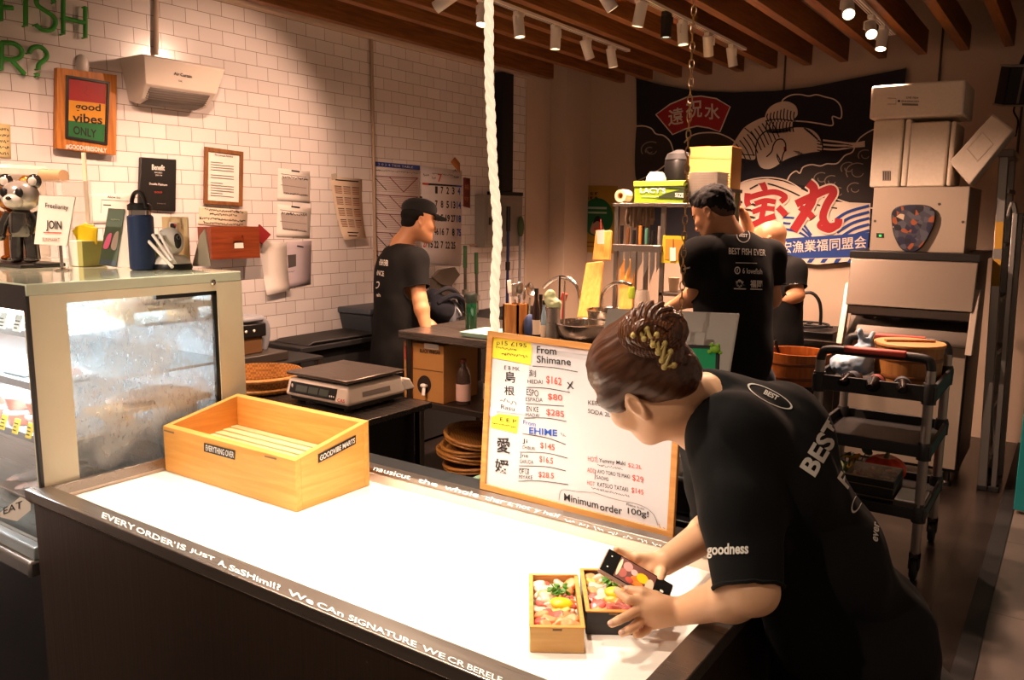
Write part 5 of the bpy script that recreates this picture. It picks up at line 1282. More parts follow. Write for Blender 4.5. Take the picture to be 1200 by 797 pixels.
obj('case', MB().hexa([(-3.97, ya+.02, .827), (-3.70, ya+.02, .827), (-3.70, yb-.02, .827), (-3.97, yb-.02, .827)], [(-3.98, ya, .95), (-3.69, ya, .95), (-3.69, yb, .95), (-3.98, yb, .95)]), M('slate_plastic', '#2c3238', .5), t, bevel=.01)
obj('lid', MB().box((-3.985, ya-.01, .95), (-3.68, yb+.01, .99)), M('slate_lid', '#3b434d', .45), t, bevel=.012)
o = obj('black_cap', MB().ell((-3.8, ya+.35, 1.02), (.1, .1, .045)).ell((-3.74, ya+.28, 1.002), (.1, .08, .012)), BLACKM, at=(-3.8, ya+.35, .991)); tag(o, 'soft black cap lying on the slate blue case', 'cap')
# backpack and card flap beyond the cap man
p = PX(518, 352, X=-3.72)
t = thing('backpack', 'dark navy backpack slumped on the bench right of the cap man', 'backpack', (p.x, p.y, .826))
NB = M('navy_cloth', '#191d2b', .85, kind='cloth')
organic('bag', [E_((p.x, p.y-.03, .93), (.1, .13, .1), k=.05), E_((p.x, p.y+.07, .90), (.1, .11, .08), k=.05), E_((p.x, p.y-.1, 1.0), (.07, .06, .08), k=.05)], NB, t, .012, wrinkle=(.012, (9, 9, 9)))
obj('strap', MB().tube(smooth_pts([(p.x+.06, p.y-.12, .98), (p.x+.11, p.y-.02, 1.03), (p.x+.12, p.y+.1, .98), (p.x+.1, p.y+.17, .86)]), .02, 8), NB, t)
obj('strap', MB().tube(smooth_pts([(p.x+.02, p.y-.14, 1.02), (p.x+.08, p.y-.05, 1.08), (p.x+.07, p.y+.09, 1.03), (p.x+.05, p.y+.17, .9)]), .018, 8), M('strap_grey', '#33343c', .8, kind='cloth'), t)
t = thing('grey_card', 'crumpled grey cardboard flap above the backpack', 'cardboard', PX(518, 333, X=-3.85))
obj('flap', MB().slab([PX(*q, X=-3.9) for q in ((505, 325), (513, 316), (531, 313), (537, 322), (526, 336), (514, 333))], V((.02, 0, 0))), M('grey_board', '#6f6456', .85, bump=.3), t, bevel=.003)
obj('backing', MB().box((-3.98, PX(512, 330, X=-3.9).y, .826), (-3.9, PX(530, 330, X=-3.9).y, PX(518, 326, X=-3.9).z)), M('grey_board'), t)
t = thing('water_jug', 'pale grey plastic jug beside the backpack', 'jug', PX(530, 370, X=-3.66)); c = PX(530, 372, X=-3.66); c.z = .826; org[t.name] = c.copy(); t.location = c
obj('jug', MB().lathe([(.045, 0), (.045, .11), (.03, .14), (.028, .17)], c, 18), M('jug_grey', '#7e8288', .35), t); obj('handle', MB().tube(smooth_pts([c+V((.04, 0, .03)), c+V((.08, 0, .06)), c+V((.04, 0, .11))]), .008, 8), M('jug_grey'), t)

# appliance on a black side table at the end of the fridge
t = thing('side_table', 'small black steel table beside the bench', 'side table', (-3.55, 2.6, 0))
obj('table_top', MB().box((-3.98, 2.45, .79), (-3.42, 3.07, .81)), BLACKM, t, bevel=.004)
obj('lower_shelf', MB().box((-3.96, 2.47, .45), (-3.44, 3.05, .465)), BLACKM, t)
for x in (-3.96, -3.44):
    for y in (2.47, 3.05): obj('leg', MB().box((x-.018, y-.018, .0), (x+.018, y+.018, .79)), STEELD, t)
c = V((-3.62, 2.66, .811))
t = thing('slicing_machine', 'grey slicing machine with a curved arm beside the fridge', 'machine', c)
obj('base', MB().box((c.x-.16, c.y-.2, c.z), (c.x+.16, c.y+.2, c.z+.05)), M('machine_dark', '#3a332c', .45), t, bevel=.006)
obj('body', MB().box((c.x-.14, c.y-.16, c.z+.05), (c.x+.1, c.y+.08, c.z+.14)), M('machine_wood', '#6b4a2a', .5), t, bevel=.006)
obj('control_panel', MB().box((c.x-.14, c.y-.16, c.z+.14), (c.x+.11, c.y+.1, c.z+.21)), BLACK, t, bevel=.006)
for q in (-.03, .02): obj('button', MB().ell((c.x+.112, c.y+q, c.z+.175), (.004, .008, .008)), WHITEP, t)
GM = M('machine_grey', '#8e9196', .4)
obj('arm', MB().tube(smooth_pts([(c.x, c.y-.14, c.z+.225), (c.x, c.y+.05, c.z+.225), (c.x, c.y+.16, c.z+.20), (c.x, c.y+.175, c.z+.12), (c.x, c.y+.15, c.z+.05)]), .028, 10), GM, t)
obj('hood', MB().box((c.x-.12, c.y-.16, c.z+.215), (c.x+.1, c.y+.1, c.z+.245)), GM, t, bevel=.012)
obj('top_plate', MB().box((c.x-.1, c.y-.15, c.z+.245), (c.x+.06, c.y-.01, c.z+.262)), BLACK, t, bevel=.003)

# ------------------------------------------------------------- dark cabinet with the weighing scale
CZ = .80
t = thing('steel_cabinet', 'dark steel cabinet behind the counter carrying the weighing scale', 'cabinet', (-2.8, 2.3, 0))
obj('worktop', MB().box((-3.36, 1.99, CZ-.025), (-2.22, 2.60, CZ)), M('cab_top_steel', '#4b453f', .25, .8, 'brushed', bump=.02), t, bevel=.003)
obj('carcass', MB().box((-3.34, 2.02, .06), (-2.30, 2.57, CZ-.025)), M('cab_dark', '#1d1a18', .35, .5), t)
for x in (-3.34, -2.26):
    for y in (2.02, 2.56): obj('leg', MB().box((x-.016, y-.016, 0), (x+.016, y+.016, CZ-.025)), STEELD, t, bevel=.004)
xa, ya = -2.73, 2.235
a0, a1 = PX(337, 470, Z=CZ), PX(405, 487, Z=CZ); x0, x1 = a0.x, a1.x; y0 = (a0.y+a1.y)/2; y1 = y0+.345
t = thing('weighing_scale', 'white electronic weighing scale with a steel platter and black display', 'scale', ((x0+x1)/2, (y0+y1)/2, CZ))
obj('base_tray', MB().box((x0+.015, y0+.02, CZ+.012), (x1-.01, y1-.01, CZ+.035)), BLACK, t, bevel=.004)
for x in (x0+.05, x1-.05):
    for y in (y0+.05, y1-.05): obj('foot', MB().lathe([(.018, 0), (.018, .012)], (x, y, CZ), 14), BLACK, t)
zA, zB = CZ+.03, CZ+.108
obj('body', MB().hexa([(x0, y0, zA), (x1, y0, zA), (x1, y1, zA), (x0, y1, zA)], [(x0+.012, y0+.014, zB), (x1-.012, y0+.014, zB), (x1-.012, y1-.014, zB), (x0+.012, y1-.014, zB)]), M('scale_white', '#efe2d2', .35, bump=0), t, bevel=.014, seg=3)
obj('rear_hump', MB().hexa([(x1-.05, y1-.01, CZ+.04), (x1+.0, y1-.01, CZ+.04), (x1+.0, y1+.06, CZ+.04), (x1-.05, y1+.06, CZ+.04)], [(x1-.05, y1-.01, zB-.012), (x1-.006, y1-.01, zB-.012), (x1-.006, y1+.03, zB-.02), (x1-.05, y1+.03, zB-.02)]), M('scale_white'), t, bevel=.006)
obj('platter_neck', MB().box((x0+.04, y0+.04, zB), (x1-.04, y1-.04, zB+.012)), BLACK, t)
obj('platter', MB().hexa([(x0+.012, y0+.006, zB+.012), (x1-.008, y0+.006, zB+.012), (x1-.008, y1-.01, zB+.012), (x0+.012, y1-.01, zB+.012)], [(x0+.006, y0, zB+.027), (x1-.002, y0, zB+.027), (x1-.002, y1-.004, zB+.027), (x0+.006, y1-.004, zB+.027)]), M('platter_steel', '#7d736b', .3, .9, 'brushed', bump=.02), t, bevel=.006)
f = lambda u, v: V((x0+.012*v+(x1-x0)*u, y0+.014*v-.0015, zA+(zB-zA)*v))
dsp = obj('display', MB().slab([f(.07, .22), f(.79, .22), f(.79, .82), f(.07, .82)], V((0, -.002, 0))), BLACK, t)
m = MB()
for u0, u1 in ((.17, .35), (.37, .52), (.54, .68)): m.slab([f(u0, .35)-V((0, .002, 0)), f(u1, .35)-V((0, .002, 0)), f(u1, .68)-V((0, .002, 0)), f(u0, .68)-V((0, .002, 0))], V((0, -.0012, 0)))
obj('readout', m, M('lcd', '#4a5148', .3), dsp)
m = MB()
for k in range(3): m.ell(f(.71+.03*k, .4)-V((0, .0035, 0)), (.004, .001, .004))
m.ell(f(.105, .6)-V((0, .0035, 0)), (.006, .001, .009)); obj('keys', m, WHITEP, dsp)
vs, fs = text3('CAS', f(.83, .2)-V((0, .001, 0)), f(.94, .2)-V((0, .001, 0)), V((0, .002, .013)), .02)
obj('badge', MB().add(vs, fs), M('badge_red', '#c8392f', .5), t, smooth=0)
sd = lambda u, v: V((x1-.012*v+.0012, y0+(y1-y0)*u, zA+(zB-zA)*v))
m = MB().add([sd(.25, .35), sd(.72, .35), sd(.72, .6), sd(.25, .6)], [(0, 1, 2, 3)]); obj('side_label', m, M('label_grey', '#8f867e', .6), t, smooth=0)
# round bamboo baskets
BAMB = M('bamboo', '#b07c3a', .55, kind='weave', hex2='#8b5c26', scale=90, bump=.5); BAMR = M('bamboo_rim', '#c08a45', .5, kind='wood', axis='x', hex2='#9a6a2e')
KNOT = M('wire_knot', '#d9cbb4', .5)
def basket(c, r, lab, tilt=(0, 0, 0), h=.035, group=None):
    t = thing('bamboo_basket', lab, 'basket', c, group); c = V(c); R = rotm(tilt)
    obj('weave', MB().lathe([(0, .002), (r*.9, .003), (r*.97, h*.6), (r*.96, h), (r*.94, h), (r*.87, .008), (0, .007)], c, 40, R), BAMB, t)
    obj('rim', MB().tube([c+R @ V((r*cos(a), r*sin(a), h*.8)) for a in np.linspace(0, 2*pi, 41)[:-1]], .010, 8, closed=True), BAMR, t)
    obj('rim', MB().tube([c+R @ V((r*.985*cos(a), r*.985*sin(a), h*.25)) for a in np.linspace(0, 2*pi, 41)[:-1]], .008, 8, closed=True), BAMR, t)
    m = MB()
    for k in range(16):
        a = 2*pi*k/16; m.ell(c+R @ V((r*1.012*cos(a), r*1.012*sin(a), h*.8)), (.005, .005, .008), n=8, k=5)
    obj('wire_tie', m, KNOT, t)
    return t
c = PX(318, 462, Z=CZ); basket((-3.03, 2.33, CZ+.001), .2, 'round bamboo basket on the dark cabinet left of the scale', h=.085)

# ------------------------------------------------------------- steel work table and sink
TZ2 = .93; TX0, TX1, TY0, TY1 = -3.2, -1.78, 3.446, 4.22
STT = M('table_steel', '#80776f', .28, .85, 'brushed', bump=.03)
t = thing('steel_work_table', 'stainless work table with under shelves behind the whiteboard', 'work table', ((TX0+TX1)/2, (TY0+TY1)/2, 0))
obj('worktop', MB().box((TX0, TY0, TZ2-.045), (TX1, TY1, TZ2)), STT, t, bevel=.004)
obj('shelf', MB().box((TX0+.02, TY0+.04, .485), (TX1-.02, TY1-.03, .52)), STEELD, t, bevel=.003)
obj('lower_shelf', MB().box((TX0+.02, TY0+.04, .08), (TX1-.02, TY1-.03, .11)), STEELD, t, bevel=.003)
for x in (TX0+.04, TX1-.04):
    for y in (TY0+.05, TY1-.05): obj('leg', MB().tube([(x, y, 0), (x, y, TZ2-.045)], .019, 12), STEELD, t)
obj('back_splash', MB().box((TX0+.9, TY1-.012, TZ2), (TX1, TY1, TZ2+.06)), STT, t)
# carton with spout
a, b = PX(473, 399, Y=TY0+.06), PX(520, 468, Y=TY0+.06); bz = .521; bt = min(PX(475, 400, Y=TY0+.06).z, TZ2-.06)
t = thing('sauce_carton', 'brown bag in box sauce carton with spout under the work table', 'carton', ((a.x+b.x)/2, TY0+.2, bz))
obj('carton', MB().box((a.x, TY0+.06, bz), (b.x, TY0+.38, bt)), CARD, t, bevel=.003)
yy = TY0+.058; sg = Sheet((0, yy, 0), (0, 1, 0), step=.001)
sg.poly([(474, 405), (484, 407), (484, 423), (474, 421)], 'red_label', M('label_red', '#a9382c', .7), 1); sg.stroke([(476, 410), (481, 409), (481, 417), (476, 418)], 1, 'red_mark', CARD, 2)
sg.text('BLACK VINEGAR', (492, 413), (516, 416), 4.5, 'lettering', INK, 1, .02); sg.poly([(497, 402), (514, 404), (514, 410), (497, 408)], 'white_label', PAPER, 1)
sg.stroke([(474, 430), (519, 436)], .7, 'seam', M('seam_brown', '#7a5428', .8), 1, False)
hole = [(497+8*cos(q), 451+11*sin(q)) for q in np.linspace(0, 2*pi, 21)[:-1]]; sg.poly(hole, 'spout_hole', M('hole_dark', '#2a1a10', .9), 1); sg.flush(t)
c = PX(497, 453, Y=yy-.02); obj('spout', MB().tube([c+V((0, .03, 0)), c, c+V((.004, -.012, -.05))], .011, 10).ell(c+V((-.004, -.002, .004)), (.022, .014, .014)), WHITEP, t)
# bottles below the table
def jug(c, h, r, lab, liquid, labelm):
    t = thing('glass_bottle', lab, 'bottle', c)
    obj('bottle', MB().lathe([(r, 0), (r, h*.62), (r*.75, h*.76), (r*.36, h*.86), (r*.34, h*.95)], c, 22), liquid, t)
    obj('cap', MB().lathe([(r*.42, h*.94), (r*.42, h), (0, h)], c, 16), M('cap_red', '#7d241c', .5), t)
    obj('label', MB().lathe([(r+.001, h*.08), (r+.001, h*.46)], c, 22, caps=False), labelm, t)
    return t
BOT = M('bottle_dark', '#4b3a33', .15, bump=0, alpha=.75)
cc = PX(543, 470, Y=TY0+.14); jug((cc.x, TY0+.14, .521), .26, .042, 'dark bottle with a pale pink label right of the sauce carton', BOT, M('label_pink', '#d9b3a5', .7))
jug((cc.x+.1, TY0+.27, .521), .25, .045, 'clear bottle behind the pink labelled bottle under the table', M('bottle_clear', '#a39a8e', .15, alpha=.5, bump=0), M('label_cream', '#cdbfa8', .7))
# stack of baskets on the lower shelf
for i, (dx, z, tl, r) in enumerate(((.02, .115, (2, -4, 0), .19), (-.03, .17, (-3, 5, 0), .195), (.0, .225, (4, -2, 20), .19), (.03, .283, (2, 8, 0), .195))):
    basket((-2.86+dx, 3.72, z), r, 'flat bamboo basket on the lower shelf, %s of the pile' % ['lowest', 'second from the bottom', 'third from the bottom', 'topmost'][i], tl)
basket((-2.5, 3.66, .115), .13, 'deep bamboo basket right of the pile on the lower shelf', h=.12)
# green crate beyond the counter
t = thing('plastic_crate', 'sage green plastic crate standing behind the counter below the whiteboard', 'crate', (-1.35, 1.95, 0))
SG = M('sage_plastic', '#7fa283', .5); m = MB(); cx0, cx1, cy0, cy1 = -1.43, -1.17, 1.78, 2.1; zc = .80
for a in ((cx0, cx1, cy0, cy0+.012), (cx0, cx1, cy1-.012, cy1), (cx0, cx0+.012, cy0, cy1), (cx1-.012, cx1, cy0, cy1)): m.box((a[0], a[2], .3), (a[1], a[3], zc))
m.box((cx0, cy0, .3), (cx1, cy1, .312)); obj('crate', m, SG, t)
m = MB()
for a in ((cx0-.01, cx1+.01, cy0-.012, cy0+.012), (cx0-.01, cx1+.01, cy1-.012, cy1+.012), (cx0-.01, cx0+.012, cy0, cy1), (cx1-.012, cx1+.01, cy0, cy1)): m.box((a[0], a[2], zc), (a[1], a[3], zc+.015))
obj('rim', m, SG, t, bevel=.003)
obj('stand', MB().box((cx0+.03, cy0+.03, 0), (cx1-.03, cy1-.03, .299)), BLACKM, t)

# things on the work table
z0 = TZ2+.001
def onT(x, y, yy): p = PX(x, y, Y=yy); p.z = z0; return p
c = onT(567, 392, 3.58)
t = thing('mint_tray', 'pale mint plastic tray at the front of the work table', 'tray', c)
m = MB(); x0, x1 = PX(545, 390, Y=3.52).x, PX(590, 390, Y=3.52).x
m.hexa([(x0+.01, 3.48, z0), (x1-.01, 3.48, z0), (x1-.01, 3.70, z0), (x0+.01, 3.70, z0)], [(x0, 3.465, z0+.028), (x1, 3.465, z0+.028), (x1, 3.715, z0+.028), (x0, 3.715, z0+.028)]); obj('tray', m, M('mint', '#9cc4b4', .45), t, bevel=.004)
c = V((PX(552, 385, Y=3.75).x, 3.75, z0)); h = PX(552, 344, Y=3.75).z-z0
t = thing('green_bottle', 'tall dark green glass tumbler bottle on the work table', 'bottle', c); GB = M('green_glass', '#0f4a2f', .12, bump=0, coat=.5)
obj('body', MB().lathe([(.03, 0), (.034, .005), (.036, h*.72), (.036, h*.74)], c, 24), GB, t); obj('cap', MB().lathe([(.036, h*.74), (.036, h*.97), (.032, h), (0, h)], c, 24), M('cap_black_green', '#16211b', .35), t)
# utensil block with utensils
c = onT(604, 388, 3.6); h = PX(604, 356, Y=3.6).z-z0
t = thing('utensil_block', 'square wooden utensil holder on the work table', 'utensil holder', c)
m = MB(); q = .05
for a in ((-q, q, -q, -q+.01), (-q, q, q-.01, q), (-q, -q+.01, -q, q), (q-.01, q, -q, q)): m.box((c.x+a[0], c.y+a[2], z0), (c.x+a[1], c.y+a[3], z0+h))
m.box((c.x-q, c.y-q, z0), (c.x+q, c.y+q, z0+.01)); obj('block', m, M('block_wood', '#b57a35', .5, kind='wood', axis='z', hex2='#93591f'), t)
STE = STEEL
def spoon(base, top, lab, kind, mat, nm='utensil'):
    A, B = V(base), V(top); t = thing(nm, lab, nm.replace('_', ' '), A); d = (B-A).normalized(); R = d.to_track_quat('Z', 'Y').to_matrix()
    obj('handle', MB().tube([A, A+(B-A)*.8], .006, 8), mat, t)
    if kind == 'spoon': obj('bowl', MB().ell(B, (.026, .010, .036), R), mat, t)
    elif kind == 'spat': obj('blade', MB().obox(B, (.035, .006, .07), R), mat, t, bevel=.003)
    elif kind == 'ladle': obj('bowl', MB().lathe([(0, -.03), (.03, -.022), (.042, 0), (.039, 0), (.028, -.019), (0, -.026)], B, 20, R @ rotm((70, 0, 0))), mat, t)
    return t
for i, (dx, dy, tx, ty, kd, lab, mt) in enumerate(((-.02, 0, 597, 336, 'spat', 'white spatula at the left of the wooden utensil holder', WHITEP), (.0, .02, 603, 340, 'spat', 'grey whisk shaped tool in the middle of the utensil holder', STE), (.02, -.01, 609, 338, 'spoon', 'steel spoon standing bowl up in the utensil holder', STE), (.02, .02, 615, 345, 'spoon', 'steel spoon leaning right in the utensil holder', STE))):
    spoon((c.x+dx, c.y+dy, z0+.013), PX(tx, ty, Y=c.y+dy*1.5), lab, kd, mt)
# dark bottles / cloth row
c = onT(621, 392, 3.62); o = obj('blue_cloth', MB().ell((c.x, c.y, z0+.07), (.04, .035, .07)), M('cloth_blue', '#2c3f68', .85, kind='cloth', bump=.6), at=c); tag(o, 'rolled dark blue cloth beside the utensil holder', 'cloth')
for i, (px, top, r, col, lab) in enumerate(((628, 338, .022, '#2a1a14', 'dark brown bottle right of the blue cloth on the work table'), (633, 345, .02, '#1a1512', 'black bottle second right of the blue cloth on the work table'), (637, 352, .016, '#7d97a5', 'thin pale blue tube beside the steel cup'))):
    c = onT(px, 390, 3.62+.05*(i % 2)); h = PX(px, top, Y=c.y).z-z0
    t = thing('sauce_bottle', lab, 'bottle', c); obj('bottle', MB().lathe([(r, 0), (r, h*.6), (r*.5, h*.78), (r*.45, h*.9)], c, 16), M('bottle_%d' % i, col, .25), t); obj('cap', MB().lathe([(r*.55, h*.9), (r*.55, h), (0, h)], c, 14), BLACK, t)
    obj('label', MB().lathe([(r+.001, h*.12), (r+.001, h*.4)], c, 16, caps=False), M('label_cream', '#cdbfa8'), t)
c = onT(616, 345, 3.95); A = V((c.x+.02, c.y, z0)); spoon(A, PX(622, 339, Y=3.95), 'steel ladle with a round bowl behind the dark bottles', 'ladle', STE, 'ladle')
c = onT(648, 392, 3.56); h = PX(648, 360, Y=3.56).z-z0
t = thing('steel_canister', 'tall steel canister left of the mixing bowls', 'canister', c); obj('canister', MB().lathe([(.038, 0), (.038, h), (.035, h), (.035, .01), (0, .01)], c, 28), STEEL, t); obj('rim', MB().tube([c+V((.0375*cos(a), .0375*sin(a), h)) for a in np.linspace(0, 2*pi, 25)[:-1]], .003, 6, closed=True), CHROME, t)
organic('plastic_bag', [E_((c.x-.02, c.y, z0+h+.04), (.035, .03, .05), k=.02), E_((c.x+.01, c.y, z0+h+.01), (.03, .03, .04), k=.02)], M('bag_pale', '#c9cbb2', .25, alpha=.75, hex2='#8fae6c', scale=12), t, .006, wrinkle=(.008, (25, 25, 25)))
for i, (px, lab, col) in enumerate(((656, 'dark chopstick standing in the steel canister', BLACK), (662, 'grey rod standing behind the steel canister', STEEL))):
    A = PX(px-1, 375, Y=3.58+.08*i); B = PX(px, 323+6*i, Y=3.60+.08*i); A.z = z0+.011; o = obj('kitchen_rod', MB().tube([A, B], .005, 8), col, at=A); tag(o, lab, 'rod')
# mixing bowls
def bowl(c, r, h, lab):
    t = thing('mixing_bowl', lab, 'bowl', c)
    prof = [(r*.45, 0), (r*.7, h*.18), (r*.92, h*.6), (r*.985, h), (r, h), (r*.95, h*.6), (r*.7, h*.2), (0, h*.04)]
    prof = [(r*.45, 0), (r*.72, h*.18), (r*.93, h*.6), (r, h), (r*.985, h), (r*.91, h*.6), (r*.7, h*.21), (r*.44, .004), (0, .004)]
    obj('bowl', MB().lathe(prof, c, 44), M('bowl_steel', '#bdb5ab', .2, 1, 'brushed', bump=.0), t); obj('rim', MB().tube([V(c)+V((r*cos(a), r*sin(a), h)) for a in np.linspace(0, 2*pi, 45)[:-1]], .004, 6, closed=True), CHROME, t)
    return t
c = onT(683, 396, 3.66); bowl(c, .155, .115, 'large steel mixing bowl in front by the whiteboard edge')
c2 = V((c.x+.04, 3.87, z0)); bowl(c2, .115, .12, 'steel mixing bowl standing behind the front bowl')
c3 = V((c2.x, 3.87, z0+.05)); bowl(c3, .12, .115, 'steel mixing bowl nested in the rear bowl')
# taps
def tap(base, pts, lab, r=.011, mat=CHROME, name='kitchen_tap'):
    t = thing(name, lab, 'tap', base); obj('spout', MB().tube(smooth_pts(pts, n=7), r, 12), mat, t); obj('collar', MB().lathe([(.026, 0), (.026, .02), (.016, .03), (.016, .05)], base, 18), mat, t)
    obj('lever', MB().tube([V(base)+V((.02, 0, .04)), V(base)+V((.06, -.03, .06))], .006, 8), mat, t); return t
b = onT(680, 372, 4.14); P = [b]+[PX(x, y, Y=4.12) for x, y in ((679, 345), (672, 330), (660, 325), (648, 328), (637, 337))]; tap(b, P, 'chrome arched kitchen tap left of the cutting boards')
b = onT(706, 385, 3.9); b.x += .0; P = [b]+[PX(x, y, Y=3.9) for x, y in ((705, 352), (709, 340), (718, 333), (730, 331), (740, 334))]; t = tap(b, P, 'chrome arched kitchen tap in front of the knife rack')
b2 = PX(740, 343, Y=3.9); o = obj('tap_filter', MB().lathe([(.016, .03), (.02, .0), (.018, -.03), (0, -.035)], b2, 16), M('lime', '#a6c437', .4, alpha=.9), t)
A = onT(658, 375, 3.8); t = thing('red_brush', 'red handled brush standing among the tools behind the bowls', 'brush', A); B = PX(661, 348, Y=3.8); obj('handle', MB().tube([A, B], .007, 8), M('clip_red', '#a03026', .5), t); obj('brush_head', MB().obox(B, (.03, .02, .045), (0, 20, 0)), M('clip_red'), t, bevel=.003)
# cutting boards
BRD = M('board_wood', '#d49a4a', .5, kind='wood', axis='z', hex2='#c28637')
def board(pts, yb, yt, lab, th=.02):
    b0 = [PX(*pts[i], Y=yb if i < 2 else yt) for i in range(4)]
    n = (b0[1]-b0[0]).cross(b0[3]-b0[0]).normalized(); n = -n if n.y < 0 else n
    o = obj('cutting_board', MB().slab(b0, n*th), BRD, bevel=.004); tag(o, lab, 'cutting board'); return o
board(((676, 372), (700, 372), (706, 306), (687, 308)), 4.04, 4.16, 'wooden cutting board leaning upright behind the mixing bowls')
board(((724, 372), (740, 372), (743, 303), (727, 304)), 3.96, 4.05, 'narrow wooden cutting board leaning on the knife rack')
board(((694, 305), (714, 305), (716, 270), (698, 270)), 4.1, 4.13, 'small wooden board with a white tag hanging beside the knife rack')
sg = Sheet((0, 4.095, 0), (0, 1, 0)); t = thing('hanging_tag', 'white paper tag with red string on the small wooden board', 'tag', PX(704, 286, Y=4.095)); sg.poly([(699, 270), (708, 269), (708, 286), (700, 286)], 'tag', PAPER, 1); sg.stroke([(704, 257), (704, 270)], 1, 'string', REDINK, 1); sg.flush(t, solid=.001)
# ------------------------------------------------------------- knife rack
RY0, RY1 = 3.98, 4.20
def rx(x): return PX(x, 300, Y=RY0).x
xl, xm, xr = rx(719), rx(773), rx(836); zt = PX(760, 238, Y=RY0).z
t = thing('knife_rack', 'steel shelf rack of hanging knives beside the sink', 'rack', ((xl+xr)/2, 4.09, z0))
RST = M('rack_steel', '#8b8279', .3, .9, 'brushed', axis='z', bump=.02)
obj('top_shelf', MB().box((xl-.01, RY0-.01, zt-.018), (xr+.01, RY1, zt)), RST, t, bevel=.002)
for x, y in ((xl, RY0), (xm, RY0), (xl, RY1-.02), (xr-.02, RY1-.02), (xr-.02, RY0)):
    obj('post', MB().box((x, y, z0), (x+.022, y+.018, zt-.018)), RST, t)
zb = PX(745, 290, Y=RY0).z
obj('knife_bar', MB().box((xl, RY0-.02, zb-.022), (xm+.02, RY0-.004, zb+.014)), RST, t, bevel=.002)
obj('knife_bar_rear', MB().box((xl, RY0+.03, zb-.022), (xm+.02, RY0+.036, zb+.014)), RST, t)
obj('mid_shelf', MB().box((xm, RY0, z0+.25), (xr, RY1, z0+.265)), RST, t)
KH = [('#171412', 'black'), ('#6b4422', 'brown'), ('#171412', 'black'), ('#b9772c', 'amber'), ('#4a7d6a', 'teal'), ('#171412', 'black'), ('#8a8179', 'grey')]
for i in range(7):
    x = xl+.04+(xm-xl-.05)*i/6; hb = .10-.012*(i % 3); bl_ = .13+.03*(i % 3)
    t2 = thing('kitchen_knife', '%s handled kitchen knife in the rack, %s from the left' % (KH[i][1], (ORD+['seventh'])[i]), 'knife', (x, RY0+.012, zb))
    obj('handle', MB().tube([(x, RY0+.012, zb+.016), (x, RY0+.012, zb+.05), (x, RY0+.012, zb+.016+hb)], [.009, .011, .010], 10), M('knife_%d' % i, KH[i][0], .4), t2)
    obj('blade', MB().slab([(x-.016, RY0+.012, zb+.016), (x+.016, RY0+.012, zb+.016), (x+.014, RY0+.012, zb-bl_*.6), (x-.012, RY0+.012, zb-bl_)], V((0, .002, 0))), STEEL, t2)
# things on the rack
z1 = zt+.001
c = PX(734, 226, Y=4.06); r = .034
t = thing('tape_roll', 'roll of paper tape standing at the left end of the rack top', 'tape roll', (c.x, 4.06, z1)); c = V((c.x, 4.03, z1+r+.004))
obj('paper_roll', MB().lathe([(r, -.04), (r, .04), (r*.55, .04), (r*.55, -.04), (r, -.04)], c, 28, rotm((90, 0, 0)), caps=False), M('roll_cream', '#e3cfa8', .6), t); obj('core', MB().lathe([(r*.54, -.039), (r*.54, .039), (r*.4, .039), (r*.4, -.039), (r*.54, -.039)], c, 24, rotm((90, 0, 0)), caps=False), CARD, t)
a, b = PX(743, 233, Y=4.0), PX(803, 210, Y=4.0)
t = thing('glove_box', 'lime green printed carton on top of the knife rack', 'carton', ((a.x+b.x)/2, 4.08, z1)); hh = b.z-zt
obj('carton', MB().box((a.x, 4.0, z1), (b.x, 4.17, zt+hh*.72)), M('lime_card', '#7fa31f', .5, bump=0), t, bevel=.002); obj('lid', MB().box((a.x-.004, 3.996, zt+hh*.72), (b.x+.004, 4.174, zt+hh*.95)), M('lime_lid', '#a3bb3d', .5, bump=0), t, bevel=.002)
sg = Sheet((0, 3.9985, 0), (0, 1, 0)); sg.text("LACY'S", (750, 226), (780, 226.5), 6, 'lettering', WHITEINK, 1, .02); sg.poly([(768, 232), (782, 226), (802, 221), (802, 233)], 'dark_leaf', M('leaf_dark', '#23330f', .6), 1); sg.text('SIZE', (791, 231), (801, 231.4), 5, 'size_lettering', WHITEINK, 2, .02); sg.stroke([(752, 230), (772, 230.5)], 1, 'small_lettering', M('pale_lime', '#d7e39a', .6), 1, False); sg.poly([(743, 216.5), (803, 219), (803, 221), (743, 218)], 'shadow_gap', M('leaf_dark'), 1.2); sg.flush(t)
c = V((PX(769, 210, Y=4.08).x, 4.08, zt+hh*.95+.001)); t = thing('plastic_bowl', 'white round plastic bowl upside down on the lime carton', 'bowl', c)
obj('bowl', MB().lathe([(.055, 0), (.052, .018), (.04, .042), (.02, .05), (0, .051)], c, 26), WHITEP, t); obj('ring', MB().tube([c+V((.034*cos(a_), .034*sin(a_), .046)) for a_ in np.linspace(0, 2*pi, 21)[:-1]], .003, 6, closed=True), M('ring_grey', '#a59a8e', .5), t)
a, b = PX(785, 238, Y=4.05), PX(834, 190, Y=4.05); FO = M('foil_tray', '#d9d2ca', .3, .3, bump=.05)
x0 = PX(804, 230, Y=4.05).x+.012; 
for k in range(12):
    zz = z1+.013*k; x1_ = xr-.01
    t = None
    m = MB().hexa([(x0+.01, 4.03, zz), (x1_-.01, 4.03, zz), (x1_-.01, 4.18, zz), (x0+.01, 4.18, zz)], [(x0, 4.02, zz+.0125), (x1_, 4.02, zz+.0125), (x1_, 4.19, zz+.0125), (x0, 4.19, zz+.0125)])
    o = obj('takeaway_tray', m, FO, bevel=.001); tag(o, 'clear white takeaway tray in the tall stack beside the lime carton', 'tray', 'stacked takeaway trays on the knife rack')
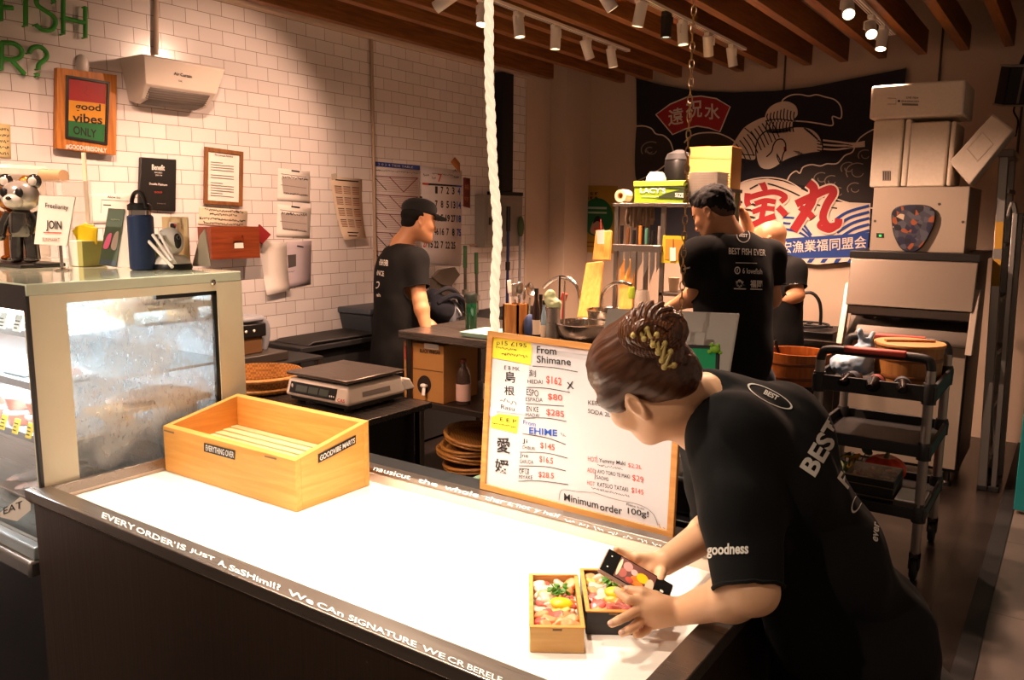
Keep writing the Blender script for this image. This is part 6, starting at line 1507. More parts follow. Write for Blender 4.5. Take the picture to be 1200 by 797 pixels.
# carton on a high bracket shelf behind the rack
a, b = PX(806, 222, Y=4.6), PX(858, 171, Y=4.6)
t = thing('overshelf', 'wall side steel overshelf behind the knife rack', 'shelf', ((a.x+b.x)/2, 4.72, z0)); zs = a.z
obj('shelf_board', MB().box((a.x-.35, 4.58, zs-.02), (b.x+.01, 4.78, zs)), STEELD, t)
for x in (a.x-.33, b.x-.01):
    for y in (4.6, 4.76): obj('post', MB().box((x-.012, y-.012, 0), (x+.012, y+.012, zs-.02)), STEELD, t)
t = thing('cardboard_box', 'closed brown cardboard box on the shelf above the knife rack', 'box', ((a.x+b.x)/2, 4.74, zs+.001))
obj('carton', MB().box((a.x, 4.6, zs+.001), (b.x, 4.77, b.z)), CARD, t, bevel=.003)
obj('top_flap', MB().hexa([(a.x, 4.6, b.z), ((a.x+b.x)/2-.002, 4.6, b.z), ((a.x+b.x)/2-.002, 4.77, b.z), (a.x, 4.77, b.z)], [(a.x, 4.6, b.z+.004), ((a.x+b.x)/2-.002, 4.6, b.z+.004), ((a.x+b.x)/2-.002, 4.77, b.z+.004), (a.x, 4.77, b.z+.004)]), CARD, t)
sg = Sheet((0, 4.599, 0), (0, 1, 0)); sg.stroke([(808, 184), (856, 186)], 2, 'tape', M('tape_tan', '#a8793c', .4), 1, False); sg.flush(t)
c = PX(795, 205, Y=4.68); c.z = zs+.001
t = thing('rice_pot', 'black pot with lid left of the cardboard box on the shelf', 'pot', c); hp = PX(795, 176, Y=4.68).z-zs
obj('pot', MB().lathe([(.07, 0), (.085, .02), (.085, hp*.7), (.08, hp*.75)], c, 24), BLACK, t); obj('lid', MB().lathe([(.084, hp*.75), (.07, hp*.9), (.02, hp), (0, hp)], c, 24), BLACKM, t)
# hanging cloths and yellow chart at the rack
c = PX(748, 254, Y=4.12)
for i, (px, lab) in enumerate(((742, 'grey brown kitchen cloth hung under the rack top, left one'), (757, 'grey brown kitchen cloth hung under the rack top, right one'))):
    p = PX(px, 252, Y=4.13); t = thing('kitchen_cloth', lab, 'cloth', (p.x, 4.13, p.z-.06)); m = MB()
    for k in range(4): m.tube([(p.x-.03+.02*k, 4.13+.012*(k % 2), zt-.02), (p.x-.035+.024*k, 4.13, p.z-.02), (p.x-.03+.02*k, 4.13+.01*(k % 2), p.z-.05-.01*(k % 3))], [.012, .016, .012], 8)
    obj('cloth', m, M('cloth_taupe', '#7d6a55', .9, kind='cloth'), t)
t = thing('order_chart', 'yellow green framed chart with a white tag right of the knives', 'chart', PX(787, 308, Y=RY0-.01)); sg = Sheet((0, RY0-.008, 0), (0, 1, 0))
P = [sg.P(q) for q in ((777, 276), (802, 277), (801, 309), (775, 308))]; obj('board', MB().slab(P, V((0, .006, 0))), M('chart_yellow', '#c8b428', .5), t)
sg.poly([(780, 280), (799, 281), (798, 305), (779, 304)], 'chart_print', M('chart_orange', '#c98a2b', .6), 1); sg.poly([(785, 290), (792, 290), (792, 306), (785, 306)], 'white_tag', PAPER, 2); sg.stroke([(789, 280), (789, 291)], 1, 'peg', M('peg_brown', '#6b3f1c', .6), 2); sg.flush(t)
c = V((PX(790, 322, Y=4.08).x, 4.08, z0+.266)); t = thing('paper_cup_stack', 'stack of small pale cups on the middle shelf of the rack', 'cups', c); obj('cups', MB().lathe([(.022, 0), (.03, .07), (.03, .075), (.028, .075)], c, 18), M('cup_cream', '#d9c5a5', .6), t)
o = obj('spice_jar', MB().lathe([(.025, 0), (.025, .06), (.018, .07), (.018, .085), (0, .085)], (c.x+.11, 4.1, z0+.266), 16), M('jar_red', '#9c4a2c', .5)); tag(o, 'reddish spice jar on the middle shelf of the rack', 'jar')
o = obj('blue_towel', MB().ell((PX(748, 352, Y=4.12).x, 4.12, z0+.05), (.06, .05, .05)), M('towel_blue', '#1f3560', .9, kind='cloth', bump=.6)); tag(o, 'bunched dark blue towel under the hanging knives', 'towel')
c = onT(752, 372, 3.86); t = thing('glass_jar', 'clear glass jar on the work table in front of the rack', 'jar', c); hj = PX(752, 340, Y=3.86).z-z0; obj('jar', MB().lathe([(.038, 0), (.042, .01), (.042, hj*.8), (.034, hj), (.031, hj), (.038, hj*.78), (.038, .012), (0, .012)], c, 24), M('jar_glass', '#cfc6b6', .1, alpha=.35, bump=0), t)
# ------------------------------------------------------------- prep table the cook works at
t = thing('prep_table', 'stainless prep table under the right end of the knife rack', 'prep table', (-1.45, 4.3, 0))
obj('worktop', MB().box((-1.775, 3.96, TZ2-.04), (-1.32, 4.42, TZ2)), STT, t, bevel=.004)
for x in (-1.74, -1.36):
    for y in (4.0, 4.38): obj('leg', MB().tube([(x, y, 0), (x, y, TZ2-.04)], .018, 10), STEELD, t)
obj('shelf', MB().box((-1.75, 3.99, .3), (-1.34, 4.39, .32)), STEELD, t)
o = obj('chopping_block', MB().box((-1.74, 3.965, TZ2+.001), (-1.34, 4.0, TZ2+.02)).box((-1.52, 4.0, TZ2+.001), (-1.34, 4.3, TZ2+.02)), WHITEP, bevel=.003); tag(o, 'white chopping board on the prep table in front of the cook', 'chopping board')

# ------------------------------------------------------------- register table, monitor, order tablet
RZ = .86
t = thing('register_table', 'black register table behind the whiteboard', 'table', (-.95, 2.1, 0))
obj('table_top', MB().box((-1.15, 1.80, RZ-.03), (-.66, 2.55, RZ)), BLACK, t, bevel=.004)
obj('shelf', MB().box((-1.13, 1.82, .4), (-.68, 2.53, .42)), BLACKM, t)
obj('back_panel', MB().box((-1.13, 2.51, .02), (-.68, 2.53, RZ-.03)), BLACKM, t)
for x in (-1.13, -.68):
    for y in (1.82, 2.53): obj('leg', MB().box((x-.02, y-.02, 0), (x+.02, y+.02, RZ-.03)), BLACKM, t)
A, B, Cc = PX(712, 361, D=2.38), PX(867, 367, D=2.30), PX(855, 441, D=2.27)
n = (B-A).cross(Cc-B).normalized(); n = n if n.dot(CAMP-A) > 0 else -n
Dd = A+(Cc-B)
t = thing('desktop_monitor', 'silver desktop monitor seen from behind above the woman', 'monitor', V(((A.x+B.x)/2, (A.y+B.y)/2, RZ)))
SILV = M('silver_alu', '#e0dad2', .45, .1, bump=0)
obj('shell', MB().slab([A, B, Cc, Dd], -n*.018), SILV, t, bevel=.005)
obj('screen', MB().slab([q-n*.0185+(((A+Cc)/2)-q)*.03 for q in (A, B, Cc, Dd)], -n*.001), BLACK, t)
hc = PX(811, 397, D=2.26); U = (B-A).normalized(); Wv = (Cc-B).normalized()
obj('hinge_plate', MB().slab([hc-U*.036-Wv*.02+n*.0, hc+U*.036-Wv*.02, hc+U*.036+Wv*.02, hc-U*.036+Wv*.02], n*.006), SILV, t, bevel=.003)
st = (A+B)/2; st = hc+n*.02
foot = V((hc.x, hc.y-.03, RZ+.001))
obj('stand', MB().tube([hc+Wv*.01-n*.01, V((hc.x, hc.y+.0, RZ+.06)), foot+V((0, 0, .006))], .022, 10), SILV, t)
obj('stand_foot', MB().box((foot.x-.09, foot.y-.08, RZ+.001), (foot.x+.09, foot.y+.09, RZ+.008)), SILV, t, bevel=.003)
A, B, Cc = PX(797, 403, D=2.08), PX(844, 405, D=2.05), PX(842, 449, D=2.02); Dd = A+(Cc-B); n = (B-A).cross(Cc-B).normalized(); n = n if n.dot(CAMP-A) > 0 else -n
t = thing('order_tablet', 'black framed order tablet with a green screen below the monitor', 'tablet', V(((A.x+B.x)/2, A.y, RZ)))
obj('tablet', MB().slab([A, B, Cc, Dd], -n*.012), BLACK, t, bevel=.003)
sg = Sheet(A+n*.0006, n, step=.0005)
sg.poly([(800, 408), (839, 409), (838, 440), (800, 439)], 'screen', M('screen_green', '#0f6b3a', .3, emit=.35, ecol='#0f7a44', bump=0), 1)
for k in range(3):
    for j in range(2): sg.poly([(803+12*k, 432+4*j), (812+12*k, 432.4+4*j), (812+12*k, 435+4*j), (803+12*k, 434.6+4*j)], 'screen_keys', M('screen_blue', '#3aa0d8', .3, emit=.4, bump=0), 2)
sg.flush(t)
obj('stand', MB().tube([(Dd+Cc)/2-n*.014-V((0, 0, -.02)), V(((A.x+B.x)/2, A.y+.03, RZ+.01))], .012, 8).box(((A.x+B.x)/2-.05, A.y-.03, RZ+.001), ((A.x+B.x)/2+.05, A.y+.07, RZ+.012)), BLACK, t)
p = PX(838, 409, D=2.04)
t = thing('frog_clip', 'small bright green frog shaped clip on the tablet corner', 'clip', p); FG = M('frog_green', '#8fc93a', .4, bump=0)
obj('body', MB().ell(p, (.014, .009, .011)), FG, t)
for s_ in (-1, 1):
    obj('eye', MB().ell(p+U*.008*s_+V((0, -.003, .011)), (.005, .005, .005)), FG, t); obj('leg', MB().ell(p+U*.013*s_+V((0, -.001, -.008)), (.006, .004, .005)), FG, t)
o = obj('receipt_printer', MB().box((-.86, 1.83, RZ+.001), (-.68, 2.0, RZ+.10)), BLACK, bevel=.012); tag(o, 'black receipt printer right of the whiteboard', 'printer')
p = V((-.70, 1.72, 0)); 
t = thing('cable_box', 'black storage rack with green bottles behind the whiteboard', 'rack', (-.6, 1.75, 0)); obj('box', MB().box((-1.10, 1.86, .02), (-.71, 2.5, .39)), BLACKM, t)
for i, (xx, gg) in enumerate(((-.74, '#1f7a4a'), (-.84, '#2a8a5a'))):
    c = V((xx, 1.95, .421)); t = thing('green_bottle', 'green bottle on the register shelf, %s' % ['nearer the woman', 'nearer the whiteboard'][i], 'bottle', c); obj('body', MB().lathe([(.035, 0), (.037, .2), (.015, .27), (.014, .32)], c, 20), M('bottle_green', '#176b43', .15, bump=0), t); obj('cap', MB().lathe([(.017, .31), (.017, .34), (0, .34)], c, 14), WHITEP, t)

# ------------------------------------------------------------- chain and rope
ct = PX(805, 0, D=2.2); cb = PX(797, 398, D=2.2); top = V((cb.x, cb.y, 2.75))
t = thing('hanging_chain', 'thin brass coloured chain hanging from the ceiling in front of the cook', 'chain', top)
BRASS = M('chain_brass', '#a98350', .35, .8, bump=0); z = 2.748; k = 0; lh = .027
while z > cb.z:
    if k < 95:
        m = MB(); c = V((cb.x, cb.y, z-lh/2)); a_ = pi/2*(k % 2)+.5; e = V((cos(a_), sin(a_), 0)); m.tube([c+e*.0062*cos(q)+V((0, 0, lh/2*sin(q))) for q in np.linspace(0, 2*pi, 13)[:-1]], .0017, 6, closed=True)
        obj('link', m, BRASS, t)
    z -= lh-.005; k += 1
rt_, rb = PX(573, 0, D=2.35), PX(580, 388, D=2.3)
P = [V((PX(573, 0, D=2.35).x, PX(573, 0, D=2.35).y, 2.75))]+[PX(x, y, D=2.33) for x, y in ((573, 60), (575, 130), (578, 200), (583, 270), (580, 330), (580, 392), (581, 470))]
P.append(V((P[-1].x, P[-1].y, .813)))
P = smooth_pts(P, n=10)
t = thing('hanging_rope', 'glowing white twisted rope light hanging from the ceiling left of the whiteboard', 'rope light', P[-1])
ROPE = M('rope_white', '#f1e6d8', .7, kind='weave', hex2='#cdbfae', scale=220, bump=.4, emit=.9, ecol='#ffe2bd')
L_ = 0; T_ = [0]
for i in range(1, len(P)): L_ += (P[i]-P[i-1]).length; T_.append(L_)
Q = []
N_ = 260
for i in range(N_):
    s_ = L_*i/(N_-1); j = max(q for q in range(len(T_)) if T_[q] <= s_+1e-9); j = min(j, len(P)-2); Q.append(P[j].lerp(P[j+1], (s_-T_[j])/max(1e-6, T_[j+1]-T_[j])))
for k in range(3):
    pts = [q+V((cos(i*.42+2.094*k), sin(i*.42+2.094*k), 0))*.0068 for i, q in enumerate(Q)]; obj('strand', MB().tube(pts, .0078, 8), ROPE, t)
# rope end rests on the crate's rim / floor tub
# ------------------------------------------------------------- sushi rice tub on a black stand
c = PX(934, 429, D=4.6); zb = c.z-.085; 
t = thing('tub_stand', 'black stand carrying the wooden rice tub', 'stand', (c.x, c.y, 0)); obj('stand_top', MB().box((c.x-.15, c.y-.15, zb-.03), (c.x+.15, c.y+.15, zb-.001)), BLACKM, t, bevel=.003); obj('body', MB().lathe([(.14, 0), (.14, zb-.03)], (c.x, c.y, 0), 24), BLACKM, t)
def oke(c, r, h, lab, wood, band, inner=True, lid=False, name='rice_tub'):
    t = thing(name, lab, 'tub', c)
    if lid:
        obj('tub', MB().lathe([(r*.95, 0), (r, h), (0, h)], c, 40), wood, t)
        obj('lid', MB().lathe([(r+.006, h+.001), (r+.006, h+.016), (0, h+.017)], c, 40), M('lid_wood', '#c58f52', .5, kind='wood', axis='x', hex2='#b17a3e'), t, bevel=.003)
        obj('lid_batten', MB().obox(V(c)+V((0, 0, h+.022)), (r*1.5, .03, .01), (0, 0, 30)), wood, t)
    else:
        obj('tub', MB().lathe([(r*.96, 0), (r, h), (r-.016, h), (r-.02, .02), (0, .02)], c, 44), wood, t)
    for q in (.22, .68): obj('hoop', MB().lathe([(r*(.96+.04*q)+.001, h*q-.009), (r*(.96+.04*q)+.004, h*q), (r*(.96+.04*q)+.001, h*q+.009)], c, 44, caps=False), band, t)
    return t
TUBW = M('tub_wood', '#a85f22', .45, kind='wood', axis='z', hex2='#8f4c18'); HOOP = M('hoop_dark', '#6d3710', .4)
t = oke((c.x, c.y, zb), .18, .172, 'open wooden sushi rice tub beside the trolley', TUBW, HOOP)
A = V((c.x-.06, c.y, zb+.025)); B = PX(908, 399, D=4.6); t2 = thing('rice_paddle', 'dark rice paddle leaning in the open wooden tub', 'paddle', A); obj('handle', MB().tube([A, B], .009, 8), BLACK, t2); obj('blade', MB().ell(A+V((0, 0, .03)), (.03, .008, .04)), BLACK, t2)

# ------------------------------------------------------------- back counter with hose tap and burner
t = thing('back_counter', 'low stainless counter against the back wall left of the ice machine', 'counter', (-1.6, 5.7, 0))
bx0, bx1, by0, by1 = -2.3, -1.22, 5.46, 6.05; bz = .80
obj('worktop', MB().box((bx0, by0, bz-.03), (bx1, by1, bz)), STT, t, bevel=.004); obj('front_panel', MB().box((bx0+.02, by0+.02, .1), (bx1-.02, by0+.04, bz-.03)), STEELD, t); obj('rail', MB().tube([(bx0+.05, by0-.03, bz-.1), (bx1-.05, by0-.03, bz-.1)], .012, 8), CHROME, t)
obj('body', MB().box((bx0+.02, by0+.04, .1), (bx1-.02, by1-.02, bz-.03)), BLACKM, t)
for x in (bx0+.05, bx1-.05):
    for y in (by0+.07, by1-.06): obj('foot', MB().tube([(x, y, 0), (x, y, .1)], .02, 10), STEELD, t)
t = thing('gas_burner', 'black cast burner on the back counter', 'burner', (-1.5, 5.5, bz+.001)); obj('body', MB().box((-1.75, 5.5, bz+.001), (-1.27, 5.9, bz+.05)), BLACK, t, bevel=.006); obj('grate', MB().tube([(-1.5+.15*cos(q), 5.7+.15*sin(q), bz+.07) for q in np.linspace(0, 2*pi, 21)[:-1]], .009, 6, closed=True).tube([(-1.68, 5.7, bz+.066), (-1.32, 5.7, bz+.066)], .008, 6).tube([(-1.5, 5.54, bz+.066), (-1.5, 5.87, bz+.066)], .008, 6), BLACKM, t)
for q in (-.15, -.05): obj('knob', MB().lathe([(.02, 0), (.018, .02), (0, .022)], (-1.5+q, 5.5, bz+.026), 14, rotm((90, 0, 0))), STEELD, t)
P = [PX(x, y, Y=5.82) for x, y in ((938, 345), (950, 343), (959, 351), (962, 366))]; bse = V((P[-1].x, 5.82, bz+.001)); P.append(bse+V((0, 0, .02)))
t = thing('hose_tap', 'black arched hose tap at the back counter', 'tap', bse); obj('hose', MB().tube(smooth_pts(P, n=8), .012, 10), BLACK, t); obj('base', MB().lathe([(.03, 0), (.03, .03), (.014, .05)], bse, 16), BLACK, t)

# ------------------------------------------------------------- ice machine
IX0, IX1, IY = -1.155, -.455, 5.32
ISTE = M('ice_steel', '#bcac9a', .36, .6, var=.04, bump=0); ISD = M('ice_dark', '#241f1b', .5)
t = thing('ice_machine', 'tall stainless ice machine with a slanted bin door', 'ice machine', ((IX0+IX1)/2, 5.7, 0))
hx0, hx1 = PX(1022, 250, Y=IY+.04).x, PX(1134, 250, Y=IY+.04).x; hz0, hz1 = 1.40, PX(1080, 219, Y=IY+.04).z
obj('head', MB().box((hx0, IY+.04, hz0), (hx1, IY+.7, hz1)), ISTE, t, bevel=.004)
obj('head_seam', MB().box((hx1-.004, IY+.045, hz0), (hx1+.001, IY+.05, hz1)), ISD, t)
for x, y in ((hx0+.02, hz0+.18), (hx1-.02, hz0+.18), (hx1-.15, hz1-.1)): obj('screw', MB().lathe([(.008, 0), (.008, .003), (0, .004)], (x, IY+.04, y), 12, rotm((90, 0, 0))), STEELD, t)
sg = Sheet((0, IY+.0395, 0), (0, 1, 0)); sg.poly([(1027, 273), (1036, 273.5), (1036, 279), (1027, 278.5)], 'display_window', BLACK, 1); sg.poly([(1030, 275), (1033, 275), (1033, 277.5), (1030, 277.5)], 'green_light', M('led_green', '#35d05a', .4, emit=1.2, bump=0), 2); sg.flush(t)
obj('ledge', MB().box((IX0, IY-.04, 1.355), (IX1, IY+.72, 1.40)), BLACK, t, bevel=.004)
obj('bin_door', MB().hexa([(IX0+.01, IY-.10, 1.075), (IX1-.01, IY-.10, 1.075), (IX1-.01, IY-.06, 1.075), (IX0+.01, IY-.06, 1.075)], [(IX0+.01, IY-.04, 1.353), (IX1-.01, IY-.04, 1.353), (IX1-.01, IY, 1.353), (IX0+.01, IY, 1.353)]), M('door_steel', '#b3a394', .26, .75, var=.04, bump=0), t, bevel=.004)
obj('door_lip', MB().box((IX0+.01, IY-.09, 1.02), (IX1-.01, IY-.04, 1.072)), STEELD, t, bevel=.003)
obj('bin', MB().box((IX0+.02, IY+.02, .1), (IX1-.02, IY+.7, 1.353)), ISD, t)
obj('front_panel', MB().box((IX0+.03, IY+.0, .12), (IX1-.03, IY+.019, .86)), ISTE, t, bevel=.003)
obj('scoop_ledge', MB().hexa([(IX0+.02, IY-.06, .86), (IX1-.02, IY-.06, .86), (IX1-.02, IY+.02, .86), (IX0+.02, IY+.02, .86)], [(IX0+.02, IY-.06, .885), (IX1-.02, IY-.06, .885), (IX1-.02, IY+.02, 1.0), (IX0+.02, IY+.02, 1.0)]), STEELD, t, bevel=.002)
a0, a1 = PX(989, 347, Y=5.22), PX(975, 410, Y=5.2)
for xs in (IX0-.012, IX1-.02): obj('side_trim', MB().hexa([(xs, IY-.18, .84), (xs+.035, IY-.18, .84), (xs+.035, IY-.12, .84), (xs, IY-.12, .84)], [(xs, IY-.04, 1.2), (xs+.035, IY-.04, 1.2), (xs+.035, IY, 1.2), (xs, IY, 1.2)]), M('trim_pale', '#b5a697', .4, .5), t, bevel=.003)
for x in (IX0+.08, IX1-.08):
    for y in (IY+.08, IY+.62): obj('leg', MB().lathe([(.03, 0), (.03, .02), (.02, .03), (.02, .1)], (x, y, 0), 14), STEELD, t)
# patterned drop shaped cushion clock on the ledge
sg = Sheet((0, IY+.0, 0), (0, 1, 0)); pts = [(1046, 250), (1047, 240), (1055, 234.5), (1070, 233), (1086, 234), (1095, 240), (1095, 252), (1089, 267), (1080, 281), (1069, 287.5), (1057, 283), (1049, 268)]
P2 = [sg.P((q.x, q.y)) for q in smooth_pts([(x, y, 0) for x, y in pts], True, 4)]
t = thing('patterned_plaque', 'rounded triangular plaque with a dark mosaic pattern on the ice machine ledge', 'plaque', sum(P2, V((0, 0, 0)))/len(P2)); t.location.z = 1.401; org[t.name] = t.location.copy()
lo_ = min(p.z for p in P2); P2 = [p+V((0, 0, 1.4015-lo_)) for p in P2]
mm = bpy.data.materials.new('mosaic'); mm.use_nodes = True; N = mm.node_tree.nodes; L = mm.node_tree.links; b_ = N['Principled BSDF']; vo = N.new('ShaderNodeTexVoronoi'); vo.inputs['Scale'].default_value = 34; tc = N.new('ShaderNodeTexCoord'); L.new(tc.outputs['Object'], vo.inputs['Vector'])
cr = N.new('ShaderNodeValToRGB'); L.new(vo.outputs['Color'], cr.inputs[0]); cr.color_ramp.interpolation = 'CONSTANT'; cr.color_ramp.elements[0].color = srgb('#1b1a22')+[1]; e_ = cr.color_ramp.elements
for pos, cl in ((.3, '#3b3a44'), (.5, '#23243a'), (.62, '#8a4a2a'), (.7, '#4a4c56'), (.85, '#b8a58c')): e_.new(pos).color = srgb(cl)+[1]
L.new(cr.outputs[0], b_.inputs['Base Color']); b_.inputs['Roughness'].default_value = .35
obj('plaque', MB().slab(P2, V((0, .028, 0))), mm, t, bevel=.006); obj('edge_ring', MB().tube([p+V((0, .012, 0)) for p in P2], .006, 6, closed=True), BLACK, t)
# foam boxes
FOAM = M('foam', '#e6dac9', .8, hex2='#d6c7b2', scale=60, bump=.3)
def foam(name, lab, c, sz, rot=(0, 0, 0), lidaxis=2, split=.8):
    t = thing(name, lab, 'foam box', c); c = V(c); R = rotm(rot); s_ = list(sz); a = list(sz); a[lidaxis] *= split; o1 = V((0, 0, 0)); o1[lidaxis] = -(sz[lidaxis]*(1-split))/2; lidd = list(sz); lidd[lidaxis] *= (1-split)-.012; o2 = V((0, 0, 0)); o2[lidaxis] = sz[lidaxis]*split/2+.003
    obj('box', MB().obox(c+R @ o1, a, R), FOAM, t, bevel=.012); lidd = [q-.006 for q in lidd]; obj('lid', MB().obox(c+R @ o2, lidd, R), FOAM, t, bevel=.01); return t
fy = IY+.06; hz = hz1+.001
def span(x0, y0, x1, y1): a, b = PX(x0, y0, Y=fy), PX(x1, y1, Y=fy); return a.x, b.x, b.z, a.z
xa, xb, za, zb_ = span(1023, 139, 1064, 217); hA = zb_-za
foam('foam_box', 'upright white foam box on the ice machine, left one below the labelled box', ((xa+xb)/2, fy+.21, hz+hA/2), (xb-xa-.014, .42, hA), lidaxis=0)
xa2, xb2, za2, zb2 = span(1067, 143, 1114, 218); hB = zb2-za2
foam('foam_box', 'upright foam box with a darker face, right one below the labelled box', ((xa2+xb2)/2, fy+.22, hz+hB/2), (xb2-xa2, .42, hB), lidaxis=0, split=.86)
xa3, xb3, za3, zb3 = span(1023, 107, 1129, 140); hC = zb3-za3
tC = foam('foam_box', 'flat foam box with a printed label lying on top of two upright ones', ((xa3+xb3)/2, fy+.20, hz+max(hA, hB)+.002+hC/2), (xb3-xa3, .5, hC), lidaxis=1, split=.9)
sg = Sheet((0, fy-.0515, 0), (0, 1, 0)); sg.text('LIVE FISH', (1062, 115.5), (1076, 116), 2.4, 'lettering', INK, 1, .02); sg.text('■ ENHANCED', (1052, 119.5), (1077, 120), 2.2, 'lettering', INK, 1, .02); sg.poly([(1057, 121), (1076, 121.5), (1076, 124), (1057, 123.5)], 'barcode', GREYINK, 1); sg.stroke([(1040, 115), (1050, 115.3), (1050, 122), (1040, 122)], .7, 'faint_print', GREYINK, 1, False); sg.flush(tC)
sg = Sheet((0, fy-.0012, 0), (0, 1, 0)); sg.poly([(1034, 200), (1044, 200), (1044, 212), (1034, 212)], 'barcode_label', M('label_print', '#9c8f80', .8), 1)
for k in range(5): sg.stroke([(1035.5+2*k, 201), (1035.5+2*k, 211)], .8, 'barcode', INK, 2, False)
sg.flush([o for o in bpy.data.objects if o.name == 'foam_box'][0])
# the leaning box: front face corners from the photo
q0, q1, q2, q3 = [PX(x, y, Y=fy-.05) for x, y in ((1112, 190), (1163, 133), (1188, 152), (1136, 217))]
t = thing('foam_box', 'tilted foam box with a square recess leaning at the right of the stack', 'foam box', q3)
obj('box', MB().slab([q0, q1, q2, q3], V((0, .24, 0))), FOAM, t, bevel=.01)
ctr = q0*.36+q1*.24+q2*.16+q3*.24; u = (q1-q0).normalized(); v_ = (q3-q0).normalized(); cc = (q0+q1+q2+q3)/4-v_*.01
m = MB(); 
for (a_, b2_, w1, h1) in ((0, -.045, .12, .008), (0, .045, .12, .008), (-.056, 0, .008, .09), (.056, 0, .008, .09)):
    ce = cc+u*a_+v_*b2_+V((0, -.003, 0)); m.slab([ce-u*w1/2-v_*h1/2, ce+u*w1/2-v_*h1/2, ce+u*w1/2+v_*h1/2, ce-u*w1/2+v_*h1/2], V((0, .006, 0)))
obj('recess_edge', m, FOAM, t, bevel=.002)

# ------------------------------------------------------------- ladder
A = PX(1151, 573, Z=0); B = PX(1177, 184, Y=A.y+.12)
t = thing('folding_ladder', 'folded aluminium step ladder with yellow labels at the right', 'ladder', A)
d = (B-A); px_ = V((.05, 0, 0)); 
def rail(p, q, s=(.024, .06)): 
    w_ = V((s[0], 0, 0)); e_ = V((0, s[1], 0)); return MB().hexa([p-w_-e_*.5, p+w_-e_*.5, p+w_+e_*.5, p-w_+e_*.5], [q-w_-e_*.5, q+w_-e_*.5, q+w_+e_*.5, q-w_+e_*.5])
obj('rail', rail(A, B), ALU, t, bevel=.004); A2 = A+V((.01, .42, 0)); B2 = B+V((.01, .38, 0)); obj('rail', rail(A2, B2), ALU, t, bevel=.004)
for k in range(6):
    f_ = .1+.16*k; p = A.lerp(B, f_); q = A2.lerp(B2, f_); obj('step', MB().hexa([p+V((-.02, 0, -.012)), p+V((.035, 0, -.012)), q+V((.035, 0, -.012)), q+V((-.02, 0, -.012))], [p+V((-.02, 0, .012)), p+V((.035, 0, .012)), q+V((.035, 0, .012)), q+V((-.02, 0, .012))]), ALU, t)
A3 = PX(1164, 575, Z=0); B3 = PX(1190, 250, Y=A3.y+.08); obj('rear_rail', rail(A3, B3, (.014, .04)), ALU, t, bevel=.003); obj('rear_rail', rail(A3+V((.01, .36, 0)), B3+V((.01, .34, 0)), (.014, .04)), ALU, t, bevel=.003)
obj('top_cap', MB().box((B.x-.035, B.y-.05, B.z), (B.x+.05, B.y+.43, B.z+.04)), M('cap_grey', '#8d8780', .4), t, bevel=.008)
obj('hinge_arm', MB().tube(smooth_pts([B.lerp(A, .18)+V((.03, 0, 0)), B3+V((-.02, 0, .06)), B3]), .014, 8), ALU, t); obj('brace', MB().tube([A.lerp(B, .35), A3.lerp(B3, .02)+V((0, 0, .1))], .009, 8), ALU, t)
s_ = .048
for (f0, f1) in ((.62, .7), (.73, .81)):
    p, q = A.lerp(B, f0), A.lerp(B, f1); off = V((0, -.0315, 0)); obj('warning_label', MB().add([p+off+V((-.02, 0, 0)), p+off+V((.02, 0, 0)), q+off+V((.02, 0, 0)), q+off+V((-.02, 0, 0))], [(0, 1, 2, 3)]), M('label_amber', '#b98a1c', .6), t, smooth=0)
for p in (A, A2, A3): obj('foot', MB().box((p.x-.028, p.y-.035, 0), (p.x+.028, p.y+.035, .03)), BLACKM, t, bevel=.004)

# ------------------------------------------------------------- service trolley
QX0, QX1, QY0, QY1 = -.935, -.475, 3.85, 4.38
t = thing('service_trolley', 'three tier black trolley with aluminium posts and a red grip handle', 'trolley', ((QX0+QX1)/2, (QY0+QY1)/2, 0))
POST = M('post_alu', '#a29b93', .35, .8, 'brushed', axis='z', bump=.02); TR = M('trolley_black', '#151312', .5, bump=.05)
for x in (QX0, QX1):
    for y in (QY0, QY1): obj('post', MB().tube([(x, y, .12), (x, y, .95)], .021, 14), POST, t)
def tray(z, h, nm='shelf', rim=.0):
    m = MB().box((QX0-.02, QY0-.02, z-h), (QX1+.02, QY1+.02, z-h+.012))
    for a in ((QX0-.025, QX1+.025, QY0-.025, QY0-.01), (QX0-.025, QX1+.025, QY1+.01, QY1+.025), (QX0-.025, QX0-.01, QY0-.01, QY1+.01), (QX1+.01, QX1+.025, QY0-.01, QY1+.01)): m.box((a[0], a[2], z-h), (a[1], a[3], z))
    s0 = obj(nm, m, TR, t, bevel=.003)
    for x in (QX0, QX1):
        for y in (QY0, QY1): obj('corner_socket', MB().lathe([(.03, z-h-.012), (.032, z-.01), (.026, z+.01)], (x, y, 0), 16), TR, s0)
tray(.885, .07); tray(.62, .055); tray(.33, .05)
for y in (QY0, QY1):
    h_ = obj('handle', MB().tube(smooth_pts([(QX0, y, .93), (QX0+.005, y, .975), (QX0+.04, y, 1.0), ((QX0+QX1)/2, y, 1.0), (QX1-.04, y, 1.0), (QX1-.005, y, .975), (QX1, y, .93)], n=6), .02, 12), TR, t)
    obj('red_grip', MB().box((QX0+.1, y-.024, .996), (QX1-.1, y+.024, 1.024)), M('grip_red', '#9a3325', .5), h_, bevel=.008)
for x in (QX0, QX1):
    for y in (QY0, QY1):
        w_ = obj('castor', MB().lathe([(.045, -.014), (.05, -.008), (.05, .008), (.045, .014)], (x, y, .051), 20, rotm((0, 90, 0))), BLACKM, t); obj('fork', MB().box((x-.022, y-.02, .05), (x-.016, y+.02, .125)).box((x+.016, y-.02, .05), (x+.022, y+.02, .125)).box((x-.022, y-.02, .105), (x+.022, y+.02, .125)), STEELD, w_)
zt1 = .885-.07+.013
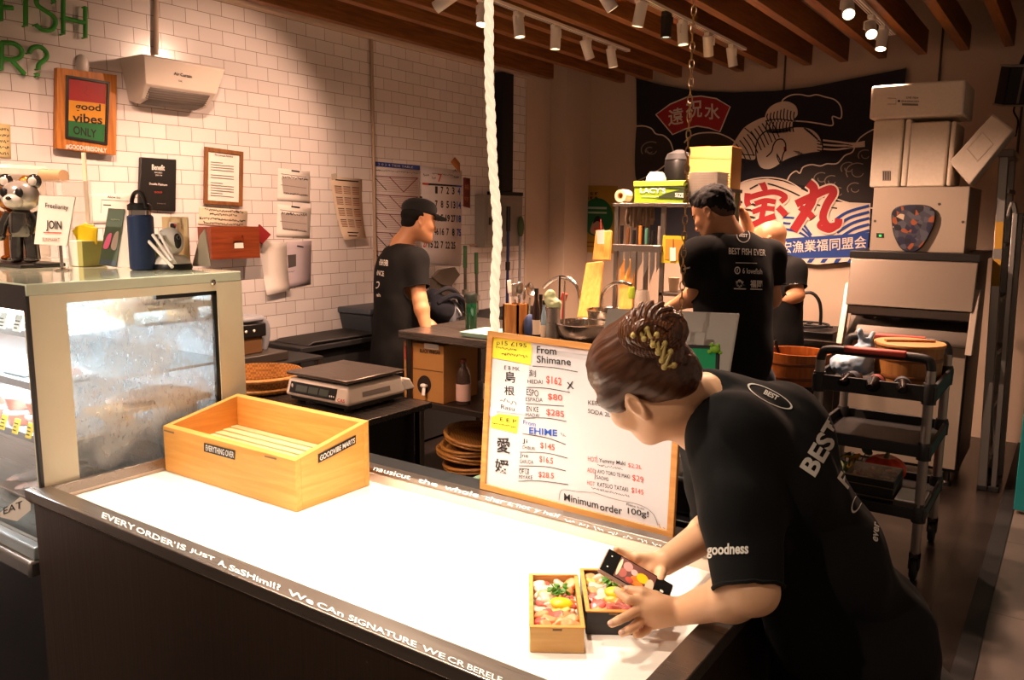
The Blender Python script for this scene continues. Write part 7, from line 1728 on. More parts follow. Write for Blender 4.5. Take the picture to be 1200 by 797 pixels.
c = V((-.62, 4.2, zt1)); oke((c.x, c.y, zt1), .15, .175, 'lidded pale wooden rice tub on the trolley top', M('tub_pale', '#a5713a', .5, kind='wood', axis='z', hex2='#8f5d2b'), M('hoop_pale', '#7a4a1e', .4), lid=True)
p = PX(1008, 400, Y=4.12); t = thing('printed_bag', 'white and blue printed plastic bag tied with two ears on the trolley', 'bag', (p.x, 4.12, zt1))
WB = M('bag_print', '#d9e2e6', .4, hex2='#3f86b5', scale=14, bump=.3); MATS['bag_print'].node_tree.nodes['Noise Texture'].inputs['Detail'].default_value = 1
organic('bag', [E_((p.x-.03, 4.12, zt1+.07), (.1, .09, .065), k=.03), E_((p.x+.02, 4.12, zt1+.13), (.055, .05, .05), k=.03), C_((p.x+.02, 4.12, zt1+.15), (p.x-.0, 4.1, zt1+.235), .02, .014, .02), C_((p.x+.03, 4.12, zt1+.15), (p.x+.055, 4.13, zt1+.225), .02, .013, .02)], WB, t, .007, wrinkle=(.008, (22, 22, 22)))
for i, (xx, yy, lab) in enumerate(((-.80, 3.95, 'dark bottle lying on the trolley top, left of the red grip'), (-.70, 3.93, 'dark bottle lying on the trolley top with a red label'), (-.60, 3.95, 'dark bottle lying on the trolley top, right of the red grip'))):
    c = V((xx, yy, zt1+.036)); t = thing('drink_bottle', lab, 'bottle', c); R = rotm((90, 0, 10*i-10)); obj('bottle', MB().lathe([(.0, -.01), (.033, -.008), (.035, .1), (.014, .15), (.013, .17)], c, 18, R), M('drink_dark', '#1a1413', .2), t); obj('label', MB().lathe([(.0356, .02), (.0356, .07)], c, 18, R, caps=False), M(['label_slate', 'label_wine', 'label_slate2'][i], ['#3b3f4a', '#8a2f2a', '#2f3038'][i], .6), t)
zs = .33-.05+.013
# lower shelf: bento carriers with a clear lid, red squash, herbs and papers
c0 = PX(1038, 590, Y=3.98)
t = thing('lunch_box_carrier', 'black stacked lunch box with a clear lid on the trolley bottom shelf', 'lunch box', (-.68, 3.98, zs))
lx0, lx1, ly0, ly1 = -.80, -.585, 3.86, 4.10
for k in range(2): obj('tier', MB().box((lx0, ly0, zs+.05*k), (lx1, ly1, zs+.05*k+.046)), BLACK, t, bevel=.003)
lz = zs+.10
for k in range(2): obj('gilt_line', MB().box((lx0-.001, ly0-.0012, zs+.05*k+.046), (lx1+.001, ly1+.001, zs+.05*k+.0495)), M('gilt', '#8a7a5c', .4, .6), t)
obj('clear_lid', MB().box((lx0+.004, ly0+.004, lz+.03), (lx1-.004, ly1-.004, lz+.036)), M('lid_clear', '#d9cdbb', .15, alpha=.4, bump=0), t, bevel=.002)
obj('top_rim', MB().box((lx0, ly0, lz), (lx1, ly0+.006, lz+.03)).box((lx0, ly1-.006, lz), (lx1, ly1, lz+.03)).box((lx0, ly0+.006, lz), (lx0+.006, ly1-.006, lz+.03)).box((lx1-.006, ly0+.006, lz), (lx1, ly1-.006, lz+.03)), BLACK, t)
rr = random.Random(8)
for i in range(34):
    kd = rr.choice(['omelette_piece', 'salmon_piece', 'white_fish_piece', 'omelette_piece', 'tuna_piece']); o, lab = chunk(kd, (rr.uniform(lx0+.02, lx1-.02), rr.uniform(ly0+.02, ly1-.02), lz+.012), rr.uniform(.012, .017), (rr.random(), rr.random(), rr.random()*6)); o['label'] = lab+' under the clear lid of the black lunch box'; o['group'] = lab+'s in the black lunch box'
c = V((-.69, 4.24, zs)); t = thing('red_squash', 'ribbed orange red squash behind the lunch boxes on the trolley', 'squash', c); m = MB(); n_ = 48; vs = []
for i in range(13):
    a_ = pi*i/12-pi/2
    for j in range(n_):
        b_2 = 2*pi*j/n_; r_ = .10*cos(a_)*(1-.13*abs(cos(4*b_2))**3)+.0005; vs.append(c+V((r_*cos(b_2), r_*sin(b_2), .075+.075*sin(a_)-(.015 if abs(sin(a_)) > .93 else 0))))
m.add(vs, [(i*n_+j, i*n_+(j+1) % n_, (i+1)*n_+(j+1) % n_, (i+1)*n_+j) for i in range(12) for j in range(n_)]); obj('squash', m, M('squash_red', '#d6401f', .4), t); obj('stem', MB().tube([c+V((0, 0, .125)), c+V((.01, 0, .165))], [.014, .008], 8), M('stem_green', '#5a5a2a', .7), t)
c = V((-.84, 4.15, zs)); t = thing('leafy_greens', 'bunch of dark leafy greens with yellow tips at the left of the trolley shelf', 'vegetables', c); m = MB(); m2 = MB()
for i in range(26):
    e = c+V((rr.uniform(-.07, .07), rr.uniform(-.1, .1), rr.uniform(.03, .16))); (m2 if i % 6 == 0 else m).ell(e, (.035, .02, .005), (rr.uniform(-60, 60), rr.uniform(-60, 60), rr.uniform(0, 360)), 10, 6)
    m.tube([c+V((0, 0, .0)), e], .003, 5)
obj('leaves', m, M('greens', '#39491f', .6), t); obj('yellow_tips', m2, M('greens_yellow', '#c59a2a', .6), t)
t = thing('paper_slip', 'white folded paper slips at the right end of the trolley bottom shelf', 'paper', (-.51, 3.92, zs)); obj('slip', MB().hexa([(-.575, 3.84, zs+.06), (-.46, 3.84, zs+.06), (-.46, 4.02, zs+.06), (-.575, 4.02, zs+.06)], [(-.575, 3.84, zs+.066), (-.46, 3.84, zs+.068), (-.46, 4.02, zs+.07), (-.575, 4.02, zs+.066)]), PAPER, t); obj('tray', MB().box((-.58, 3.83, zs+.0), (-.455, 4.05, zs+.059)), STEELD, t)
# ------------------------------------------------------------- people
SKIN = M('skin_light', '#e8b68e', .45, kind='skin', var=.08, bump=.05); SKIN2 = M('skin_tan', '#be875f', .5, kind='skin', var=.1, bump=.05)
HAIRB = M('hair_black', '#0c0908', .7, kind='hair', scale=80, bump=.4, spec=.2)
TEE = M('black_tee', '#080707', .9, kind='cloth', bump=.12, var=.2, sheen=0, spec=.25); JEAN = M('dark_denim', '#232a38', .85, kind='cloth'); TROUS = M('black_trousers', '#100f10', .85, kind='cloth'); SHOE = M('black_shoe', '#0f0e0e', .5)
PRINT = M('tee_print', '#dcd6cc', .8, bump=0)
def axes(f, u):
    f = V(f).normalized(); u = (V(u)-f*V(u).dot(f)).normalized(); l = u.cross(f); return Matrix((f, l, u)).transposed()
def camv(r, u, f): return RT*r+UV*u+FW*f
def head_prims(c, R, s, fem=False):
    P = lambda x, y, z: V(c)+R @ (V((x, y, z))*s)
    E = lambda p, r, k=.02, neg=False, rot=None: E_(P(*p), [q*s for q in r], R if rot is None else R @ rotm(rot), k*s, neg)
    C = lambda a, b, ra, rb, k=.015: C_(P(*a), P(*b), ra*s, rb*s, k*s)
    jw = .9 if fem else 1
    L = [E((-.012, 0, .04), (.097, .076, .083)), E((.025, 0, -.02), (.066, .064, .085), .03),
         E((.048, 0, -.07), (.042, .045*jw, .036), .03), E((.076, 0, -.096), (.02, .023*jw, .019), .02),
         C((.0, .052*jw, -.05), (.06, .022, -.088), .022, .018, .025), C((.0, -.052*jw, -.05), (.06, -.022, -.088), .022, .018, .025),
         E((.055, .042, -.022), (.028, .024, .026), .02), E((.055, -.042, -.022), (.028, .024, .026), .02),
         E((.076, .033, .006), (.022, .019, .013), .01, True), E((.076, -.033, .006), (.022, .019, .013), .01, True),
         E((.069, .033, .004), (.013, .015, .011), .006), E((.069, -.033, .004), (.013, .015, .011), .006),
         C((.074, .03, .026), (.084, 0, .024), .010, .010, .012), C((.074, -.03, .026), (.084, 0, .024), .010, .010, .012),
         C((.083, 0, .014), (.103, 0, -.026), .008, .0115, .010), E((.094, .012, -.031), (.010, .008, .008), .006), E((.094, -.012, -.031), (.010, .008, .008), .006),
         E((.085, 0, -.057), (.010, .024, .006), .005), E((.083, 0, -.068), (.010, .020, .0065), .005), E((.094, 0, -.0622), (.010, .02, .0012), .003, True)]
    for s_ in (1, -1):
        L += [E((-.008, .076*s_, -.008), (.019, .009, .032), .006, rot=(0, -12, -18*s_)), E((-.012, .083*s_, -.004), (.011, .008, .019), .004, True, rot=(0, -12, 0)), E((-.006, .074*s_, -.033), (.009, .008, .010), .006)]
    return L, P
def finger(pts, r0, r1, k=.004):
    n = len(pts)-1; return [C_(pts[i], pts[i+1], r0+(r1-r0)*i/n, r0+(r1-r0)*(i+1)/n, k) for i in range(n)]
def legs(parent, hip, side, fwd, floor=0, mat=TROUS, w_=.09, r=.085, res=.012):
    P = []; fwd = V((fwd[0], fwd[1], 0)).normalized(); side = V((side[0], side[1], 0)).normalized()
    P.append(C_(hip-side*w_, hip+side*w_, r*1.25, r*1.25, .05))
    for s_ in (-1, 1):
        h = hip+side*w_*s_; kn = V((h.x, h.y, floor+.48))+fwd*.02; an = V((h.x, h.y, floor+.09))-fwd*.01
        P += [C_(h, kn, r, r*.72, .04), C_(kn, an, r*.72, r*.62, .03)]
        sh = [C_(an+V((0, 0, -.045)), an+fwd*.15+V((0, 0, -.055)), .042, .034, .03), C_(an-fwd*.04+V((0, 0, -.05)), an+V((0, 0, .0)), .038, .045, .03)]
        organic('shoe', sh, SHOE, parent, .008)
    return organic('trousers', P, mat, parent, res, wrinkle=(.007, (8, 8, 5)))
def ring3(c, a, b, n=40, wd=.06):
    """flat ring as verts, faces: centre c, half axis vectors a and b, relative width wd"""
    vs = []; fs = []
    for i in range(n):
        q = 2*pi*i/n; d = a*cos(q)+b*sin(q); vs += [V(c)+d, V(c)+d*(1-wd)]
    for i in range(n): j = (i+1) % n; fs.append((2*i, 2*j, 2*j+1, 2*i+1))
    return vs, fs
def ptext(st, a, b, up, D, bold=.02): A = PX(*a, D=D); B = PX(*b, D=D); return text3(st, A, B, PX(a[0]+up[0], a[1]+up[1], D=D)-A, bold)
def bar3(a, b, wpx, D):
    t_ = V((b[0]-a[0], b[1]-a[1])).normalized(); n = (-t_.y*wpx/2, t_.x*wpx/2)
    return [PX(a[0]+n[0], a[1]+n[1], D=D), PX(b[0]+n[0], b[1]+n[1], D=D), PX(b[0]-n[0], b[1]-n[1], D=D), PX(a[0]-n[0], a[1]-n[1], D=D)], [(0, 1, 2, 3)]

# ---- the woman photographing the bento
T1 = PX(893, 548, D=1.50); T2 = PX(948, 640, D=1.52); T3 = PX(992, 735, D=1.55); T4 = PX(1003, 815, D=1.57)
t = thing('person', 'woman with clipped up brown hair bending over the counter to photograph bento boxes', 'person', V((T4.x, T4.y, 0)))
s = .90
R = axes(camv(-.565, -.485, .667), camv(-.70, .709, -.078))
Hc = PX(754, 449, D=1.43)
HAIR = M('hair_brown', '#5a3116', .34, kind='hair', hex2='#241006', bump=.5, spec=.6, R=R)
HAIRL = M('hair_light', '#6b3d1c', .34, kind='hair', hex2='#3f2210', scale=60, bump=.3, spec=.6)
hp, HP = head_prims(Hc, R, s, True)
NB_ = PX(842, 474, D=1.47)
shL = PX(866, 516, D=1.36); shR = PX(840, 505, D=1.64); elL = PX(884, 692, D=1.255); wrL = PX(800, 716, D=1.41); elR = PX(850, 612, D=1.69); wrR = PX(779, 659, D=1.52)
body = hp+[C_(HP(-.03, 0, -.055), NB_, .046, .050, .03), C_(HP(-.0, 0, -.07), PX(815, 500, D=1.47), .036, .045, .03),
     C_(NB_, T1, .05, .09, .04), C_(shL, shR, .05, .05, .05), C_(T1, T3, .10, .11, .05),
     C_(shL, elL, .044, .035, .02), C_(elL, elL.lerp(wrL, .3), .034, .0365, .02), C_(elL.lerp(wrL, .3), wrL, .0365, .024, .02),
     C_(shR, elR, .044, .036, .02), C_(elR, elR.lerp(wrR, .3), .035, .036, .02), C_(elR.lerp(wrR, .3), wrR, .036, .024, .02)]
# near hand
def D3(L): return [PX(x, y, D=d) for x, y, d in L]
K = D3([(749, 704, 1.393), (748, 715, 1.39), (753, 725, 1.40), (762, 732, 1.415)])
for k_ in K: body.append(C_(wrL, k_, .018, .0098, .008))
body += [E_(wrL.lerp(K[1], .5), (.034, .028, .017), axes((K[1]-wrL), (K[0]-K[3]).cross(K[1]-wrL)), .015)]
body += finger([K[0]]+D3([(736, 703, 1.385), (728, 697, 1.395), (723, 692, 1.41)]), .0090, .0068, .002)
body += finger([K[1]]+D3([(735, 722, 1.365), (725, 727, 1.352), (717, 731, 1.352)]), .0092, .0070, .002)
body += finger([K[2]]+D3([(744, 734, 1.37), (736, 739, 1.352), (729, 742, 1.35)]), .0090, .0068, .002)
body += finger([K[3]]+D3([(757, 739, 1.395), (751, 743, 1.38), (745, 744, 1.37)]), .0080, .0062, .002)
body += finger([wrL.lerp(K[0], .3)]+D3([(768, 700, 1.40), (752, 694, 1.40), (736, 691, 1.41)]), .0125, .0078, .004)
# far hand
K2 = D3([(746, 653, 1.50), (748, 660, 1.505), (754, 665, 1.50), (762, 669, 1.495)])
for k_ in K2: body.append(C_(wrR, k_, .018, .0095, .008))
body += finger([K2[0]]+D3([(737, 650, 1.505), (729, 647, 1.505), (722, 644, 1.50)]), .0088, .0066, .002)
body += finger([K2[1]]+D3([(740, 658, 1.512), (733, 657, 1.505), (728, 657, 1.49)]), .0088, .0066, .002)
body += finger([K2[2]]+D3([(747, 666, 1.512), (741, 666, 1.50), (737, 664, 1.485)]), .0086, .0064, .002)
body += finger([K2[3]]+D3([(757, 672, 1.50), (752, 673, 1.49), (748, 671, 1.478)]), .0078, .006, .002)
body += finger([wrR.lerp(K2[3], .35)]+D3([(774, 672, 1.49), (772, 680, 1.475), (767, 684, 1.465)]), .012, .0078, .004)
organic('body', body, SKIN, t, .0028, relax=1)
# nails of the near hand
for a_, b_ in (((725, 727, 1.352), (717, 731, 1.352)), ((736, 739, 1.352), (729, 742, 1.35)), ((752, 694, 1.40), (736, 691, 1.41))):
    A, B = D3([a_, b_]); d_ = (B-A).normalized(); nn = ((CAMP-B)-d_*(CAMP-B).dot(d_)).normalized(); nn = (nn+V((0, 0, .6))).normalized(); nn = (nn-d_*nn.dot(d_)).normalized()
    obj('fingernail', MB().ell(B+nn*.0066+d_*.001, (.0058, .0046, .0014), axes(d_, nn), 12, 6), M('nail_pink', '#e5b59c', .25, bump=0), t)
# hair
hr = lambda p, r, k=.02, neg=False: E_(HP(*p), [q*s for q in r], R, k*s, neg)
hairp = [hr((-.018, 0, .044), (.101, .081, .088)), hr((-.06, 0, .0), (.055, .067, .055), .03), hr((-.082, 0, -.03), (.03, .042, .032), .03), hr((-.09, 0, .075), (.05, .05, .05), .03),
         hr((.03, .066, .025), (.032, .014, .03), .02), hr((.03, -.066, .025), (.032, .014, .03), .02),
         hr((.118, 0, -.006), (.075, .13, .062), .010, True), hr((-.002, .086, -.018), (.028, .03, .034), .006, True), hr((-.002, -.086, -.018), (.028, .03, .034), .006, True)]
organic('hair', hairp, HAIR, t, .0035, wrinkle=(.0022, (9, 80, 80)), wR=R)
ho = [o for o in t.children if o.name.startswith('hair')][0]
hb = BVHTree.FromPolygons([v.co+org[ho.name] for v in ho.data.vertices], [tuple(p.vertices) for p in ho.data.polygons])
def onhair(x, y, lift=.002):
    d_ = ray(x, y).normalized(); h_ = hb.ray_cast(CAMP, d_, 3)
    return (h_[0]+h_[1]*lift) if h_[0] is not None else PX(x, y, D=1.42)
# combed strands running back to the twist, and the loose bun
rr = random.Random(4); m = MB()
tops = [(688, 448), (686, 440), (685, 430), (688, 418), (693, 406), (700, 396), (712, 388), (725, 382), (700, 456), (712, 461), (724, 465), (736, 466), (775, 462), (790, 458), (800, 450)]
for i, (x, y) in enumerate(tops):
    for k in range(4):
        x2, y2 = (tops[i+1] if i+1 < len(tops) and abs(tops[i+1][0]-x) < 30 else (x+4, y+2)); x1_, y1_ = x+(x2-x)*k/4, y+(y2-y)*k/4
        ex, ey = 752+(10 if y < 440 else 22)*rr.random(), 384+(y1_-380)*.34
        pts = []; jx, jy = rr.uniform(-1, 1), rr.uniform(-1, 1)
        for q in range(9):
            f_ = q/8; xx = x1_+(ex-x1_)*f_+jx*f_; yy = y1_+(ey-y1_)*f_-7*sin(pi*f_)*(1 if y < 462 else -.4)+jy*f_
            pts.append(onhair(xx, yy, .0002))
        pp = smooth_pts(pts, n=2); m.tube(pp, [.0005]+[.0017]*(len(pp)-2)+[.001], 6)
bc = onhair(766, 386, -.008); m = MB()
out_ = (CAMP-bc).normalized(); ex_ = RT; ey_ = UV
for i in range(9):      # coils of the twist
    r0 = .010+.0030*i; pts = []
    for q in np.linspace(0, 2*pi*.95, 17):
        a_ = q+i*1.1; pts.append(bc+ex_*cos(a_)*(r0+.012)*1.15+ey_*sin(a_)*(r0+.004)+out_*(.034-.0034*i+.003*sin(3*a_+i)))
    m.tube(pts, [.002]+[.0068]*15+[.002], 8)
for i in range(7):      # loose ends fanning up out of the twist
    a_ = .5+.35*i; tip = bc+ex_*cos(a_)*.052+ey_*sin(a_)*.050+out_*.012
    m.tube(smooth_pts([bc+out_*.03, bc+ex_*cos(a_+.5)*.03+ey_*sin(a_+.5)*.03+out_*.03, tip], n=4), [.006]*4+[.005]*4+[.001], 7)
m.ell(bc, (.036, .034, .034)); m.ell(onhair(784, 418, -.012), (.03, .022, .03), axes(camv(.5, -.8, 0), camv(.8, .5, 0)))
obj('bun', m, HAIRL, ho)
zz = [(743, 393), (747, 383), (755, 397), (758, 386), (765, 404), (769, 393), (771, 413), (778, 402), (775, 422), (785, 412), (778, 430), (789, 428)]
cp_ = [onhair(x, y, .002).lerp(CAMP, .022) for x, y in zz]
m = MB().tube(cp_, .0046, 8)
for p_ in cp_: m.ell(p_, (.0055, .0055, .0055), n=8, k=6)
obj('claw_clip', m, M('clip_olive', '#c9b268', .35, bump=0), ho)
# eyebrow and lashes on the near side
for s_ in (1, -1):
    obj('eyebrow', MB().tube(smooth_pts([HP(.076, .05*s_, .026), HP(.085, .034*s_, .034), HP(.089, .016*s_, .031)]), .0028, 6), HAIR, t)
    obj('eyelash', MB().tube(smooth_pts([HP(.071, .05*s_, .0), HP(.083, .034*s_, -.004), HP(.082, .02*s_, -.001)]), .0016, 6), HAIRB, t)
obj('lips', MB().ell(HP(.0925, 0, -.0575), (.006, .019*s, .004), R, 14, 8).ell(HP(.0915, 0, -.0675), (.006, .016*s, .0045), R, 14, 8), M('lip_rose', '#b8685c', .4, bump=0), t)
# shirt
ax_ = (T3-T1).normalized(); cw = (FW-ax_*FW.dot(ax_)).normalized(); bt_ = ax_.cross(cw).normalized(); RB = Matrix((ax_, bt_, cw)).transposed()
cw2 = (cw+bt_*(-.0)).normalized()
slE = PX(877, 688, D=1.262); slS = PX(860, 512, D=1.37)
Rk = .05
shirt = [E_(T1, (.13, .115, .20), RB, Rk), E_(T2, (.15, .118, .195), RB, .06), E_(T3, (.13, .143, .20), RB, .06), E_(T4, (.12, .150, .20), RB, .05),
         C_(PX(868, 490, D=1.47), PX(905, 505, D=1.50), .07, .10, .05), C_(PX(853, 492, D=1.44), shL, .058, .068, .04), C_(PX(850, 490, D=1.52), shR, .058, .066, .04),
         C_(PX(836, 474, D=1.47), PX(862, 496, D=1.48), .066, .085, .03), E_(PX(828, 474, D=1.47), (.034, .062, .062), axes(NB_-HP(-.03, 0, -.055), cw), .02),
         C_(slS, slS.lerp(slE, .5), .078, .066, .03), C_(slS.lerp(slE, .5), slE+(slE-slS)*.1, .064, .052, .02),
         C_(shR, PX(842, 600, D=1.70), .075, .062, .03), C_(PX(915, 690, D=1.42), PX(935, 745, D=1.46), .05, .06, .05),
         E_(HP(-.03, 0, -.055).lerp(NB_, .36), (.05, .056, .056), axes(NB_-HP(-.03, 0, -.055), cw), .010, True), C_(HP(-.03, 0, -.06), NB_, .001, .001, .001)][:-1]
sd_ = (slE-slS).normalized(); sdn = np.array(sd_); slEn = np.array(slE); eRn = np.array(PX(842, 604, D=1.70)); dR = np.array((PX(842, 604, D=1.70)-shR).normalized())
tax = np.array((T4-T2).normalized()); hemn = np.array(PX(1010, 860, D=1.57))
def cutf(c):
    a = (c-slEn) @ sdn; near = np.linalg.norm(c-slEn, axis=1) < .082
    b = (c-eRn) @ dR; nearR = np.linalg.norm(c-eRn, axis=1) < .11
    return ~((a > 0) & near) & ~((b > 0) & nearR)
sh_o = organic('t_shirt', shirt, TEE, t, .0055, relax=2, wrinkle=(.010, (6, 9, 7)), cut=cutf)
# rolled hem of the near sleeve and neckline rib
def rim_of(o, parent, mat, r=.0035):
    """a thin seam along each open border of a garment"""
    bm = bmesh.new(); bm.from_mesh(o.data); E = [e for e in bm.edges if e.is_boundary]; adj = {}
    for e in E:
        a, b = e.verts; adj.setdefault(a, []).append(b); adj.setdefault(b, []).append(a)
    seen = set(); o0 = org[o.name]; m = MB(); cnt = 0
    for v0 in adj:
        if v0 in seen: continue
        loop = [v0]; seen.add(v0); cur = v0
        while True:
            nx = [q for q in adj[cur] if q not in seen]
            if not nx: break
            cur = nx[0]; seen.add(cur); loop.append(cur)
        if len(loop) > 20:
            pts = [v.co+o0 for v in loop]
            for _ in range(4): pts = [(pts[i-1]+pts[i]*2+pts[(i+1) % len(pts)])/4 for i in range(len(pts))]
            m.tube(pts[::2], r, 6, closed=True); cnt += 1
    bm.free()
    return obj('sleeve_hem', m, mat, parent) if cnt else None
rim_of(sh_o, sh_o, TEE)
pr = []
for st, a, b, up in (('goodness', (829, 654.5), (877, 653), (0, -17)),): pr.append(ptext(st, a, b, up, 1.15, .03))
cc_ = PX(902, 465, D=1.2); ra = PX(928, 479, D=1.2)-cc_; rb_ = PX(907, 459, D=1.2)-cc_
pr.append(ring3(cc_, ra, rb_, 44, .09)); pr.append(ptext('BEST', (894, 462), (910, 470), (3, -5), 1.2, .03))
pr.append(ptext('BEST', (955, 560), (990, 500), (-19, -13), 1.2, .03)); pr.append(ptext('FISH', (993, 574), (1014, 538), (-13, -14), 1.2, .03)); pr.append(ring3(PX(1004, 589, D=1.2), PX(1010, 577, D=1.2)-PX(1004, 589, D=1.2), PX(1008, 593, D=1.2)-PX(1004, 589, D=1.2), 24, .2)); pr.append(ptext('ever', (1028, 636), (1030, 614), (-6, -3), 1.2, .02))
print_on(sh_o, pr, PRINT, sh_o)
side_ = V((cw.x, cw.y, 0)).normalized(); fw_ = V((-RT.x, -RT.y, 0)).normalized()
legs(t, T4+RT*.07+V((.0, .0, -.02)), side_, fw_, mat=TROUS, r=.098)

# phone in her hands
pc = PX(746, 676.5, D=1.45); Lx = camv(.113, -.060, -.026).normalized(); Sy = camv(.026, .0226, .0615); Sy = (Sy-Lx*Sy.dot(Lx)).normalized(); Nn = Lx.cross(Sy); Nn = Nn if Nn.dot(CAMP-pc) > 0 else -Nn
cs = [pc+Lx*(.0665*a)+Sy*(.0345*b) for a, b in ((-1, -1), (1, -1), (1, 1), (-1, 1))]
t = thing('smartphone', 'smartphone held over the bento boxes with the food photo on its screen', 'phone', pc)
obj('case', MB().slab([q-Nn*.0085 for q in cs], Nn*.0085), M('phone_case', '#b59a88', .35, .3, bump=0), t, bevel=.003, seg=3)
gl = [pc+Lx*(.0645*a)+Sy*(.0325*b) for a, b in ((-1, -1), (1, -1), (1, 1), (-1, 1))]
obj('glass', MB().slab([q+Nn*.0002 for q in gl], Nn*.0006), M('phone_glass', '#1c1a19', .08, bump=0), t)
def SP(u, v, k): return pc+Lx*(.0645*(u*2-1))+Sy*(.0325*(v*2-1))+Nn*(.0009+.0002*k)
m = MB().add([SP(.2, .04, 0), SP(.76, .04, 0), SP(.76, .96, 0), SP(.2, .96, 0)], [(0, 1, 2, 3)]); obj('screen', m, M('screen_dim', '#6b4038', .3, emit=.25, bump=0), t, smooth=0)
blobs = [('#c98a80', .34, .7, .07, .2), ('#a85a4e', .3, .35, .06, .2), ('#e8a49a', .45, .6, .05, .13), ('#e7742a', .5, .3, .08, .2), ('#f2b21a', .58, .55, .09, .2), ('#f08a3a', .56, .22, .07, .12), ('#e6b492', .7, .4, .06, .3), ('#d9c9a8', .23, .5, .025, .4), ('#b94b3c', .42, .2, .06, .12)]
for i, (cl, u, v, a_, b_) in enumerate(blobs):
    m = MB(); m.add([SP(u+a_*cos(q), v+b_*sin(q), 1+i*.3) for q in np.linspace(0, 2*pi, 15)[:-1]], [tuple(range(14))]); obj('screen_picture', m, M('pix%d' % i, cl, .3, emit=.35, bump=0), t, smooth=0)
m = MB()
for v in (.25, .75): m.add([SP(.08+.012*cos(q), v+.03*sin(q), 1) for q in np.linspace(0, 2*pi, 13)[:-1]], [tuple(range(12))])
m.add([SP(.88+.028*cos(q), .5+.055*sin(q), 1) for q in np.linspace(0, 2*pi, 17)[:-1]], [tuple(range(16))]); obj('screen_buttons', m, WHITEP, t, smooth=0)

# ---- the man in the black cap
def man(label, Dh, head_c, R, s, neck, spine, shoulders, arms, hip, skin, shirt_extra, rw=.20, rt=.125, res=.009, wr=(.009, (6, 6, 5)), jeans=TROUS, facing=None, sleeve=.42, chest_ax=None):
    t = thing('person', label, 'person', V((hip.x, hip.y, 0)))
    hp, HP = head_prims(head_c, R, s)
    B = hp+[C_(HP(-.03, 0, -.03), neck, .053*s, .057*s, .03), C_(neck, spine[0], .06, .10, .04), C_(shoulders[0], shoulders[1], .055, .055, .05)]
    for i in range(len(spine)-1): B.append(C_(spine[i], spine[i+1], .11, .11, .05))
    cuts = []
    f, side = facing; ax = (spine[0]-spine[-1]).normalized(); RB = axes(f, ax)
    SH = []
    n = len(spine)
    for i, p in enumerate(spine): SH.append(E_(p, (rt*(1+.05*i), rw*(1-.03*i), .17), RB, .06))
    for i in range(n-1): q = spine[i].lerp(spine[i+1], .5); SH.append(E_(q, (rt*1.02, rw*.98, .16), RB, .06))
    SH.append(C_(neck-ax*.045, spine[0], .07, .11, .05))
    for k, (sp, el, wr_, tip) in enumerate(arms):
        B += [C_(sp, el, .052, .044, .02), C_(el, el.lerp(wr_, .3), .043, .045, .02), C_(el.lerp(wr_, .3), wr_, .045, .029, .02)]
        d = (tip-wr_); L = d.length; d = d.normalized(); sd = d.cross(V((0, 0, 1))); sd = sd.normalized() if sd.length > .1 else V((1, 0, 0)); dn = sd.cross(d)*-1 if sd.cross(d).z > 0 else sd.cross(d)
        B.append(E_(wr_+d*L*.28, (L*.32, .04, .018), axes(d, dn), .02))
        for j in range(4):
            o_ = sd*(.033-.022*j); kn = wr_+d*L*.5+o_; ln = (.8, 1, .95, .75)[j]
            B += finger([kn, kn+d*L*.22*ln+dn*.006, kn+d*L*.36*ln+dn*.022, kn+d*L*.44*ln+dn*.04], .0105, .0075)
        B += finger([wr_+d*L*.15+sd*.03, wr_+d*L*.35+sd*.055+dn*.012, wr_+d*L*.55+sd*.05+dn*.025], .013, .009, .008)
        e = sp.lerp(el, sleeve/.5*.8 if sleeve < .5 else .8)
        SH += [C_(neck.lerp(sp, .45)-ax*.02, sp, .075, .08, .05), C_(sp, e+(e-sp)*.15, .082, .068, .03)]; cuts.append((np.array(e), np.array((e-sp).normalized())))
    SH += shirt_extra
    SH.append(E_(HP(-.03, 0, -.055).lerp(neck, .6), (.075, .075, .07), axes(neck-HP(-.03, 0, -.055), f), .012, True))
    organic('body', B, skin, t, .0055 if s > .9 else .006)
    def cf(c):
        k = np.ones(len(c), bool)
        for p, d in cuts: k &= ~(((c-p) @ d > 0) & (np.linalg.norm(c-p, axis=1) < .098))
        return k
    so = organic('t_shirt', SH, TEE, t, res, relax=2, wrinkle=wr, cut=cf); rim_of(so, so, TEE, .004)
    legs(t, hip, side, f, mat=jeans)
    return t, so, HP
def eyes(t, HP, s, R):
    for s_ in (1, -1):
        obj('eye', MB().ell(HP(.0765, .033*s_, .004), (.007, .010, .005), R, 12, 8), M('eye_dark', '#1d1512', .2, bump=0), t); obj('eyebrow', MB().tube(smooth_pts([HP(.074, .052*s_, .024), HP(.086, .034*s_, .03), HP(.09, .014*s_, .026)]), .004, 6), HAIRB, t)
D = 5.08; f = camv(.90, 0, .42); f.z = 0; R = axes(camv(.90, -.16, .36), UV+f*.1)
hc = PX(491, 260, D=D)
neck = PX(470, 288, D=D); sp = [PX(468, 318, D=D), PX(467, 360, D=D), PX(466, 405, D=D), PX(466, 440, D=D)]
side = V((-f.y, f.x, 0)).normalized()
sL = PX(486, 305, D=D-.12); sR2 = PX(462, 303, D=D+.16)
armR = (sL, PX(492, 352, D=D-.16), PX(500, 388, D=D-.2), PX(506, 402, D=D-.25)); armF = (sR2, PX(470, 360, D=D+.2), PX(505, 380, D=D+.1), PX(515, 392, D=D+.02))
t, so, HP = man('man in a black cap and black t-shirt standing side on by the tiled wall', D, hc, R, 1.06, neck, sp, (sL, sR2), [armR, armF], PX(466, 455, D=D), SKIN2, [], rw=.20, rt=.145, facing=(f, side))
eyes(t, HP, 1.06, R)
e_ = lambda p, r, k=.015: E_(HP(*p), [q*1.06 for q in r], R, k)
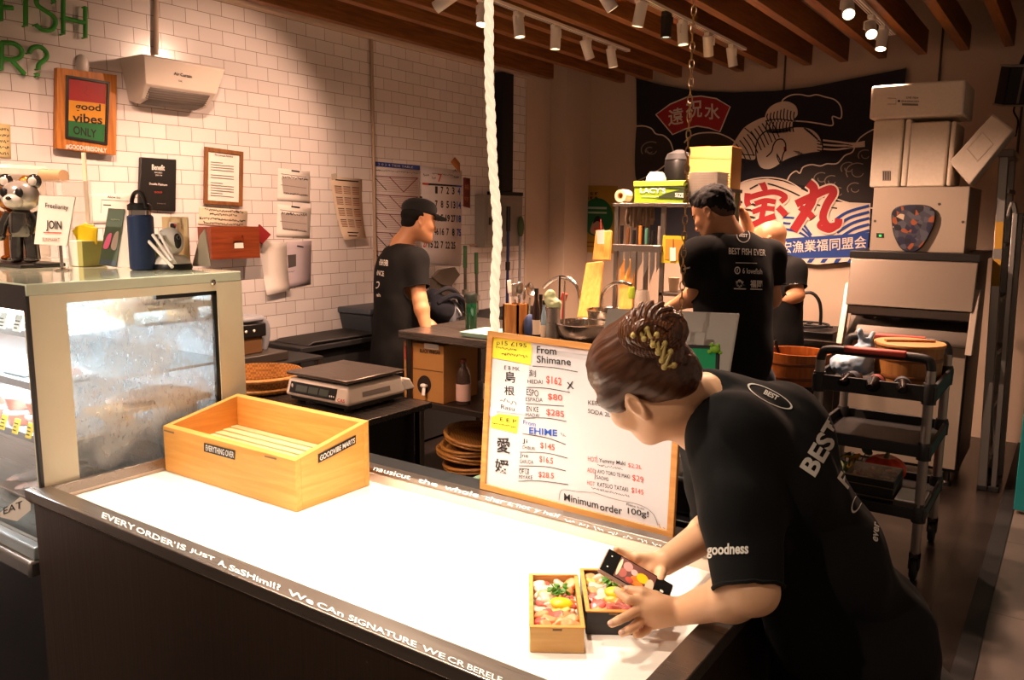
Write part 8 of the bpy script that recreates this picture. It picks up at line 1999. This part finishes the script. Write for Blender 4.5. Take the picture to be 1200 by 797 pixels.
organic('hair', [e_((-.03, 0, .03), (.085, .082, .06)), e_((-.055, 0, -.02), (.05, .066, .04)), E_(HP(.1, 0, -.02), (.1, .12, .075), R, .01, True), E_(HP(0, .09, -.02), (.03, .03, .04), R, .008, True), E_(HP(0, -.09, -.02), (.03, .03, .04), R, .008, True)], HAIRB, t, .006)
cap = organic('cap', [e_((-.014, 0, .07), (.104, .083, .068)), e_((.03, 0, .085), (.06, .07, .045), .03), E_(HP(-.01, 0, -.035), (.2, .2, .078), R @ rotm((0, 5, 0)), .003, True)], M('cap_cloth', '#0d0c0c', .9, kind='cloth', bump=.2), t, .005)
vis = []; 
for j in range(9):
    a_ = -1.15+2.3*j/8; vis.append((HP(.028+.06*cos(a_), .076*sin(a_), .055), HP(.06+.105*cos(a_)**.8, .078*sin(a_), .048-.004*cos(a_))))
m = MB(); n_ = len(vis); vs = [q for p in vis for q in p]
m.add(vs, [(2*i, 2*i+1, 2*i+3, 2*i+2) for i in range(n_-1)]); obj('visor', m, MATS['cap_cloth'], cap, solid=.005)
obj('cap_button', MB().ell(HP(-.012, 0, .147), (.01, .01, .005), R), MATS['cap_cloth'], cap)
pr = [ring3(PX(449, 290, D=4), PX(453, 283, D=4)-PX(449, 290, D=4), PX(452, 292, D=4)-PX(449, 290, D=4), 24, .22), ptext('BEST FISH EVER', (439, 310), (455, 312), (0, -7), 4, .02), ptext('SINCE', (440, 322), (450, 324), (0, -6), 4, .02), ring3(PX(442, 334, D=4), PX(445, 333, D=4)-PX(442, 334, D=4), PX(442.3, 330, D=4)-PX(442, 334, D=4), 20, .3), ptext('fish', (439, 347), (446, 348), (0, -4), 4)]
print_on(so, pr, PRINT, so)

# ---- the cook with his back to the viewer
D = 3.72; f = camv(-.42, 0, .90); f.z = 0; side = V((-f.y, f.x, 0)).normalized(); R = axes(camv(-.66, -.42, .62), UV+camv(-.35, 0, .25))
hc = PX(836, 250, D=D-.0); neck = PX(857, 281, D=D); sp = [PX(858, 312, D=D), PX(859, 350, D=D), PX(860, 392, D=D), PX(860, 430, D=D)]
sA = PX(818, 300, D=D-.06); sB = PX(900, 300, D=D+.1)
t, so, HP = man('cook in a black t-shirt with white back print, working with his back turned', D, hc, R, 1.0, neck, sp, (sA, sB), [(sA, PX(818, 345, D=D+.02), PX(790, 358, D=D+.18), PX(773, 364, D=D+.26)), (sB, PX(904, 350, D=D+.12), PX(880, 365, D=D+.33), PX(866, 370, D=D+.42))], PX(862, 447, D=D), SKIN2, [], rw=.185, rt=.13, facing=(f, side), jeans=JEAN, wr=(.007, (6, 6, 5)))
eyes(t, HP, 1, R)
organic('hair', [E_(HP(-.016, 0, .044), (.1, .079, .086), R, .02), E_(HP(-.055, 0, -.01), (.05, .062, .05), R, .02), E_(HP(.03, 0, .105), (.05, .05, .025), R, .02), E_(HP(.118, 0, .0), (.075, .12, .068), R, .008, True), E_(HP(0, .088, -.012), (.022, .03, .036), R, .006, True), E_(HP(0, -.088, -.012), (.022, .03, .036), R, .006, True)], HAIRB, t, .005, wrinkle=(.005, (55, 55, 30)))
organic('hair_fade', [E_(HP(-.0135, 0, .036), (.0985, .0772, .084), R, .02), E_(HP(-.05, 0, -.02), (.047, .062, .045), R, .02), E_(HP(.122, 0, -.01), (.075, .12, .075), R, .008, True), E_(HP(0, .088, -.012), (.02, .03, .036), R, .006, True), E_(HP(0, -.088, -.012), (.02, .03, .036), R, .006, True)], M('hair_fade', '#4a3022', .7, var=.3, scale=260), t, .005)
pr = [ring3(PX(871, 276, D=3.3), PX(879, 277, D=3.3)-PX(871, 276, D=3.3), PX(871.5, 267.5, D=3.3)-PX(871, 276, D=3.3), 32, .12), ptext('BEST', (866, 277.5), (876, 278.5), (0, -4), 3.3, .03), ptext('BEST FISH EVER', (854, 298), (897, 300), (0, -7.5), 3.3, .015), bar3((862, 308), (887, 308.6), .8, 3.3),
      ring3(PX(864, 317, D=3.3), PX(867.5, 317, D=3.3)-PX(864, 317, D=3.3), PX(864, 312.5, D=3.3)-PX(864, 317, D=3.3), 20, .3), ptext('f', (863, 319), (865, 319), (0, -4), 3.3), ptext('6 lovefish', (870, 320.5), (893, 321.5), (0, -6.5), 3.3, .01),
      ptext('❀', (861, 336.5), (873, 337), (0, -9), 3.3, .02), ptext('福岡', (879, 337), (893, 337.5), (0, -9), 3.3, .02), bar3((860, 338.3), (874, 338.8), 1.2, 3.3), bar3((879, 338.8), (893, 339.3), 1.2, 3.3), ptext('goodness', (801, 317), (809, 315), (0, -3.5), 3.3, .03)]
print_on(so, pr, PRINT, so)

# ---- the bald man behind
D = 5.15; f = camv(-.93, 0, .25); f.z = 0; side = V((-f.y, f.x, 0)).normalized(); R = axes(camv(-.86, -.18, .40), UV)
hc = PX(902, 283, D=D); neck = PX(911, 305, D=D); sp = [PX(915, 330, D=D), PX(915, 360, D=D), PX(914, 390, D=D), PX(914, 410, D=D)]
sA = PX(930, 318, D=D-.10); sB = PX(905, 314, D=D+.14)
t, so, HP = man('bald man in a black t-shirt behind the cook, reaching to the left', D, hc, R, 1.03, neck, sp, (sA, sB), [(sA, PX(934, 346, D=D-.14), PX(908, 354, D=D-.12), PX(894, 358, D=D-.08)), (sB, PX(888, 300, D=D+.12), PX(872, 252, D=D+.02), PX(863, 238, D=D+.0))], PX(914, 425, D=D), SKIN2, [], rw=.16, rt=.115, facing=(f, side), wr=(.006, (7, 7, 6)))
eyes(t, HP, 1.03, R)
m = MB()
for s_ in (1, -1): m.tube([HP(.09+.0*q, .034*s_+.024*cos(q), .003+.018*sin(q)) for q in np.linspace(0, 2*pi, 15)[:-1]], .002, 6, closed=True); m.tube([HP(.088, .058*s_, .006), HP(-.01, .08*s_, .008)], .002, 6)
obj('glasses', m, BLACK, t)
print_on(so, [ptext('goodness', (925, 336), (938, 335), (0, -4), 4.6, .03)], PRINT, so)
c = PX(858, 236, D=5.14); o = obj('hand_fan', MB().slab([PX(x, y, D=5.14) for x, y in ((854, 224), (858, 220), (864, 223), (867, 232), (867, 248), (861, 250), (857, 240))], FW*.008), M('fan_brown', '#6b4a35', .6), at=c); tag(o, 'small brown paddle fan with a red rim held behind the cook', 'fan')
P = [PX(x, y, D=5.13) for x, y in ((854, 224), (858, 220), (864, 223), (867, 232), (867, 248), (861, 250), (857, 240))]; obj('red_rim', MB().tube(smooth_pts(P, True, 3), .004, 6, closed=True), M('rim_redp', '#8f2420', .5), o)
